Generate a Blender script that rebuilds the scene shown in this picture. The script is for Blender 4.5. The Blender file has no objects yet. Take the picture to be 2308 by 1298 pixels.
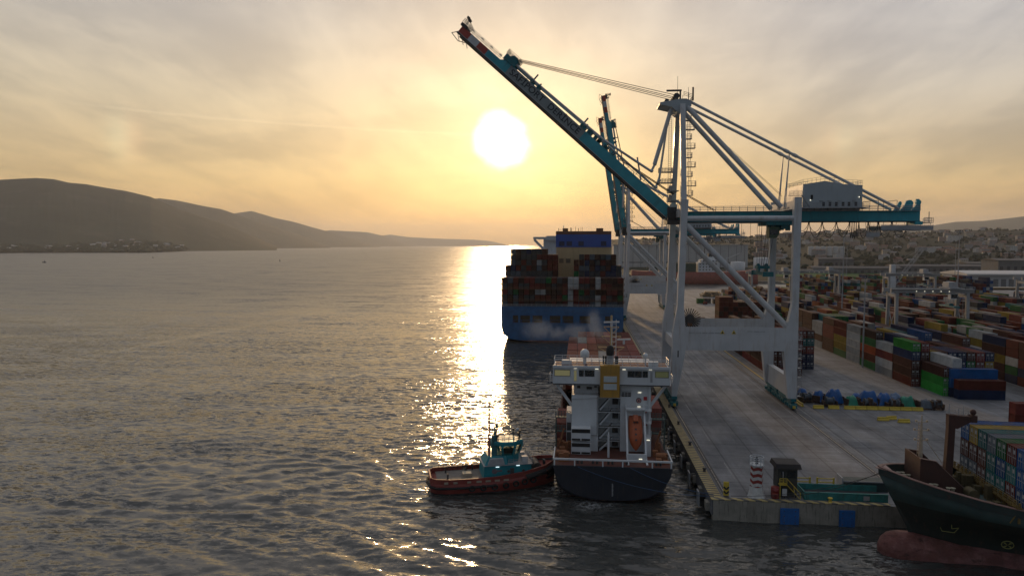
import bpy, bmesh, math, random
import numpy as np
from mathutils import Vector, Matrix, noise as mnoise

SC = bpy.context.scene
COL = SC.collection
rad = math.radians
random.seed(7)
RNG = np.random.RandomState(11)

# ------------------------------------------------------------------ camera
CAM_H = 43.3
cd = bpy.data.cameras.new('camera')
cd.sensor_width = 36.0
cd.lens = 1539.0 / 2308.0 * 36.0
cd.clip_start = 0.5
cd.clip_end = 120000
cam = bpy.data.objects.new('camera', cd)
COL.objects.link(cam)
cam.location = (0, 0, CAM_H)
cam.rotation_euler = (rad(90 - 3.606), 0, rad(5.714))
SC.camera = cam

# ------------------------------------------------------------------ sun and sky
SUN_EL, SUN_AZ = rad(8.4), rad(-6.6)          # azimuth measured from +Y towards +X
SUN_DIR = Vector((math.sin(SUN_AZ) * math.cos(SUN_EL), math.cos(SUN_AZ) * math.cos(SUN_EL), math.sin(SUN_EL)))
sd = bpy.data.lights.new('sun', 'SUN')
sd.energy = 1.5
sd.angle = rad(2.0)
sd.color = (1.0, 0.64, 0.32)
sun = bpy.data.objects.new('sun', sd)
COL.objects.link(sun)
sun.rotation_euler = (-SUN_DIR).to_track_quat('-Z', 'Y').to_euler()
SC.view_settings.view_transform = 'Standard'
SC.view_settings.look = 'None'
SC.view_settings.exposure = 0.36
SC.view_settings.gamma = 1.0
SC.render.film_transparent = False
SC.cycles.use_denoising = True
SC.cycles.max_bounces = 8
SC.cycles.volume_bounces = 1
SC.cycles.sample_clamp_indirect = 6.0
SC.cycles.sample_clamp_direct = 0.0


def NT(nt, kind, **kw):
    n = nt.nodes.new(kind)
    for k, v in kw.items():
        setattr(n, k, v)
    return n


class G:
    """small wrapper for writing node graphs as expressions"""
    def __init__(self, nt):
        self.nt = nt

    def put(self, sock, v):
        if hasattr(v, 'is_output') or isinstance(v, bpy.types.NodeSocket):
            self.nt.links.new(v, sock)
        else:
            if sock.type == 'RGBA' and len(v) == 3:
                v = (*v, 1)
            sock.default_value = v

    def m(self, op, a, b=None, c=None, clamp=False):
        n = self.nt.nodes.new('ShaderNodeMath')
        n.operation = op
        n.use_clamp = clamp
        for i, v in enumerate((a, b, c)):
            if v is not None:
                self.put(n.inputs[i], v)
        return n.outputs[0]

    def v(self, op, a, b=None, s=None):
        n = self.nt.nodes.new('ShaderNodeVectorMath')
        n.operation = op
        self.put(n.inputs[0], a)
        if b is not None:
            self.put(n.inputs[1], b)
        if s is not None:
            self.put(n.inputs[3], s)
        return n.outputs['Value'] if op in ('DOT_PRODUCT', 'LENGTH', 'DISTANCE') else n.outputs[0]

    def mix(self, f, a, b, blend='MIX'):
        n = self.nt.nodes.new('ShaderNodeMix')
        n.data_type = 'RGBA'
        n.blend_type = blend
        self.put(n.inputs[0], f)
        self.put(n.inputs[6], a)
        self.put(n.inputs[7], b)
        return n.outputs[2]

    def ramp(self, f, lo, hi, a=0.0, b=1.0, smooth=True):
        n = self.nt.nodes.new('ShaderNodeMapRange')
        n.interpolation_type = 'SMOOTHSTEP' if smooth else 'LINEAR'
        n.clamp = True
        self.put(n.inputs[0], f)
        for i, v in enumerate((lo, hi, a, b)):
            self.put(n.inputs[1 + i], v)
        return n.outputs[0]

    def noise(self, vec, scale, detail=4, rough=.55, dist=0.0, lac=2.0):
        n = self.nt.nodes.new('ShaderNodeTexNoise')
        self.put(n.inputs['Vector'], vec)
        n.inputs['Scale'].default_value = scale
        n.inputs['Detail'].default_value = detail
        n.inputs['Roughness'].default_value = rough
        n.inputs['Distortion'].default_value = dist
        n.inputs['Lacunarity'].default_value = lac
        return n.outputs[0]

    def sep(self, v):
        n = self.nt.nodes.new('ShaderNodeSeparateXYZ')
        self.put(n.inputs[0], v)
        return n.outputs

    def comb(self, x, y, z):
        n = self.nt.nodes.new('ShaderNodeCombineXYZ')
        for i, v in enumerate((x, y, z)):
            self.put(n.inputs[i], v)
        return n.outputs[0]

    def map(self, v, loc=(0, 0, 0), rot=(0, 0, 0), sc=(1, 1, 1)):
        n = self.nt.nodes.new('ShaderNodeMapping')
        self.put(n.inputs[0], v)
        n.inputs[1].default_value = loc
        n.inputs[2].default_value = rot
        n.inputs[3].default_value = sc
        return n.outputs[0]


def make_world():
    w = bpy.data.worlds.new('World')
    SC.world = w
    w.use_nodes = True
    nt = w.node_tree
    nt.nodes.clear()
    g = G(nt)
    out = NT(nt, 'ShaderNodeOutputWorld')
    tc = NT(nt, 'ShaderNodeTexCoord')
    d = g.v('NORMALIZE', tc.outputs['Generated'])
    x, y, z = g.sep(d)
    sky = NT(nt, 'ShaderNodeTexSky')
    sky.sky_type = 'NISHITA'
    sky.sun_disc = False
    sky.sun_elevation = SUN_EL
    sky.sun_rotation = SUN_AZ
    sky.dust_density = 3.0
    sky.air_density = 1.2
    zz = g.m('MAXIMUM', z, 0.0)
    cosang = g.v('DOT_PRODUCT', d, tuple(SUN_DIR))
    # high thin overcast, seen in the plane of the cloud deck so that streaks flatten toward the horizon
    iz = g.m('DIVIDE', 1.0, g.m('ADD', zz, 0.16))
    pl = g.comb(g.m('MULTIPLY', x, iz), g.m('MULTIPLY', y, iz), 0.0)
    pr = g.map(pl, rot=(0, 0, rad(20)), sc=(1.25, 0.62, 1))
    n1 = g.noise(pr, 1.5, 7, .55, .35)
    n2 = g.noise(g.map(pl, loc=(3, 7, 0), rot=(0, 0, rad(-12)), sc=(0.5, 1.2, 1)), 1.1, 5, .5, .6)
    n3 = g.noise(g.map(pl, loc=(9, 2, 0), rot=(0, 0, rad(34)), sc=(2.2, 0.8, 1)), 2.6, 7, .62, .6)
    cl = g.m('ADD', g.m('MULTIPLY', n1, .48), g.m('ADD', g.m('MULTIPLY', n2, .30), g.m('MULTIPLY', n3, .22)))
    cover = g.ramp(cl, .38, .62)
    # colours: gold near the horizon, pale cream above, grey lilac far from the sun
    el = g.ramp(zz, 0.0, 0.38, 0, 1, False)
    crm = nt.nodes.new('ShaderNodeValToRGB')
    cr = crm.color_ramp
    cr.elements[0].position = 0.0
    cr.elements[0].color = (.60, .325, .10, 1)
    cr.elements[1].position = 1.0
    cr.elements[1].color = (.48, .45, .435, 1)
    e = cr.elements.new(.22); e.color = (.56, .385, .17, 1)
    e = cr.elements.new(.5); e.color = (.535, .44, .30, 1)
    e = cr.elements.new(.75); e.color = (.515, .46, .39, 1)
    nt.links.new(el, crm.inputs[0])
    base = crm.outputs[0]
    sunside = g.ramp(cosang, .05, .80)
    hz = g.ramp(zz, .02, .30)
    away = g.mix(hz, (.16, .17, .185), (.135, .16, .20))
    base = g.mix(sunside, away, base)
    # the deck of cloud thickens and darkens overhead and behind
    base = g.mix(g.ramp(zz, .55, .95), base, (.38, .39, .415))
    # the cloud sheet is thicker and greyer to the right of the sun
    azr = g.m('ARCTAN2', x, y)
    base = g.mix(g.m('MULTIPLY', g.m('MULTIPLY', g.ramp(azr, rad(-6), rad(30)), g.ramp(zz, .05, .30)), g.m('MULTIPLY', g.m('GREATER_THAN', y, 0.0), .75)), base, (.45, .435, .44))
    # thin gaps between the cloud bands show the bluer sky behind
    shade = g.mix(g.m('MULTIPLY', g.m('SUBTRACT', 1.0, cover), .70), base, g.mix(1.0, base, (.72, .76, .88), 'MULTIPLY'))
    lum = g.m('ADD', .83, g.m('MULTIPLY', cover, .24))
    cloudcol = g.v('SCALE', shade, s=lum)
    # aureole of the sun through the cloud, broken by the cloud texture
    wob = g.m('MULTIPLY', g.m('SUBTRACT', g.noise(g.map(d, sc=(1, 1, 1.4)), 13.0, 3, .55), .5), 0.034)
    ang = g.m('ARCCOSINE', g.m('MINIMUM', cosang, .999999))
    ang2 = g.m('ADD', ang, wob)
    a1 = g.m('EXPONENT', g.m('MULTIPLY', ang, -1 / .26))
    a2 = g.m('EXPONENT', g.m('MULTIPLY', ang, -1 / .052))
    core = g.ramp(ang2, .014, .047, 1.0, 0.0)
    glow = g.v('ADD', g.v('SCALE', (.03, .016, .004), s=a1), g.v('SCALE', (.38, .33, .24), s=a2))
    gl = g.v('SCALE', glow, s=g.m('ADD', .72, g.m('MULTIPLY', cover, .42)))
    gl = g.v('ADD', gl, g.v('SCALE', (3.2, 2.7, 1.9), s=core))
    cloudcol = g.v('ADD', cloudcol, gl)
    # faint parhelia either side of the sun, and a thin contrail running in from the left
    for az, elv, amp in ((-34.9, 7.7, .22), (19.6, 7.6, .12)):
        v = Vector((math.sin(rad(az)) * math.cos(rad(elv)), math.cos(rad(az)) * math.cos(rad(elv)), math.sin(rad(elv))))
        t = Vector((math.cos(rad(az)), -math.sin(rad(az)), 0))
        du = g.m('DIVIDE', g.v('DOT_PRODUCT', g.v('SUBTRACT', d, tuple(v)), tuple(t)), .018)
        dv = g.m('DIVIDE', g.m('SUBTRACT', z, v.z), .026)
        fall = g.m('EXPONENT', g.m('MULTIPLY', -1.0, g.m('ADD', g.m('MULTIPLY', du, du), g.m('MULTIPLY', dv, dv))))
        front = g.m('GREATER_THAN', y, 0.0)
        side = 1 if az < 0 else -1
        col = g.mix(g.ramp(g.m('MULTIPLY', du, side), -1.2, 1.2), (.55, .75, .50), (1.0, .50, .22))
        cloudcol = g.v('ADD', cloudcol, g.v('SCALE', col, s=g.m('MULTIPLY', g.m('MULTIPLY', fall, amp), front)))
    a0, e0, a1_, e1 = rad(-37), rad(9.75), rad(-11.4), rad(9.1)
    azn = g.m('ARCTAN2', x, y)
    line = g.m('SUBTRACT', g.m('ARCSINE', z), g.m('ADD', e0, g.m('MULTIPLY', g.m('SUBTRACT', azn, a0), (e1 - e0) / (a1_ - a0))))
    line = g.m('ADD', line, g.m('MULTIPLY', g.m('SUBTRACT', g.noise(d, 22.0, 3), .5), .004))
    tr = g.m('MULTIPLY', g.ramp(g.m('ABSOLUTE', line), .0005, .0022, 1, 0), g.m('MULTIPLY', g.ramp(azn, rad(-42), rad(-34)), g.ramp(azn, rad(-9), rad(-7), 1, 0)))
    cloudcol = g.v('ADD', cloudcol, g.v('SCALE', (.06, .05, .035), s=tr))
    b1 = NT(nt, 'ShaderNodeBackground')
    b1.inputs[1].default_value = .10
    nt.links.new(sky.outputs[0], b1.inputs[0])
    b2 = NT(nt, 'ShaderNodeBackground')
    nt.links.new(cloudcol, b2.inputs[0])
    mx = NT(nt, 'ShaderNodeMixShader')
    mx.inputs[0].default_value = .88
    nt.links.new(b1.outputs[0], mx.inputs[1])
    nt.links.new(b2.outputs[0], mx.inputs[2])
    nt.links.new(mx.outputs[0], out.inputs[0])


make_world()

# ------------------------------------------------------------------ helpers


def pm(name, col, rough=.55, var=.22, scale=.6, dirt=None, damt=.5, metal=0.0, bump=0.0, streak=False, spec=.4, bscale=None):
    """painted / plain surface with procedural blotches and optional dirt streaks"""
    m = bpy.data.materials.new(name)
    m.use_nodes = True
    nt = m.node_tree
    g = G(nt)
    bs = nt.nodes['Principled BSDF']
    tc = NT(nt, 'ShaderNodeTexCoord')
    o = tc.outputs['Object']
    n = g.noise(o, scale, 5, .6)
    f = g.ramp(n, .3, .7, 1 - var, 1 + var, False)
    c = g.v('SCALE', col, s=f)
    if dirt is not None:
        sc = (3.0, 3.0, .35) if streak else (1, 1, 1)
        n2 = g.noise(g.map(o, loc=(5, 3, 1), sc=sc), scale * 1.7, 6, .65)
        c = g.mix(g.ramp(n2, .5, .74, 0, damt), c, dirt)
    nt.links.new(c, bs.inputs['Base Color'])
    nt.links.new(g.ramp(n, .3, .7, max(.05, rough - .12), min(1, rough + .12), False), bs.inputs['Roughness'])
    bs.inputs['Metallic'].default_value = metal
    bs.inputs['Specular IOR Level'].default_value = spec
    if bump:
        b = NT(nt, 'ShaderNodeBump')
        b.inputs['Strength'].default_value = bump
        b.inputs['Distance'].default_value = .1
        nt.links.new(g.noise(o, bscale or scale * 4, 6, .65), b.inputs['Height'])
        nt.links.new(b.outputs[0], bs.inputs['Normal'])
    return m


def em(name, col, strength):
    m = bpy.data.materials.new(name)
    m.use_nodes = True
    bs = m.node_tree.nodes['Principled BSDF']
    bs.inputs['Base Color'].default_value = (*col, 1)
    bs.inputs['Emission Color'].default_value = (*col, 1)
    bs.inputs['Emission Strength'].default_value = strength
    return m


class MB:
    """collects shapes, links them as ONE mesh object"""
    def __init__(self):
        self.v, self.f, self.s, self.mi = [], [], [], []
        self.cur = 0
        self.done = []

    def add(self, vs, fs, smooth=False):
        o = len(self.v)
        self.v += [tuple(p) for p in vs]
        self.f += [tuple(i + o for i in f) for f in fs]
        self.s += [smooth] * len(fs)
        self.mi += [self.cur] * len(fs)
        return self

    def box(self, x0, x1, y0, y1, z0, z1):
        vs = [(x, y, z) for z in (z0, z1) for y in (y0, y1) for x in (x0, x1)]
        return self.add(vs, [(0, 2, 3, 1), (4, 5, 7, 6), (0, 1, 5, 4), (2, 6, 7, 3), (0, 4, 6, 2), (1, 3, 7, 5)])

    def obox(self, c, sx, sy, sz, rz=0.0, rx=0.0, ry=0.0):
        M = Matrix.Translation(c) @ Matrix.Rotation(rz, 4, 'Z') @ Matrix.Rotation(ry, 4, 'Y') @ Matrix.Rotation(rx, 4, 'X')
        vs = [M @ Vector((x * sx / 2, y * sy / 2, z * sz / 2)) for z in (-1, 1) for y in (-1, 1) for x in (-1, 1)]
        return self.add(vs, [(0, 2, 3, 1), (4, 5, 7, 6), (0, 1, 5, 4), (2, 6, 7, 3), (0, 4, 6, 2), (1, 3, 7, 5)])

    def beam(self, p, q, w, h, up=(0, 0, 1), w2=None, h2=None):
        p, q = Vector(p), Vector(q)
        t = (q - p).normalized()
        u = Vector(up)
        if abs(t.dot(u)) > .99:
            u = Vector((0, 1, 0))
        s = t.cross(u).normalized()
        u = s.cross(t).normalized()
        w2 = w if w2 is None else w2
        h2 = h if h2 is None else h2
        vs = []
        for c, a, b in ((p, w, h), (q, w2, h2)):
            vs += [c - s * a / 2 - u * b / 2, c + s * a / 2 - u * b / 2, c + s * a / 2 + u * b / 2, c - s * a / 2 + u * b / 2]
        return self.add(vs, [(3, 2, 1, 0), (4, 5, 6, 7), (0, 1, 5, 4), (1, 2, 6, 5), (2, 3, 7, 6), (3, 0, 4, 7)])

    def tube(self, p, q, r, n=8, r2=None, caps=True):
        p, q = Vector(p), Vector(q)
        t = (q - p).normalized()
        u = Vector((0, 0, 1)) if abs(t.z) < .95 else Vector((0, 1, 0))
        s = t.cross(u).normalized()
        u = s.cross(t)
        r2 = r if r2 is None else r2
        vs = []
        for c, rr in ((p, r), (q, r2)):
            vs += [c + (s * math.cos(2 * math.pi * i / n) + u * math.sin(2 * math.pi * i / n)) * rr for i in range(n)]
        fs = [(i, (i + 1) % n, n + (i + 1) % n, n + i) for i in range(n)]
        self.add(vs, fs, n > 5)
        if caps:
            self.add(vs, [tuple(range(n - 1, -1, -1)), tuple(range(n, 2 * n))])
        return self

    def path(self, pts, r, n=5):
        for a, b in zip(pts[:-1], pts[1:]):
            self.tube(a, b, r, n, caps=False)
        return self

    def lathe(self, c, prof, n=20, smooth=True):
        vs = []
        for r, z in prof:
            vs += [(c[0] + r * math.cos(2 * math.pi * i / n), c[1] + r * math.sin(2 * math.pi * i / n), c[2] + z) for i in range(n)]
        fs = []
        for k in range(len(prof) - 1):
            fs += [(k * n + i, k * n + (i + 1) % n, (k + 1) * n + (i + 1) % n, (k + 1) * n + i) for i in range(n)]
        self.add(vs, fs, smooth)
        self.add(vs, [tuple(range(n - 1, -1, -1)), tuple(range((len(prof) - 1) * n, len(prof) * n))])
        return self

    def prism(self, poly, axis, a, b):
        """poly in the plane normal to axis ('x': (y,z), 'y': (x,z), 'z': (x,y)) extruded from a to b"""
        def P(u, v, t):
            return {'x': (t, u, v), 'y': (u, t, v), 'z': (u, v, t)}[axis]
        n = len(poly)
        vs = [P(u, v, a) for u, v in poly] + [P(u, v, b) for u, v in poly]
        return self.add(vs, [tuple(range(n - 1, -1, -1)), tuple(range(n, 2 * n))] + [(i, (i + 1) % n, n + (i + 1) % n, n + i) for i in range(n)])

    def loft(self, rings, closed=True, smooth=True, caps=(True, True)):
        n = len(rings[0])
        vs = [p for r in rings for p in r]
        fs = []
        m = n if closed else n - 1
        for k in range(len(rings) - 1):
            fs += [(k * n + i, k * n + (i + 1) % n, (k + 1) * n + (i + 1) % n, (k + 1) * n + i) for i in range(m)]
        self.add(vs, fs, smooth)
        if caps[0]:
            self.add(rings[0], [tuple(range(n - 1, -1, -1))])
        if caps[1]:
            self.add(rings[-1], [tuple(range(n))])
        return self

    def sphere(self, c, r, n=12, m=8, sz=1.0, zmin=-1.0):
        prof = []
        for k in range(m + 1):
            a = -math.pi / 2 + math.pi * k / m
            prof.append((max(.001, r * math.cos(a)), max(zmin, math.sin(a)) * r * sz))
        return self.lathe(c, prof, n)

    def rail(self, pts, h=1.05, r=.035, step=1.6, mids=2, closed=False):
        """handrail with stanchions along a polyline of deck points"""
        pts = [Vector(p) for p in pts]
        if closed:
            pts.append(pts[0])
        up = Vector((0, 0, 1))
        for a, b in zip(pts[:-1], pts[1:]):
            L = (b - a).length
            n = max(1, int(L / step))
            for k in range(n + 1):
                p = a.lerp(b, k / n)
                self.tube(p, p + up * h, r, 4, caps=False)
            for j in range(mids + 1):
                z = up * h * (j + 1) / (mids + 1)
                self.tube(a + z, b + z, r, 4, caps=False)
        return self

    def ladder(self, a, b, w=.5, side=(0, 1, 0), r=.03, step=.4):
        a, b, s = Vector(a), Vector(b), Vector(side).normalized() * w / 2
        self.tube(a - s, b - s, r, 4, caps=False)
        self.tube(a + s, b + s, r, 4, caps=False)
        n = int((b - a).length / step)
        for k in range(1, n):
            p = a.lerp(b, k / n)
            self.tube(p - s, p + s, r * .8, 4, caps=False)
        return self

    def cut(self):
        """ends one piece: build_each links every piece as an object of its own"""
        q = MB()
        q.v, q.f, q.s, q.mi = self.v, self.f, self.s, self.mi
        self.v, self.f, self.s, self.mi = [], [], [], []
        if q.v:
            self.done.append(q)
        return self

    def build_each(self, name, mats, parent=None):
        self.cut()
        return [q.build(name, mats, parent) for q in self.done]

    def mesh(self, name, mats):
        me = bpy.data.meshes.new(name)
        me.from_pydata(self.v, [], self.f)
        for m in (mats if isinstance(mats, (list, tuple)) else [mats]):
            me.materials.append(m)
        me.polygons.foreach_set('use_smooth', self.s)
        me.polygons.foreach_set('material_index', self.mi)
        me.update()
        return me

    def build(self, name, mats, parent=None, loc=None):
        o = bpy.data.objects.new(name, self.mesh(name, mats))
        COL.objects.link(o)
        if parent is not None:
            o.parent = parent
        if loc is not None:
            o.location = loc
        return o


def tag(o, label=None, cat=None, group=None, kind=None):
    if label: o['label'] = label
    if cat: o['category'] = cat
    if group: o['group'] = group
    if kind: o['kind'] = kind
    return o


def empty(name, loc, label, cat, group=None, rz=0.0):
    o = bpy.data.objects.new(name, None)
    COL.objects.link(o)
    o.location = loc
    o.rotation_euler = (0, 0, rz)
    o.empty_display_size = .5
    return tag(o, label, cat, group)


def copy_tree(o, parent=None, skip=()):
    c = o.copy()
    COL.objects.link(c)
    if parent is not None:
        c.parent = parent
    for ch in list(o.children):
        if ch.name.split('.')[0] not in skip:
            copy_tree(ch, c, skip)
    return c


def smoothmod(o, angle=40):
    return o


def lettering(name, text, size, m, parent, loc, rot, align='CENTER', extrude=.01, sx=1.0):
    cu = bpy.data.curves.new(name, 'FONT')
    cu.body = text
    cu.size = size
    cu.align_x = align
    cu.align_y = 'CENTER'
    cu.extrude = extrude
    cu.offset = .012 * size
    t = bpy.data.objects.new(name, cu)
    me = bpy.data.meshes.new_from_object(t)
    bpy.data.objects.remove(t)
    me.materials.clear()
    me.materials.append(m)
    o = bpy.data.objects.new(name, me)
    COL.objects.link(o)
    o.parent = parent
    o.location = loc
    o.rotation_euler = rot
    o.scale = (sx, 1, 1)
    return o

# ------------------------------------------------------------------ setting: water, land, hills
def grow(a, b, step, far_lo, far_hi, k=1.09):
    mid = list(np.arange(a, b + step * .5, step))
    s, up = step, []
    p = b
    while p < far_hi:
        s *= k
        p += s
        up.append(p)
    s, dn = step, []
    p = a
    while p > far_lo:
        s *= k
        p -= s
        dn.append(p)
    return np.array(dn[::-1] + mid + up)


def water_material():
    m = bpy.data.materials.new('sea_water')
    m.use_nodes = True
    nt = m.node_tree
    g = G(nt)
    bs = nt.nodes['Principled BSDF']
    bs.inputs['Base Color'].default_value = (.062, .066, .064, 1)
    bs.inputs['IOR'].default_value = 1.5
    bs.inputs['Specular IOR Level'].default_value = .5
    geo = NT(nt, 'ShaderNodeNewGeometry')
    p = geo.outputs['Position']
    # wind gusts: patches of rougher and calmer water
    gust = g.ramp(g.noise(g.map(p, rot=(0, 0, rad(6)), sc=(.30, 1, 1)), .011, 5, .62, .8), .3, .7, .50, 1.35)
    streak = g.ramp(g.noise(g.map(p, rot=(0, 0, rad(5)), sc=(.22, 1, 1)), .085, 5, .62, .4), .3, .7, .40, 1.65)

    def slopes(loc, rz, sc, scale, detail):
        n = nt.nodes.new('ShaderNodeTexNoise')
        nt.links.new(g.map(p, loc=loc, rot=(0, 0, rz), sc=sc), n.inputs['Vector'])
        n.inputs['Scale'].default_value = scale
        n.inputs['Detail'].default_value = detail
        n.inputs['Roughness'].default_value = .6
        n.inputs['Distortion'].default_value = .5
        return g.v('SUBTRACT', n.outputs['Color'], (.5, .5, .5))
    s1 = slopes((0, 0, 0), rad(7), (.42, 1.15, 1), 1.0, 4)
    s2 = slopes((31, 8, 0), rad(-14), (.42, 1.1, 1), .21, 3)
    s3 = slopes((5, 19, 0), rad(12), (.55, 1.1, 1), 2.6, 3)
    s4 = slopes((11, 3, 0), rad(4), (.30, 1.0, 1), .075, 5)
    yy = g.m('ABSOLUTE', g.sep(p)[1])
    far = g.ramp(yy, 110, 480, 1.0, .80)
    nt.links.new(g.ramp(yy, 100, 700, .15, .37), bs.inputs['Roughness'])
    at = NT(nt, 'ShaderNodeAttribute'); at.attribute_name = 'calm'
    calm = g.m('SUBTRACT', 1.0, g.m('MULTIPLY', at.outputs['Fac'], .8))
    t = g.v('ADD', g.v('ADD', g.v('SCALE', s1, s=1.4), g.v('SCALE', s2, s=.36)), g.v('ADD', g.v('SCALE', s3, s=.50), g.v('SCALE', s4, s=g.ramp(yy, 150, 700, .15, .85))))
    t = g.v('SCALE', t, s=g.m('MULTIPLY', g.m('MULTIPLY', gust, streak), g.m('MULTIPLY', far, calm)))
    t = g.v('MULTIPLY', t, (.95, 1.15, 0.0))
    nrm = g.v('NORMALIZE', g.v('ADD', geo.outputs['Normal'], t))
    nt.links.new(nrm, bs.inputs['Normal'])
    fo = NT(nt, 'ShaderNodeAttribute'); fo.attribute_name = 'foam'
    ff = g.m('MULTIPLY', fo.outputs['Fac'], g.ramp(g.noise(g.map(p, sc=(.8, 1.3, 1)), 1.6, 6, .7, 1.0), .46, .60))
    nt.links.new(g.mix(ff, (.042, .045, .043), (.55, .56, .56)), bs.inputs['Base Color'])
    return m


def make_water():
    xs = grow(-150, 66, .85, -60000, 60000, 1.03)
    ys = grow(74, 290, .45, -1500, 90000, 1.018)
    X, Y = np.meshgrid(xs, ys)
    dx = np.gradient(xs)[None, :]
    dy = np.gradient(ys)[:, None]
    step = np.maximum(dx * .5, dy)
    Z = np.zeros_like(X)
    # slow domain warp breaks up the straight crests; stronger where the tug's wash has churned the water
    wx = -62 + 0 * X
    wash = np.exp(-(((X + 60) / 38) ** 2 + ((Y - 118) / 15) ** 2))
    U = X + 3.0 * np.sin(Y / 23.0 + 1.3) + 2.0 * np.sin(X / 17.0 + Y / 31.0) + wash * 6.0 * np.sin(Y / 4.6 + X / 9.0)
    V = Y + 2.2 * np.sin(X / 29.0 + .4) + 1.4 * np.sin(X / 11.0 - Y / 19.0 + 2) + wash * 5.0 * np.sin(X / 7.5 - Y / 6.0)
    for k in range(64):
        lam = 1.2 * (5.2 / 1.2) ** (RNG.rand() ** 1.2)
        th = rad(93) + RNG.normal(0, rad(24))
        a = .0040 * lam ** .55 * (0.6 + .8 * RNG.rand())
        ph = RNG.rand() * 6.283
        kx, ky = math.cos(th) * 2 * math.pi / lam, math.sin(th) * 2 * math.pi / lam
        w = np.clip((lam / step - 2.2) / 3.5, 0, 1)
        s = np.sin(kx * U + ky * V + ph)
        Z += a * w * (s + .28 * np.cos(2 * (kx * U + ky * V + ph)))
    # diverging wash train, lower middle of the bay, crests slanting away from the quay
    reg = np.exp(-(((X + 30) / 42) ** 2 + ((Y - 92) / 20) ** 2))
    for lam, th, a in ((6.3, 70, .10), (4.6, 62, .075), (9.4, 74, .08), (3.3, 65, .05), (2.4, 57, .03)):
        kx, ky = math.cos(rad(th)) * 2 * math.pi / lam, math.sin(rad(th)) * 2 * math.pi / lam
        s = np.sin(kx * U + ky * V + lam)
        Z += reg * a * (s + .35 * np.cos(2 * (kx * U + ky * V + lam)))
    # ring-shaped boils of the propeller wash
    for cx, cy, r0, lam, a in ((-64, 122, 21, 5.6, .15), (-52, 117, 12, 4.2, .13), (-42, 119, 8, 3.4, .10), (-80, 113, 14, 4.8, .12), (-58, 112, 9, 3.6, .10)):
        R = np.hypot((X - cx), (Y - cy) * 1.15)
        Z += a * np.exp(-((R - r0) / (r0 * .55)) ** 2) * np.sin(R * 2 * math.pi / lam + 2.2 * np.sin(X / 6 + cx) + 1.8 * np.sin(Y / 3.7 + X / 13))
    # slicks: smoother water in the wash and along old wakes
    calm = np.clip(wash * 1.3 * (.45 + .55 * np.sin(X / 5.0 + Y / 3.1 + 1.7 * np.sin(X / 9.0)) * np.sin(Y / 4.3 - X / 11.0)), 0, 1)
    for pts, wd, am in ((((-190, 250), (-180, 330), (-165, 440), (-120, 700)), 3.5, .75), (((-120, 180), (-92, 172), (-60, 176), (-30, 190)), 2.2, .45), (((-130, 128), (-88, 122), (-50, 121), (-27, 118)), 2.5, .6)):
        dmin = np.full(X.shape, 1e9)
        for (ax_, ay_), (bx_, by_) in zip(pts[:-1], pts[1:]):
            vx, vy = bx_ - ax_, by_ - ay_
            tt = np.clip(((X - ax_) * vx + (Y - ay_) * vy) / (vx * vx + vy * vy), 0, 1)
            dmin = np.minimum(dmin, np.hypot(X - ax_ - tt * vx, (Y - ay_ - tt * vy)))
        calm = np.maximum(calm, am * np.exp(-(dmin / wd) ** 2))
    foam = np.zeros_like(X)
    for fx, fy, fr, am in ((-3.2, 119.2, 2.6, .9), (1.6, 112.4, 2.2, .8), (4.6, 112.2, 1.5, .5), (-26.5, 116.0, 2.4, .6), (-29.5, 115.2, 2.6, .35), (42.5, 95.8, 2.0, .4), (17.0, 112.8, 1.6, .6)):
        foam = np.maximum(foam, am * np.exp(-(np.hypot(X - fx, (Y - fy)) / fr) ** 2))
    ny, nx = X.shape
    co = np.stack([X, Y, Z], -1).reshape(-1, 3).astype(np.float32)
    i = np.arange(ny * nx).reshape(ny, nx)
    q = np.stack([i[:-1, :-1], i[:-1, 1:], i[1:, 1:], i[1:, :-1]], -1).reshape(-1).astype(np.int32)
    nf = len(q) // 4
    me = bpy.data.meshes.new('water')
    me.vertices.add(len(co))
    me.vertices.foreach_set('co', co.ravel())
    me.loops.add(len(q))
    me.loops.foreach_set('vertex_index', q)
    me.polygons.add(nf)
    me.polygons.foreach_set('loop_start', np.arange(nf, dtype=np.int32) * 4)
    me.polygons.foreach_set('use_smooth', np.ones(nf, dtype=bool))
    me.update(calc_edges=True)
    at = me.attributes.new('calm', 'FLOAT', 'POINT')
    at.data.foreach_set('value', calm.reshape(-1).astype(np.float32))
    at = me.attributes.new('foam', 'FLOAT', 'POINT')
    at.data.foreach_set('value', foam.reshape(-1).astype(np.float32))
    me.materials.append(water_material())
    o = bpy.data.objects.new('water', me)
    COL.objects.link(o)
    tag(o, kind='structure')


make_water()


def hill_material(name, c1, c2, sc):
    m = pm(name, c1, .95, .35, sc, c2, .7, bump=.6, spec=.05, bscale=sc * 6)
    return m


def fbm(x, y, s, o=5):
    return mnoise.fractal(Vector((x * s, y * s, 3.1)), 1.0, 2.0, o)


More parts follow.
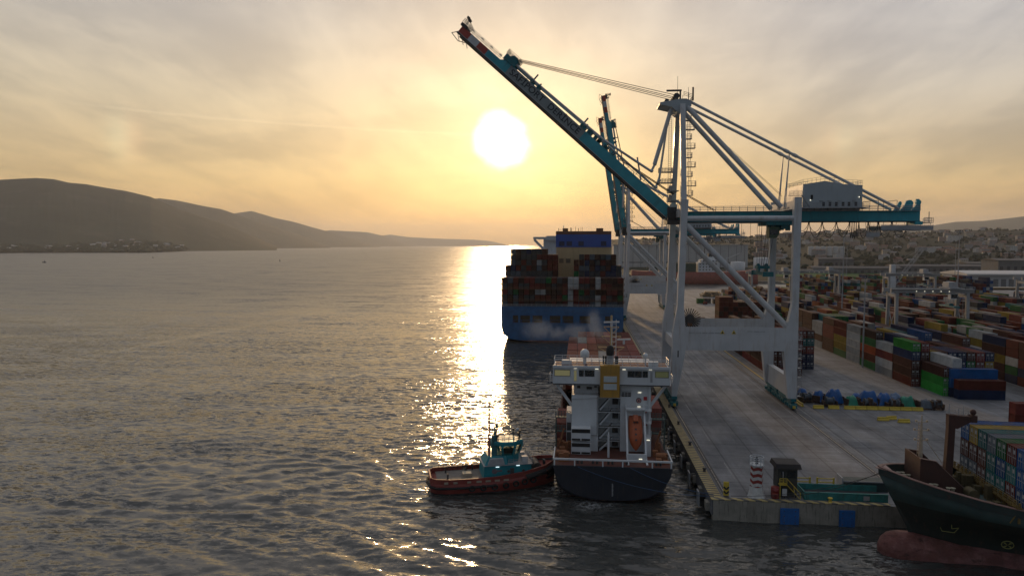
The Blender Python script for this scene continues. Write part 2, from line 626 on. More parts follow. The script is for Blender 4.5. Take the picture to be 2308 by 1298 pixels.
def ridge(name, ctrl, depth, mat, seed=0, rough=.10, n=150, m=26):
    """a range of hills: ctrl = list of (x, y, crest height); flanks fall to the sea towards the camera and behind"""
    P = np.array(ctrl, float)
    t = np.linspace(0, len(P) - 1, n)
    cx = np.interp(t, range(len(P)), P[:, 0])
    cy = np.interp(t, range(len(P)), P[:, 1])
    ch = np.interp(t, range(len(P)), P[:, 2])
    vs, fs = [], []
    for i in range(n):
        a = Vector((cx[min(i + 1, n - 1)] - cx[max(i - 1, 0)], cy[min(i + 1, n - 1)] - cy[max(i - 1, 0)], 0)).normalized()
        nrm = Vector((-cx[i], -cy[i], 0)).normalized()
        for j in range(m):
            s = j / (m - 1) * 2 - .6                     # -0.6 behind .. +1.4 in front
            x, y = cx[i] + nrm.x * depth * s, cy[i] + nrm.y * depth * s
            prof = max(0.0, 1 - abs(s) ** 1.15) if s > 0 else max(0.0, 1 - (abs(s) / .6) ** 1.5)
            if s > 0:
                prof = max(0.0, 1 - s) ** 1.25
            k = 1 + rough * 2.2 * fbm(x + seed * 999, y, 1.0 / (depth * .8)) + rough * 1.2 * fbm(x, y + seed * 777, 1.0 / (depth * .22)) * min(1, s + .6)
            u_ = i / n * len(P) * 1.0
            gl_ = abs(mnoise.noise(Vector((u_ * 1.1 + seed * 31 + .5 * mnoise.noise(Vector((u_, s * 2, seed))), s * .8, seed * 1.7)))) + .5 * abs(mnoise.noise(Vector((u_ * 2.6 + seed + 1.5 * s, s * 2.2, 5.0))))
            k = 1 + (k - 1) * min(1.0, .12 + abs(s) * 2.6) + .03 * (gl_ - .25) * min(1.0, max(0.0, s) * 2.2)
            z = ch[i] * prof * k
            vs.append((x, y, z - 1.0))
    for i in range(n - 1):
        for j in range(m - 1):
            fs.append((i * m + j, (i + 1) * m + j, (i + 1) * m + j + 1, i * m + j + 1))
    mb = MB()
    mb.add(vs, fs, True)
    o = mb.build(name, mat)
    tag(o, kind='structure')
    return o


HILL = hill_material('hill_scrub', (.030, .040, .028), (.075, .075, .055), .003)


def wpt(px, py, D):
    """ground distance D along the view through a column of the picture -> (x, y, height seen at row py)"""
    a = math.atan((px - 1154) / 1539.0) - rad(5.714)
    return (math.sin(a) * D, math.cos(a) * D, CAM_H + (552 - py) * D / 1539.0 * math.cos(a + rad(5.714)))


# near big mountain on the left, then ranges further down the gulf
ridge('hills', [wpt(-620, 420, 7600), wpt(-300, 395, 7300), wpt(-120, 408, 7000), wpt(0, 406, 7000), wpt(40, 404, 7000), wpt(90, 402, 7000), wpt(130, 405, 7000), wpt(165, 413, 7050), wpt(200, 416, 7100), wpt(245, 424, 7150), wpt(290, 431, 7200), wpt(345, 444, 7300), wpt(415, 475, 7500), wpt(500, 502, 7700), wpt(575, 532, 7900), wpt(625, 556, 8000)], 2300, HILL, 1, .045, 240, 34)
ridge('hills', [wpt(250, 470, 10300), wpt(330, 450, 10300), wpt(365, 445, 10300), wpt(400, 449, 10400), wpt(450, 461, 10600), wpt(500, 470, 10900), wpt(540, 483, 11100), wpt(600, 505, 11400), wpt(680, 531, 11900), wpt(745, 556, 12300)], 2600, HILL, 2, .06)
ridge('hills', [wpt(460, 495, 13500), wpt(545, 478, 14000), wpt(570, 475, 14100), wpt(600, 484, 14300), wpt(620, 490, 14400), wpt(660, 498, 14700), wpt(700, 510, 14900), wpt(760, 527, 15400), wpt(810, 541, 15900), wpt(860, 556, 16400)], 3000, HILL, 3, .05)
ridge('hills', [wpt(680, 530, 19000), wpt(745, 518, 19400), wpt(780, 520, 19600), wpt(830, 523, 20000), wpt(880, 535, 20600), wpt(935, 556, 21000)], 3500, HILL, 4, .04)
ridge('hills', [wpt(800, 540, 24000), wpt(862, 531, 24500), wpt(880, 528, 24600), wpt(920, 534, 25000), wpt(1000, 538, 25500), wpt(1070, 540, 26000), wpt(1105, 543, 26500), wpt(1160, 556, 27000)], 3800, HILL, 5, .03)
# the mountain behind the town on the right
ridge('hills', [wpt(1880, 560, 14000), wpt(1980, 535, 13800), wpt(2080, 510, 13500), wpt(2150, 498, 13300), wpt(2210, 496, 13200), wpt(2280, 488, 13000), wpt(2330, 482, 13000), wpt(2500, 455, 13000), wpt(2800, 440, 13000), wpt(3200, 470, 13000)], 3600, HILL, 6, .05)

# ------------------------------------------------------------------ materials
M = {}
NTH = ['first', 'second', 'third', 'fourth', 'fifth', 'sixth', 'seventh', 'eighth', 'ninth', 'tenth', 'eleventh', 'twelfth', 'thirteenth', 'fourteenth', 'fifteenth', 'sixteenth', 'seventeenth', 'eighteenth', 'nineteenth', 'twentieth', 'twenty-first', 'twenty-second', 'twenty-third', 'twenty-fourth']
M['white'] = pm('white_paint', (.46, .475, .485), .5, .10, .25, (.30, .24, .19), .5, streak=True)
M['white_clean'] = pm('white_paint_clean', (.55, .575, .59), .45, .07, .4, (.40, .33, .26), .22, streak=True)
M['silver'] = pm('house_silver', (.33, .37, .39), .42, .07, .4, (.25, .22, .19), .25, streak=True)
M['grey'] = pm('grey_paint', (.30, .31, .32), .6, .15, .5, (.16, .12, .09), .4)
M['dark'] = pm('dark_steel', (.045, .047, .05), .6, .3, .8, (.09, .06, .04), .5)
M['black'] = pm('black_rubber', (.018, .018, .019), .8, .3, 1.5)
M['teal'] = pm('teal_paint', (.035, .29, .35), .5, .16, .25, (.03, .10, .11), .5, streak=True)
M['teal_dark'] = pm('teal_machine_paint', (.012, .13, .15), .6, .3, 1.2, (.03, .03, .03), .6)
M['red'] = pm('red_paint', (.38, .055, .035), .5, .18, .7, (.16, .05, .03), .5)
M['yellow'] = pm('yellow_paint', (.55, .40, .05), .55, .18, 1.0, (.20, .14, .05), .6)
M['rust'] = pm('rusty_steel', (.16, .075, .04), .8, .3, .9, (.07, .035, .02), .7)
M['rope'] = pm('wire_rope', (.035, .033, .03), .6, .2, 2)
M['glass'] = pm('dark_glass', (.012, .018, .02), .08, .1, .5, spec=.6)
M['lamp'] = em('lamp_glow', (1.0, .93, .72), .8)
M['litwin'] = em('lit_window', (.13, .12, .06), .6)
M['letter'] = pm('dark_lettering', (.02, .026, .03), .6, .1, 1)


def concrete_mat(name, col, stain, sc=.12, lines=None):
    m = bpy.data.materials.new(name)
    m.use_nodes = True
    nt = m.node_tree
    g = G(nt)
    bs = nt.nodes['Principled BSDF']
    o = NT(nt, 'ShaderNodeTexCoord').outputs['Object']
    n1 = g.noise(o, sc, 6, .6, .4)
    n2 = g.noise(g.map(o, sc=(1, .35, 1)), sc * 4.5, 6, .65, .5)
    n3 = g.noise(o, 3.5, 5, .7)
    # tyre-polished strips along the quay and oily patches
    n4 = g.noise(g.map(o, sc=(1.0, .035, 1)), .33, 4, .6, .3)
    c = g.mix(g.ramp(n1, .34, .68), col, stain)
    c = g.v('SCALE', c, s=g.ramp(n2, .3, .7, .72, 1.22, False))
    c = g.v('SCALE', c, s=g.ramp(n4, .35, .65, .80, 1.15, False))
    c = g.v('SCALE', c, s=g.ramp(n3, .25, .75, .88, 1.1, False))
    n5 = g.noise(g.map(o, loc=(4, 8, 0), rot=(0, 0, rad(9)), sc=(.07, 1.1, 1)), .9, 5, .62, .5)
    c = g.v('SCALE', c, s=g.ramp(n5, .52, .72, 1.0, 1.38))
    v = NT(nt, 'ShaderNodeTexVoronoi')
    nt.links.new(g.map(o, sc=(1, .6, 1)), v.inputs['Vector'])
    v.inputs['Scale'].default_value = .07
    oil = g.ramp(v.outputs['Distance'], .02, .16, .80, 1.0)
    c = g.v('SCALE', c, s=oil)
    if lines:
        x, y, z = g.sep(o)
        for ax, per, wd in ((x, lines[0], .13), (y, lines[1], .13)):
            f = g.m('ABSOLUTE', g.m('SUBTRACT', g.m('FRACT', g.m('DIVIDE', ax, per)), .5))
            f = g.ramp(g.m('MULTIPLY', f, per), wd * .5, wd * 1.6, .55, 1.0)
            c = g.v('SCALE', c, s=f)
    nt.links.new(c, bs.inputs['Base Color'])
    nt.links.new(g.ramp(n1, .3, .7, .55, .85), bs.inputs['Roughness'])
    b = NT(nt, 'ShaderNodeBump')
    b.inputs['Strength'].default_value = .35
    b.inputs['Distance'].default_value = .04
    nt.links.new(g.noise(o, 1.6, 6, .7), b.inputs['Height'])
    nt.links.new(b.outputs[0], bs.inputs['Normal'])
    return m


M['deck'] = concrete_mat('quay_concrete', (.148, .154, .165), (.118, .122, .130), .09, (6.0, 7.5))
M['wall_conc'] = pm('quay_wall_concrete', (.24, .225, .19), .85, .2, .7, (.075, .062, .045), .85, bump=.5, streak=True)
M['asphalt'] = pm('asphalt', (.06, .06, .062), .9, .2, .3, (.09, .085, .08), .5)


def stripe_mat(name, a, b, period, diag=1.0, axis='X'):
    m = bpy.data.materials.new(name)
    m.use_nodes = True
    nt = m.node_tree
    g = G(nt)
    bs = nt.nodes['Principled BSDF']
    o = NT(nt, 'ShaderNodeTexCoord').outputs['Object']
    x, y, z = g.sep(o)
    u = g.m('ADD', g.m('MULTIPLY', x, 1.0 if axis == 'X' else diag), g.m('MULTIPLY', y, diag if axis == 'X' else 1.0))
    f = g.m('FRACT', g.m('DIVIDE', u, period))
    wear = g.m('MULTIPLY', g.m('SUBTRACT', g.noise(o, 1.4, 6, .7), .5), .5)
    c = g.mix(g.ramp(g.m('ADD', f, wear), .46, .54), a, b)
    c = g.v('SCALE', c, s=g.ramp(g.noise(o, .8, 5, .65), .3, .7, .65, 1.2, False))
    nt.links.new(c, bs.inputs['Base Color'])
    bs.inputs['Roughness'].default_value = .75
    return m


M['edge'] = stripe_mat('kerb_hatching', (.40, .31, .13), (.12, .105, .085), 1.05, .12, 'Y')
M['edgef'] = stripe_mat('kerb_hatching_front', (.42, .33, .14), (.10, .095, .085), 1.9, .9, 'X')
M['paint_line'] = pm('worn_line_paint', (.27, .265, .26), .75, .3, .8, (.12, .118, .118), .95)
M['paint_yellow'] = pm('worn_yellow_line', (.48, .34, .06), .75, .25, .8, (.2, .15, .08), .7)

# ------------------------------------------------------------------ the quay
DZ = 3.3
QX, QY, QF = 20.8, 107.8, 645.0


def make_quay():
    # one slab with a notch: the deck reaches far to the right; walls drop to the water
    mb = MB()
    far = [(QX, QY), (760, QY), (760, QF), (130, QF), (96, QF - 25), (QX, QF - 30)]
    mb.prism(far, 'z', .9, DZ)
    o = mb.build('quay_deck', M['deck'])
    tag(o, kind='structure')
    # solid front wall below the cap
    mb = MB()
    mb.box(QX + .25, 60, QY - .06, QY + 1.2, -2, DZ - .02)
    mb.box(60, 760, QY + .4, QY + 1.2, -2, .9)
    mb.box(QX + 9, QX + 10, QY + 1.2, QF - 40, -2, .9)
    for x in (26.5, 27.3):
        mb.box(x - .07, x + .07, QY - .16, QY - .06, -1, DZ - .05)
    o = mb.build('quay_wall', M['wall_conc'])
    tag(o, 'stained concrete quay wall facing the water below the striped kerb', 'wall')
    # piles and caps under the open berth face
    for k in range(17):
        y = QY + 2.4 + k * 6.4
        mb = MB()
        mb.tube((QX + .9, y, -3), (QX + .9, y, 1.0), .45, 10)
        mb.box(QX - .55, QX + 1.6, y - .8, y + .8, .9, 2.2)
        o = mb.build('quay_pile', M['wall_conc'])
        tag(o, f'round concrete pile under the berth edge, {NTH[k]} from the quay corner', 'pile', 'piles under the berth edge')
    fl = ['nearest the quay corner', 'second from the quay corner', 'third from the quay corner', 'fourth from the quay corner', 'fifth from the quay corner', 'beside the crane legs', 'past the crane legs', 'at the cargo hold', 'by the bow', 'ahead of the bow']
    for k in range(10):
        y = QY + 5.6 + k * 9.6
        e = empty('fender', (QX - .25, y, 1.2), 'dark rubber berth fender with grey face panel, ' + fl[k], 'fender', 'fenders along the berth')
        MB().tube((.2, 0, .6), (-.8, 0, .6), .55, 12).build('rubber_cone', M['black'], e)
        MB().box(-.98, -.8, -1.0, 1.0, -.8, 1.5).build('face_panel', M['grey'], e)
    # kerbs with worn hatching (real upstands)
    mb = MB(); mb.box(QX - .05, QX + 1.75, QY + .9, QF - 60, DZ + .002, DZ + .14)
    o = mb.build('kerb', M['edge']); tag(o, kind='structure')
    mb = MB(); mb.box(QX - .05, 47.6, QY - .10, QY + .88, DZ + .002, DZ + .14)
    o = mb.build('kerb', M['edgef']); tag(o, kind='structure')
    # blue fender panels on the front wall
    for x0, x1, t in ((31.2, 34.0, 'blue fender panel bolted to the quay wall under the lighthouse'), (40.0, 42.3, 'blue fender panel bolted to the quay wall near the dark ship')):
        e = empty('quay_fender', ((x0 + x1) / 2, QY - .12, 1.3), t, 'fender', 'blue panels on the quay wall')
        w = (x1 - x0) / 2
        MB().box(-w, w, -.32, -.1, -1.5, 1.2).build('panel', pm('blue_fender', (.012, .10, .32), .6, .15, 1.1, (.03, .05, .08), .6, streak=True), e)
        mb = MB()
        for px_ in (-w * .6, w * .6):
            for pz in (-1.0, .0, .8):
                mb.tube((px_, -.38, pz), (px_, -.3, pz), .09, 8)
        mb.build('bolt_heads', M['dark'], e)
    # crane rails in their grooves
    for x, nm in ((23.4, 'seaside'), (51.8, 'landside')):
        mb = MB(); mb.box(x - .42, x + .42, QY + 1.2, QF - 45, DZ + .002, DZ + .008)
        o = mb.build('rail_groove', M['dark']); tag(o, kind='structure')
        mb = MB(); mb.box(x - .06, x + .06, QY + 2.0, QF - 45, DZ + .008, DZ + .07)
        o = mb.build('crane_rail', pm('worn_rail_steel', (.30, .28, .26), .35, .2, .5, (.12, .07, .04), .5, metal=.7)); tag(o, kind='structure')
    # painted lines on the deck
    def line(x, y0, y1, w=.16, m='paint_line', dash=None):
        mb = MB()
        if dash:
            y = y0
            while y < y1:
                mb.box(x - w / 2, x + w / 2, y, min(y + dash[0], y1), DZ + .002, DZ + .006)
                y += dash[0] + dash[1]
        else:
            mb.box(x - w / 2, x + w / 2, y0, y1, DZ + .002, DZ + .006)
        o = mb.build('painted_line', M[m]); tag(o, kind='structure')
    line(26.6, 118, 560, .14, dash=(9, 14))
    line(31.5, 165, 560, .12, dash=(30, 3))
    line(36.5, 165, 560, .12, dash=(30, 3))
    line(41.5, 165, 560, .12, dash=(30, 3))
    line(46.5, 150, 560, .14, dash=(60, 4))
    line(50.2, 135, 560, .14)
    line(53.6, 120, 560, .14)
    line(54.6, 186, 430, .40, 'paint_yellow')
    line(91.6, 180, 430, .18, dash=(25, 2))
    # cable slot beside the landside rail and drain slot beside the sea rail
    mb = MB(); mb.box(54.0, 54.22, 125, 560, DZ + .002, DZ + .005)
    mb.box(22.75, 22.88, QY + 2, 560, DZ + .002, DZ + .005)
    o = mb.build('cable_slot', M['dark']); tag(o, kind='structure')


make_quay()

# ------------------------------------------------------------------ ship-to-shore cranes
CR_LAND = 28.4


def crane_parts(root):
    """everything but boom and its stays; local origin: seaside rail, mid crane, deck level"""
    W, T, TD, DK = M['white'], M['teal'], M['teal_dark'], M['dark']
    for sy in (-1, 1):
        y = sy * 10.2
        # seaside leg: narrow foot, wide shoulder at the portal, leaning slim shaft above
        mb = MB()
        def ring(x0, x1, yc, ty, z):
            return [(x0, yc - ty, z), (x1, yc - ty, z), (x1, yc + ty, z), (x0, yc + ty, z)]
        mb.loft([ring(-.6, .65, y, .75, 2.7), ring(-.6, 2.5, y, 1.0, 13.6), ring(-.55, 2.55, y, 1.0, 18.6), ring(.45, 2.0, y, .85, 25.0), ring(1.0, 2.55, y * .985, .8, 46.0), ring(.95, 2.75, y * .985, .85, 51.0)], True, False)
        mb.build('leg', W, root)
        mb = MB()
        x1 = CR_LAND + .75
        mb.loft([ring(x1 - 2.0, x1, y, .8, 2.7), ring(x1 - 3.2, x1, y, 1.0, 14.0), ring(x1 - 3.3, x1, y, 1.0, 18.4), ring(x1 - 2.2, x1, y, .9, 22.0), ring(x1 - 1.55, x1, y, .8, 25.5), ring(x1 - 1.6, x1 + .12, y, .8, 51.4)], True, False)
        mb.build('leg', W, root)
        MB().box(2.4, CR_LAND - 2.4, y - .95, y + .95, 14.3, 18.0).build('portal_beam', W, root)
        # walkway screen on the portal beam
        mb = MB()
        mb.box(2.2, CR_LAND - 2.2, y - .93, y - .85, 18.0, 20.0)
        for k in range(13):
            mb.box(2.4 + k * 1.95, 2.5 + k * 1.95, y - .97, y - .93, 18.0, 20.0)
        sc = mb.build('walkway_screen', W, root)
        if sy < 0:
            for xx in (11.3, 14.0):
                s = MB(); s.cur = 0
                s.prism([(xx - .55, 18.35), (xx + .55, 18.35), (xx, 19.35)], 'y', y - .985, y - .935)
                s.build('warning_triangle', M['yellow'], sc)
                s = MB(); s.prism([(xx - .28, 18.48), (xx + .28, 18.48), (xx, 19.0)], 'y', y - .99, y - .985)
                s.build('warning_symbol', M['letter'], sc)
            s = MB()
            for k in range(34):
                xx = 3.4 + k * .22
                if k % 7 != 6:
                    s.box(xx, xx + .15, y - .985, y - .972, 18.4 + .02 * (k % 3), 18.66)
            for k in range(16):
                xx = 17.2 + k * .26
                if k % 6 != 5:
                    s.box(xx, xx + .17, y - .985, y - .972, 18.9, 19.14)
            s.build('notice_text', M['grey'], sc)
        MB().tube((2.2, y, 46.4), (CR_LAND - .6, y, 46.4), .62, 12).build('tie_pipe', W, root)
        MB().tube((2.4, y, 44.8), (CR_LAND - 1.1, y, 19.6), .72, 12).build('brace_pipe', W, root)
    MB().box(.1, 1.5, -9.4, 9.4, 13.8, 16.2).build('cross_beam', W, root)
    MB().box(.9, 2.7, -9.3, 9.3, 46.9, 49.0).build('cross_beam', W, root)
    MB().box(CR_LAND - .7, CR_LAND + .7, -9.4, 9.4, 2.75, 7.6).build('sill_beam', W, root)
    MB().box(-.55, .55, -9.5, 9.5, 2.75, 4.6).build('sill_beam', W, root)
    MB().box(CR_LAND - .8, CR_LAND + .7, -9.4, 9.4, 48.6, 50.6).build('cross_beam', W, root)
    # bogies
    for x in (0, CR_LAND):
        for sy in (-1, 1):
            b = MB()
            yc = sy * 6.0
            b.box(x - .7, x + .7, yc - 5.3, yc + 5.3, 2.0, 2.7)
            for d in (-3.2, 3.2):
                b.prism([(yc + d - 2.2, 1.15), (yc + d + 2.2, 1.15), (yc + d + .8, 2.1), (yc + d - .8, 2.1)], 'x', x - .45, x + .45)
                for dd in (-1.45, 1.45):
                    b.box(x - .75, x + .75, yc + d + dd - 1.1, yc + d + dd + 1.1, .45, 1.35)
                    b.box(x + .62, x + 1.0, yc + d + dd - .35, yc + d + dd + .35, .5, 1.5)
                    b.box(x - 1.0, x - .62, yc + d + dd - .3, yc + d + dd + .3, .6, 1.3)
            bo = b.build('bogie', TD, root)
            w = MB()
            for d in (-5.2, -4.1, -2.3, -1.2, 1.2, 2.3, 4.1, 5.2):
                w.tube((x - .22, yc + d, .4), (x + .22, yc + d, .4), .36, 12); w.cut()
            w.build_each('wheel', DK, bo)
            MB().box(x - .3, x + .3, yc + sy * 5.75 - .3, yc + sy * 5.75 + .3, .5, 1.1).build('buffer', M['yellow'], bo)
    # fixed girder
    g = MB()
    g.box(1.5, 60.4, -1.75, 1.75, 45.9, 48.5)
    gi = g.build('girder', T, root)
    s = MB(); s.box(1.5, 60.4, -2.25, -1.75, 45.72, 45.9); s.box(1.5, 60.4, 1.75, 2.25, 45.72, 45.9)
    s.build('trolley_rail', DK, gi)
    r = MB()
    r.rail([(3, -2.6, 48.5), (24.5, -2.6, 48.5)], 1.2, .07, 1.8)
    r.rail([(46, -2.6, 48.5), (60, -2.6, 48.5)], 1.2, .07, 1.8)
    r.box(3, 60, -2.7, -1.75, 48.4, 48.5)
    r.build('walkway', M['grey'], gi)
    for k in range(7):
        pass
    # rear end: sheave stands, lamp frames and hanging service platforms
    e = MB()
    for y in (-2.0, 2.0):
        e.prism([(58.2, 48.5), (60.3, 48.5), (60.2, 50.4), (59.9, 51.3), (59.2, 51.3), (59.3, 50.2), (58.9, 49.3), (58.2, 49.0)], 'y', y - .22, y + .22)
        e.prism([(55.4, 48.5), (57.0, 48.5), (57.6, 50.5), (57.4, 51.0), (56.9, 50.9), (56.4, 49.6)], 'y', y - .2, y + .2)
        e.tube((59.7, y - .4, 50.5), (59.7, y + .4, 50.5), .6, 14); e.cut()
    e.box(59.0, 60.8, -2.4, 2.4, 45.0, 45.8)
    e.build_each('sheave_stand', M['teal'], root)
    p = MB()
    p.box(50.6, 62.8, -3.4, -2.4, 43.55, 43.65); p.rail([(50.6, -3.4, 43.65), (62.8, -3.4, 43.65)], 1.3, .045, 1.0, 3)
    p.box(50.6, 62.8, 2.4, 3.4, 43.55, 43.65); p.rail([(50.6, 3.4, 43.65), (62.8, 3.4, 43.65)], 1.3, .045, 1.0, 3)
    p.box(47.2, 50.4, -3.2, 3.2, 41.9, 42.0); p.rail([(47.2, -3.2, 42.0), (50.4, -3.2, 42.0), (50.4, 3.2, 42.0), (47.2, 3.2, 42.0)], 1.2, .045, 1.0, 2, True)
    p.box(50.6, 62.8, -3.46, -3.4, 43.7, 44.75); p.box(50.6, 62.8, 3.4, 3.46, 43.7, 44.75); p.box(47.2, 50.4, -3.26, -3.2, 42.05, 43.0)
    for x in (47.4, 50.2, 53.5, 56.6, 59.6, 62.6):
        for y in (-3.2, 3.2):
            p.tube((x, y, 42.0 if x < 51 else 43.6), (x, y * .62, 45.9), .06, 4)
    p.tube((62.3, -2.2, 45.5), (62.3, -2.2, 48.2), .1, 5); p.box(61.0, 63.2, -2.6, 2.6, 45.4, 45.55); p.rail([(61, -2.6, 45.5), (63.2, -2.6, 45.5), (63.2, 2.6, 45.5)], 1.2, .05, 1)
    p.build('service_platform', M['grey'], root)
    fr = MB()
    for x0, x1 in ((46.4, 50.2), (51.4, 54.6)):
        for y in (-2.4,):
            fr.path([(x0, y, 48.5), (x0, y, 50.6), (x1, y, 51.0), (x1, y, 48.5)], .06, 5)
    fr.build('pipe_frame', M['dark'], root)
    # machinery house with low gable roof
    h = MB()
    h0, h1, hy0, hy1 = 31.3, 45.4, -4.8, 10.0
    prof = [(h0, 49.3), (h1, 49.3), (h1, 54.6), (h1 - 4.5, 54.85), (h0 + 5.2, 55.7), (h0, 54.9)]
    h.prism(prof, 'y', hy0, hy1)
    ho = h.build('machinery_house', M['silver'], root)
    h = MB()
    for k in range(28):
        x = h0 + .25 + k * .5
        h.box(x, x + .07, hy0 - .03, hy0 - .003, 49.35, 54.4)
    h.build('cladding_rib', M['silver'], ho)
    v = MB()
    for x in (36.0, 37.5, 39.0, 40.6, 42.0, 43.6):
        v.box(x, x + .62, hy0 - .05, hy0 + .1, 49.5, 50.55); v.cut()
    v.box(33.2, 33.75, hy0 - .05, hy0 + .1, 51.2, 52.3); v.cut()
    v.box(44.7, 45.05, hy0 - .05, hy0 + .1, 51.5, 52.0)
    v.build_each('vent', M['black'], ho)
    v = MB()
    for x in (35.3, 37.1, 39.4, 43.0):
        v.box(x, x + .85, hy0 - .28, hy0 - .02, 50.8, 50.92); v.cut()
    v.build_each('vent_hood', M['grey'], ho)
    rr = MB()
    rp = [(h0 + .1, hy0 + .1, 54.95), (h0 + 5.2, hy0 + .1, 55.72), (h1 - 4.5, hy0 + .1, 54.9), (h1 - .1, hy0 + .1, 54.65), (h1 - .1, hy1 - .1, 54.65), (h1 - 4.5, hy1 - .1, 54.9), (h0 + 5.2, hy1 - .1, 55.72), (h0 + .1, hy1 - .1, 54.95)]
    rr.rail(rp, 1.1, .035, 1.0, 1, True)
    rr.build('roof_railing', M['grey'], ho)
    for x, z in ((33.1, 51.0), (44.6, 51.7)):
        MB().sphere((x, hy0 - .2, z), .15, 8, 6).build('flood_lamp', M['lamp'], ho)
    u = MB()
    u.box(h0 - 3.8, h1 + 1.4, hy0 - 1.4, hy1 + .6, 49.0, 49.25)
    u.box(h0, h1, -3.6, -2.4, 48.5, 49.0); u.box(h0, h1, 2.4, 3.6, 48.5, 49.0)
    for k in range(9):
        u.box(h0 + k * 1.6, h0 + k * 1.6 + .3, -4.4, 4.6, 48.62, 49.0)
    u.rail([(h0 - 3.6, hy0 - 1.3, 49.25), (h1 + 1.3, hy0 - 1.3, 49.25)], 1.1, .04, 1.4)
    u.beam((h0 - .6, hy0 - 1.0, 52.2), (h0 + 1.4, hy0 - 1.0, 49.3), .7, .12)
    u.box(h0 - 3.4, h0 - .3, hy0 - 1.0, hy0 + .2, 52.1, 52.2); u.rail([(h0 - 3.4, hy0 - 1.0, 52.2), (h0 - .4, hy0 - 1.0, 52.2)], 1, .04, 1)
    u.build('house_platform', M['grey'], ho)
    # mast: two converging posts, head with sheaves
    for sy in (-1, 1):
        m_ = MB()
        m_.beam((1.75, sy * 9.7, 50.2), (1.9, sy * 4.2, 75.0), 1.5, 1.3, (1, 0, 0), 1.35, 1.25)
        m_.build('mast_post', W, root)
        MB().tube((3.2, sy * 3.2, 74.6), (26.3, sy * 4.6, 49.4), .62, 12, caps=True).build('back_brace', W, root)
        st = MB(); st.tube((3.4, sy * 3.0, 76.2), (55.2, sy * 2.2, 48.9), .36, 8)
        for t in (.46, .5, .8):
            a = Vector((3.4, sy * 3.0, 76.2)).lerp(Vector((55.2, sy * 2.2, 48.9)), t)
            b = Vector((3.4, sy * 3.0, 76.2)).lerp(Vector((55.2, sy * 2.2, 48.9)), t + .02)
            st.tube(a, b, .47, 8)
        st.build('back_stay', W, root)
        hg = MB()
        for dx in (-.35, .35):
            hg.tube((28.5, sy * 2.6, 62.9), (28.5 - .9 + dx * .5, sy * 2.6, 49.2), .13, 5)
        hg.build('stay_hanger', W, root)
    hd = MB()
    hd.prism([(-.6, 74.6), (1.0, 73.2), (2.8, 73.2), (4.2, 74.8), (4.2, 75.8), (3.0, 76.6), (1.4, 76.6), (-3.6, 75.8), (-3.6, 75.35)], 'y', -3.6, 3.6)
    hdo = hd.build('mast_head', M['silver'], root)
    hs = MB()
    for y in (-2.6, -.9, .9, 2.6):
        hs.tube((.6, y - .18, 77.5), (.6, y + .18, 77.5), .75, 12); hs.cut()
        hs.tube((-1.8, y - .16, 76.3), (-1.8, y + .16, 76.3), .55, 12); hs.cut()
    hs.box(-1.6, 2.2, -.25, .25, 79.2, 79.6); hs.tube((1.9, 0, 77), (1.9, 0, 79.4), .22, 6)
    hs.build_each('head_sheave', M['dark'], hdo)
    hr = MB()
    hr.rail([(2.2, -4.2, 77.0), (4.6, -4.2, 76.2), (4.6, 4.2, 76.2), (2.2, 4.2, 77)], 1.2, .05, 1)
    for x, y, a, r in ((1.2, 0, 83.0, .05), (3.4, -3.5, 79.4, .05), (4.5, -3.8, 79.3, .22), (3.0, 3.5, 79.0, .05), (4.0, 0, 78.8, .12)):
        hr.tube((x, y, 76), (x, y, a), r, 5)
    hr.build('head_platform', M['dark'], hdo)
    # stair tower on the mast
    stt = MB()
    za, n = 51.5, 9
    for k in range(n):
        z = 52.0 + k * 2.35
        yb = -9.7 + (z - 50) / 25 * 5.5
        x0 = 2.55 if k % 2 else 2.55
        stt.box(x0, x0 + (2.2 if k % 2 else 1.4), yb - .9, yb + .9, z, z + .09)
        stt.rail([(x0 + .1, yb - .85, z + .09), (x0 + (2.1 if k % 2 else 1.3), yb - .85, z + .09), (x0 + (2.1 if k % 2 else 1.3), yb + .85, z + .09)], 1.1, .045, .8, 1)
        if k < n - 1:
            stt.ladder((x0 + .7, yb - .3, z), (x0 + .7, yb + .2, z + 2.4), .6, (1, 0, 0), .045, .34)
    for z in (56.5, 59.4):
        yb = 7.6
        stt.box(-2.4, 1.4, yb - 1.2, yb + 1.4, z, z + .12)
        stt.rail([(-2.4, yb - 1.2, z), (1.0, yb - 1.2, z), (1.0, yb + 1.4, z), (-2.4, yb + 1.4, z)], 1.2, .045, .8, 2, True)
    for z in (51.2, 53.6):
        stt.box(-.6, 1.4, -4.5, 4.5, z, z + .12)
        stt.rail([(-.6, -4.5, z), (-.6, 4.5, z)], 1.2, .045, .9, 2)
        stt.box(-.4, .5, 2.2, 3.2, z, z + 1.9)
    stt.ladder((.2, 6.4, 50), (.2, 5.4, 74), .7, (1, 0, 0), .05, .5)
    stt.build('mast_stair', M['grey'], root)
    # hinge machinery
    hm = MB()
    hm.box(-1.4, 2.4, -3.6, 3.6, 45.3, 46.4)
    hm.box(-1.2, 1.0, -2.6, -1.9, 46.4, 49.6); hm.box(-1.2, 1.0, 1.9, 2.6, 46.4, 49.6)
    hm.tube((-.2, -2.9, 47.4), (-.2, 2.9, 47.4), .6, 12)
    for k in range(10):
        x = random.uniform(-1.6, 3.0); y = random.choice((-1, 1)) * random.uniform(1.2, 3.6); z = random.uniform(45.4, 50.4)
        hm.box(x, x + random.uniform(.4, 1.1), y - .4, y + .4, z, z + random.uniform(.4, 1.0))
    hm.rail([(-2, -3.8, 46.4), (3, -3.8, 46.4)], 1.2, .05, 1)
    hm.build('hinge_frame', M['dark'], root)
    # trolley with cab, falls and spreader
    tr = MB()
    tr.box(23.0, 29.6, -4.4, 4.4, 44.9, 45.7)
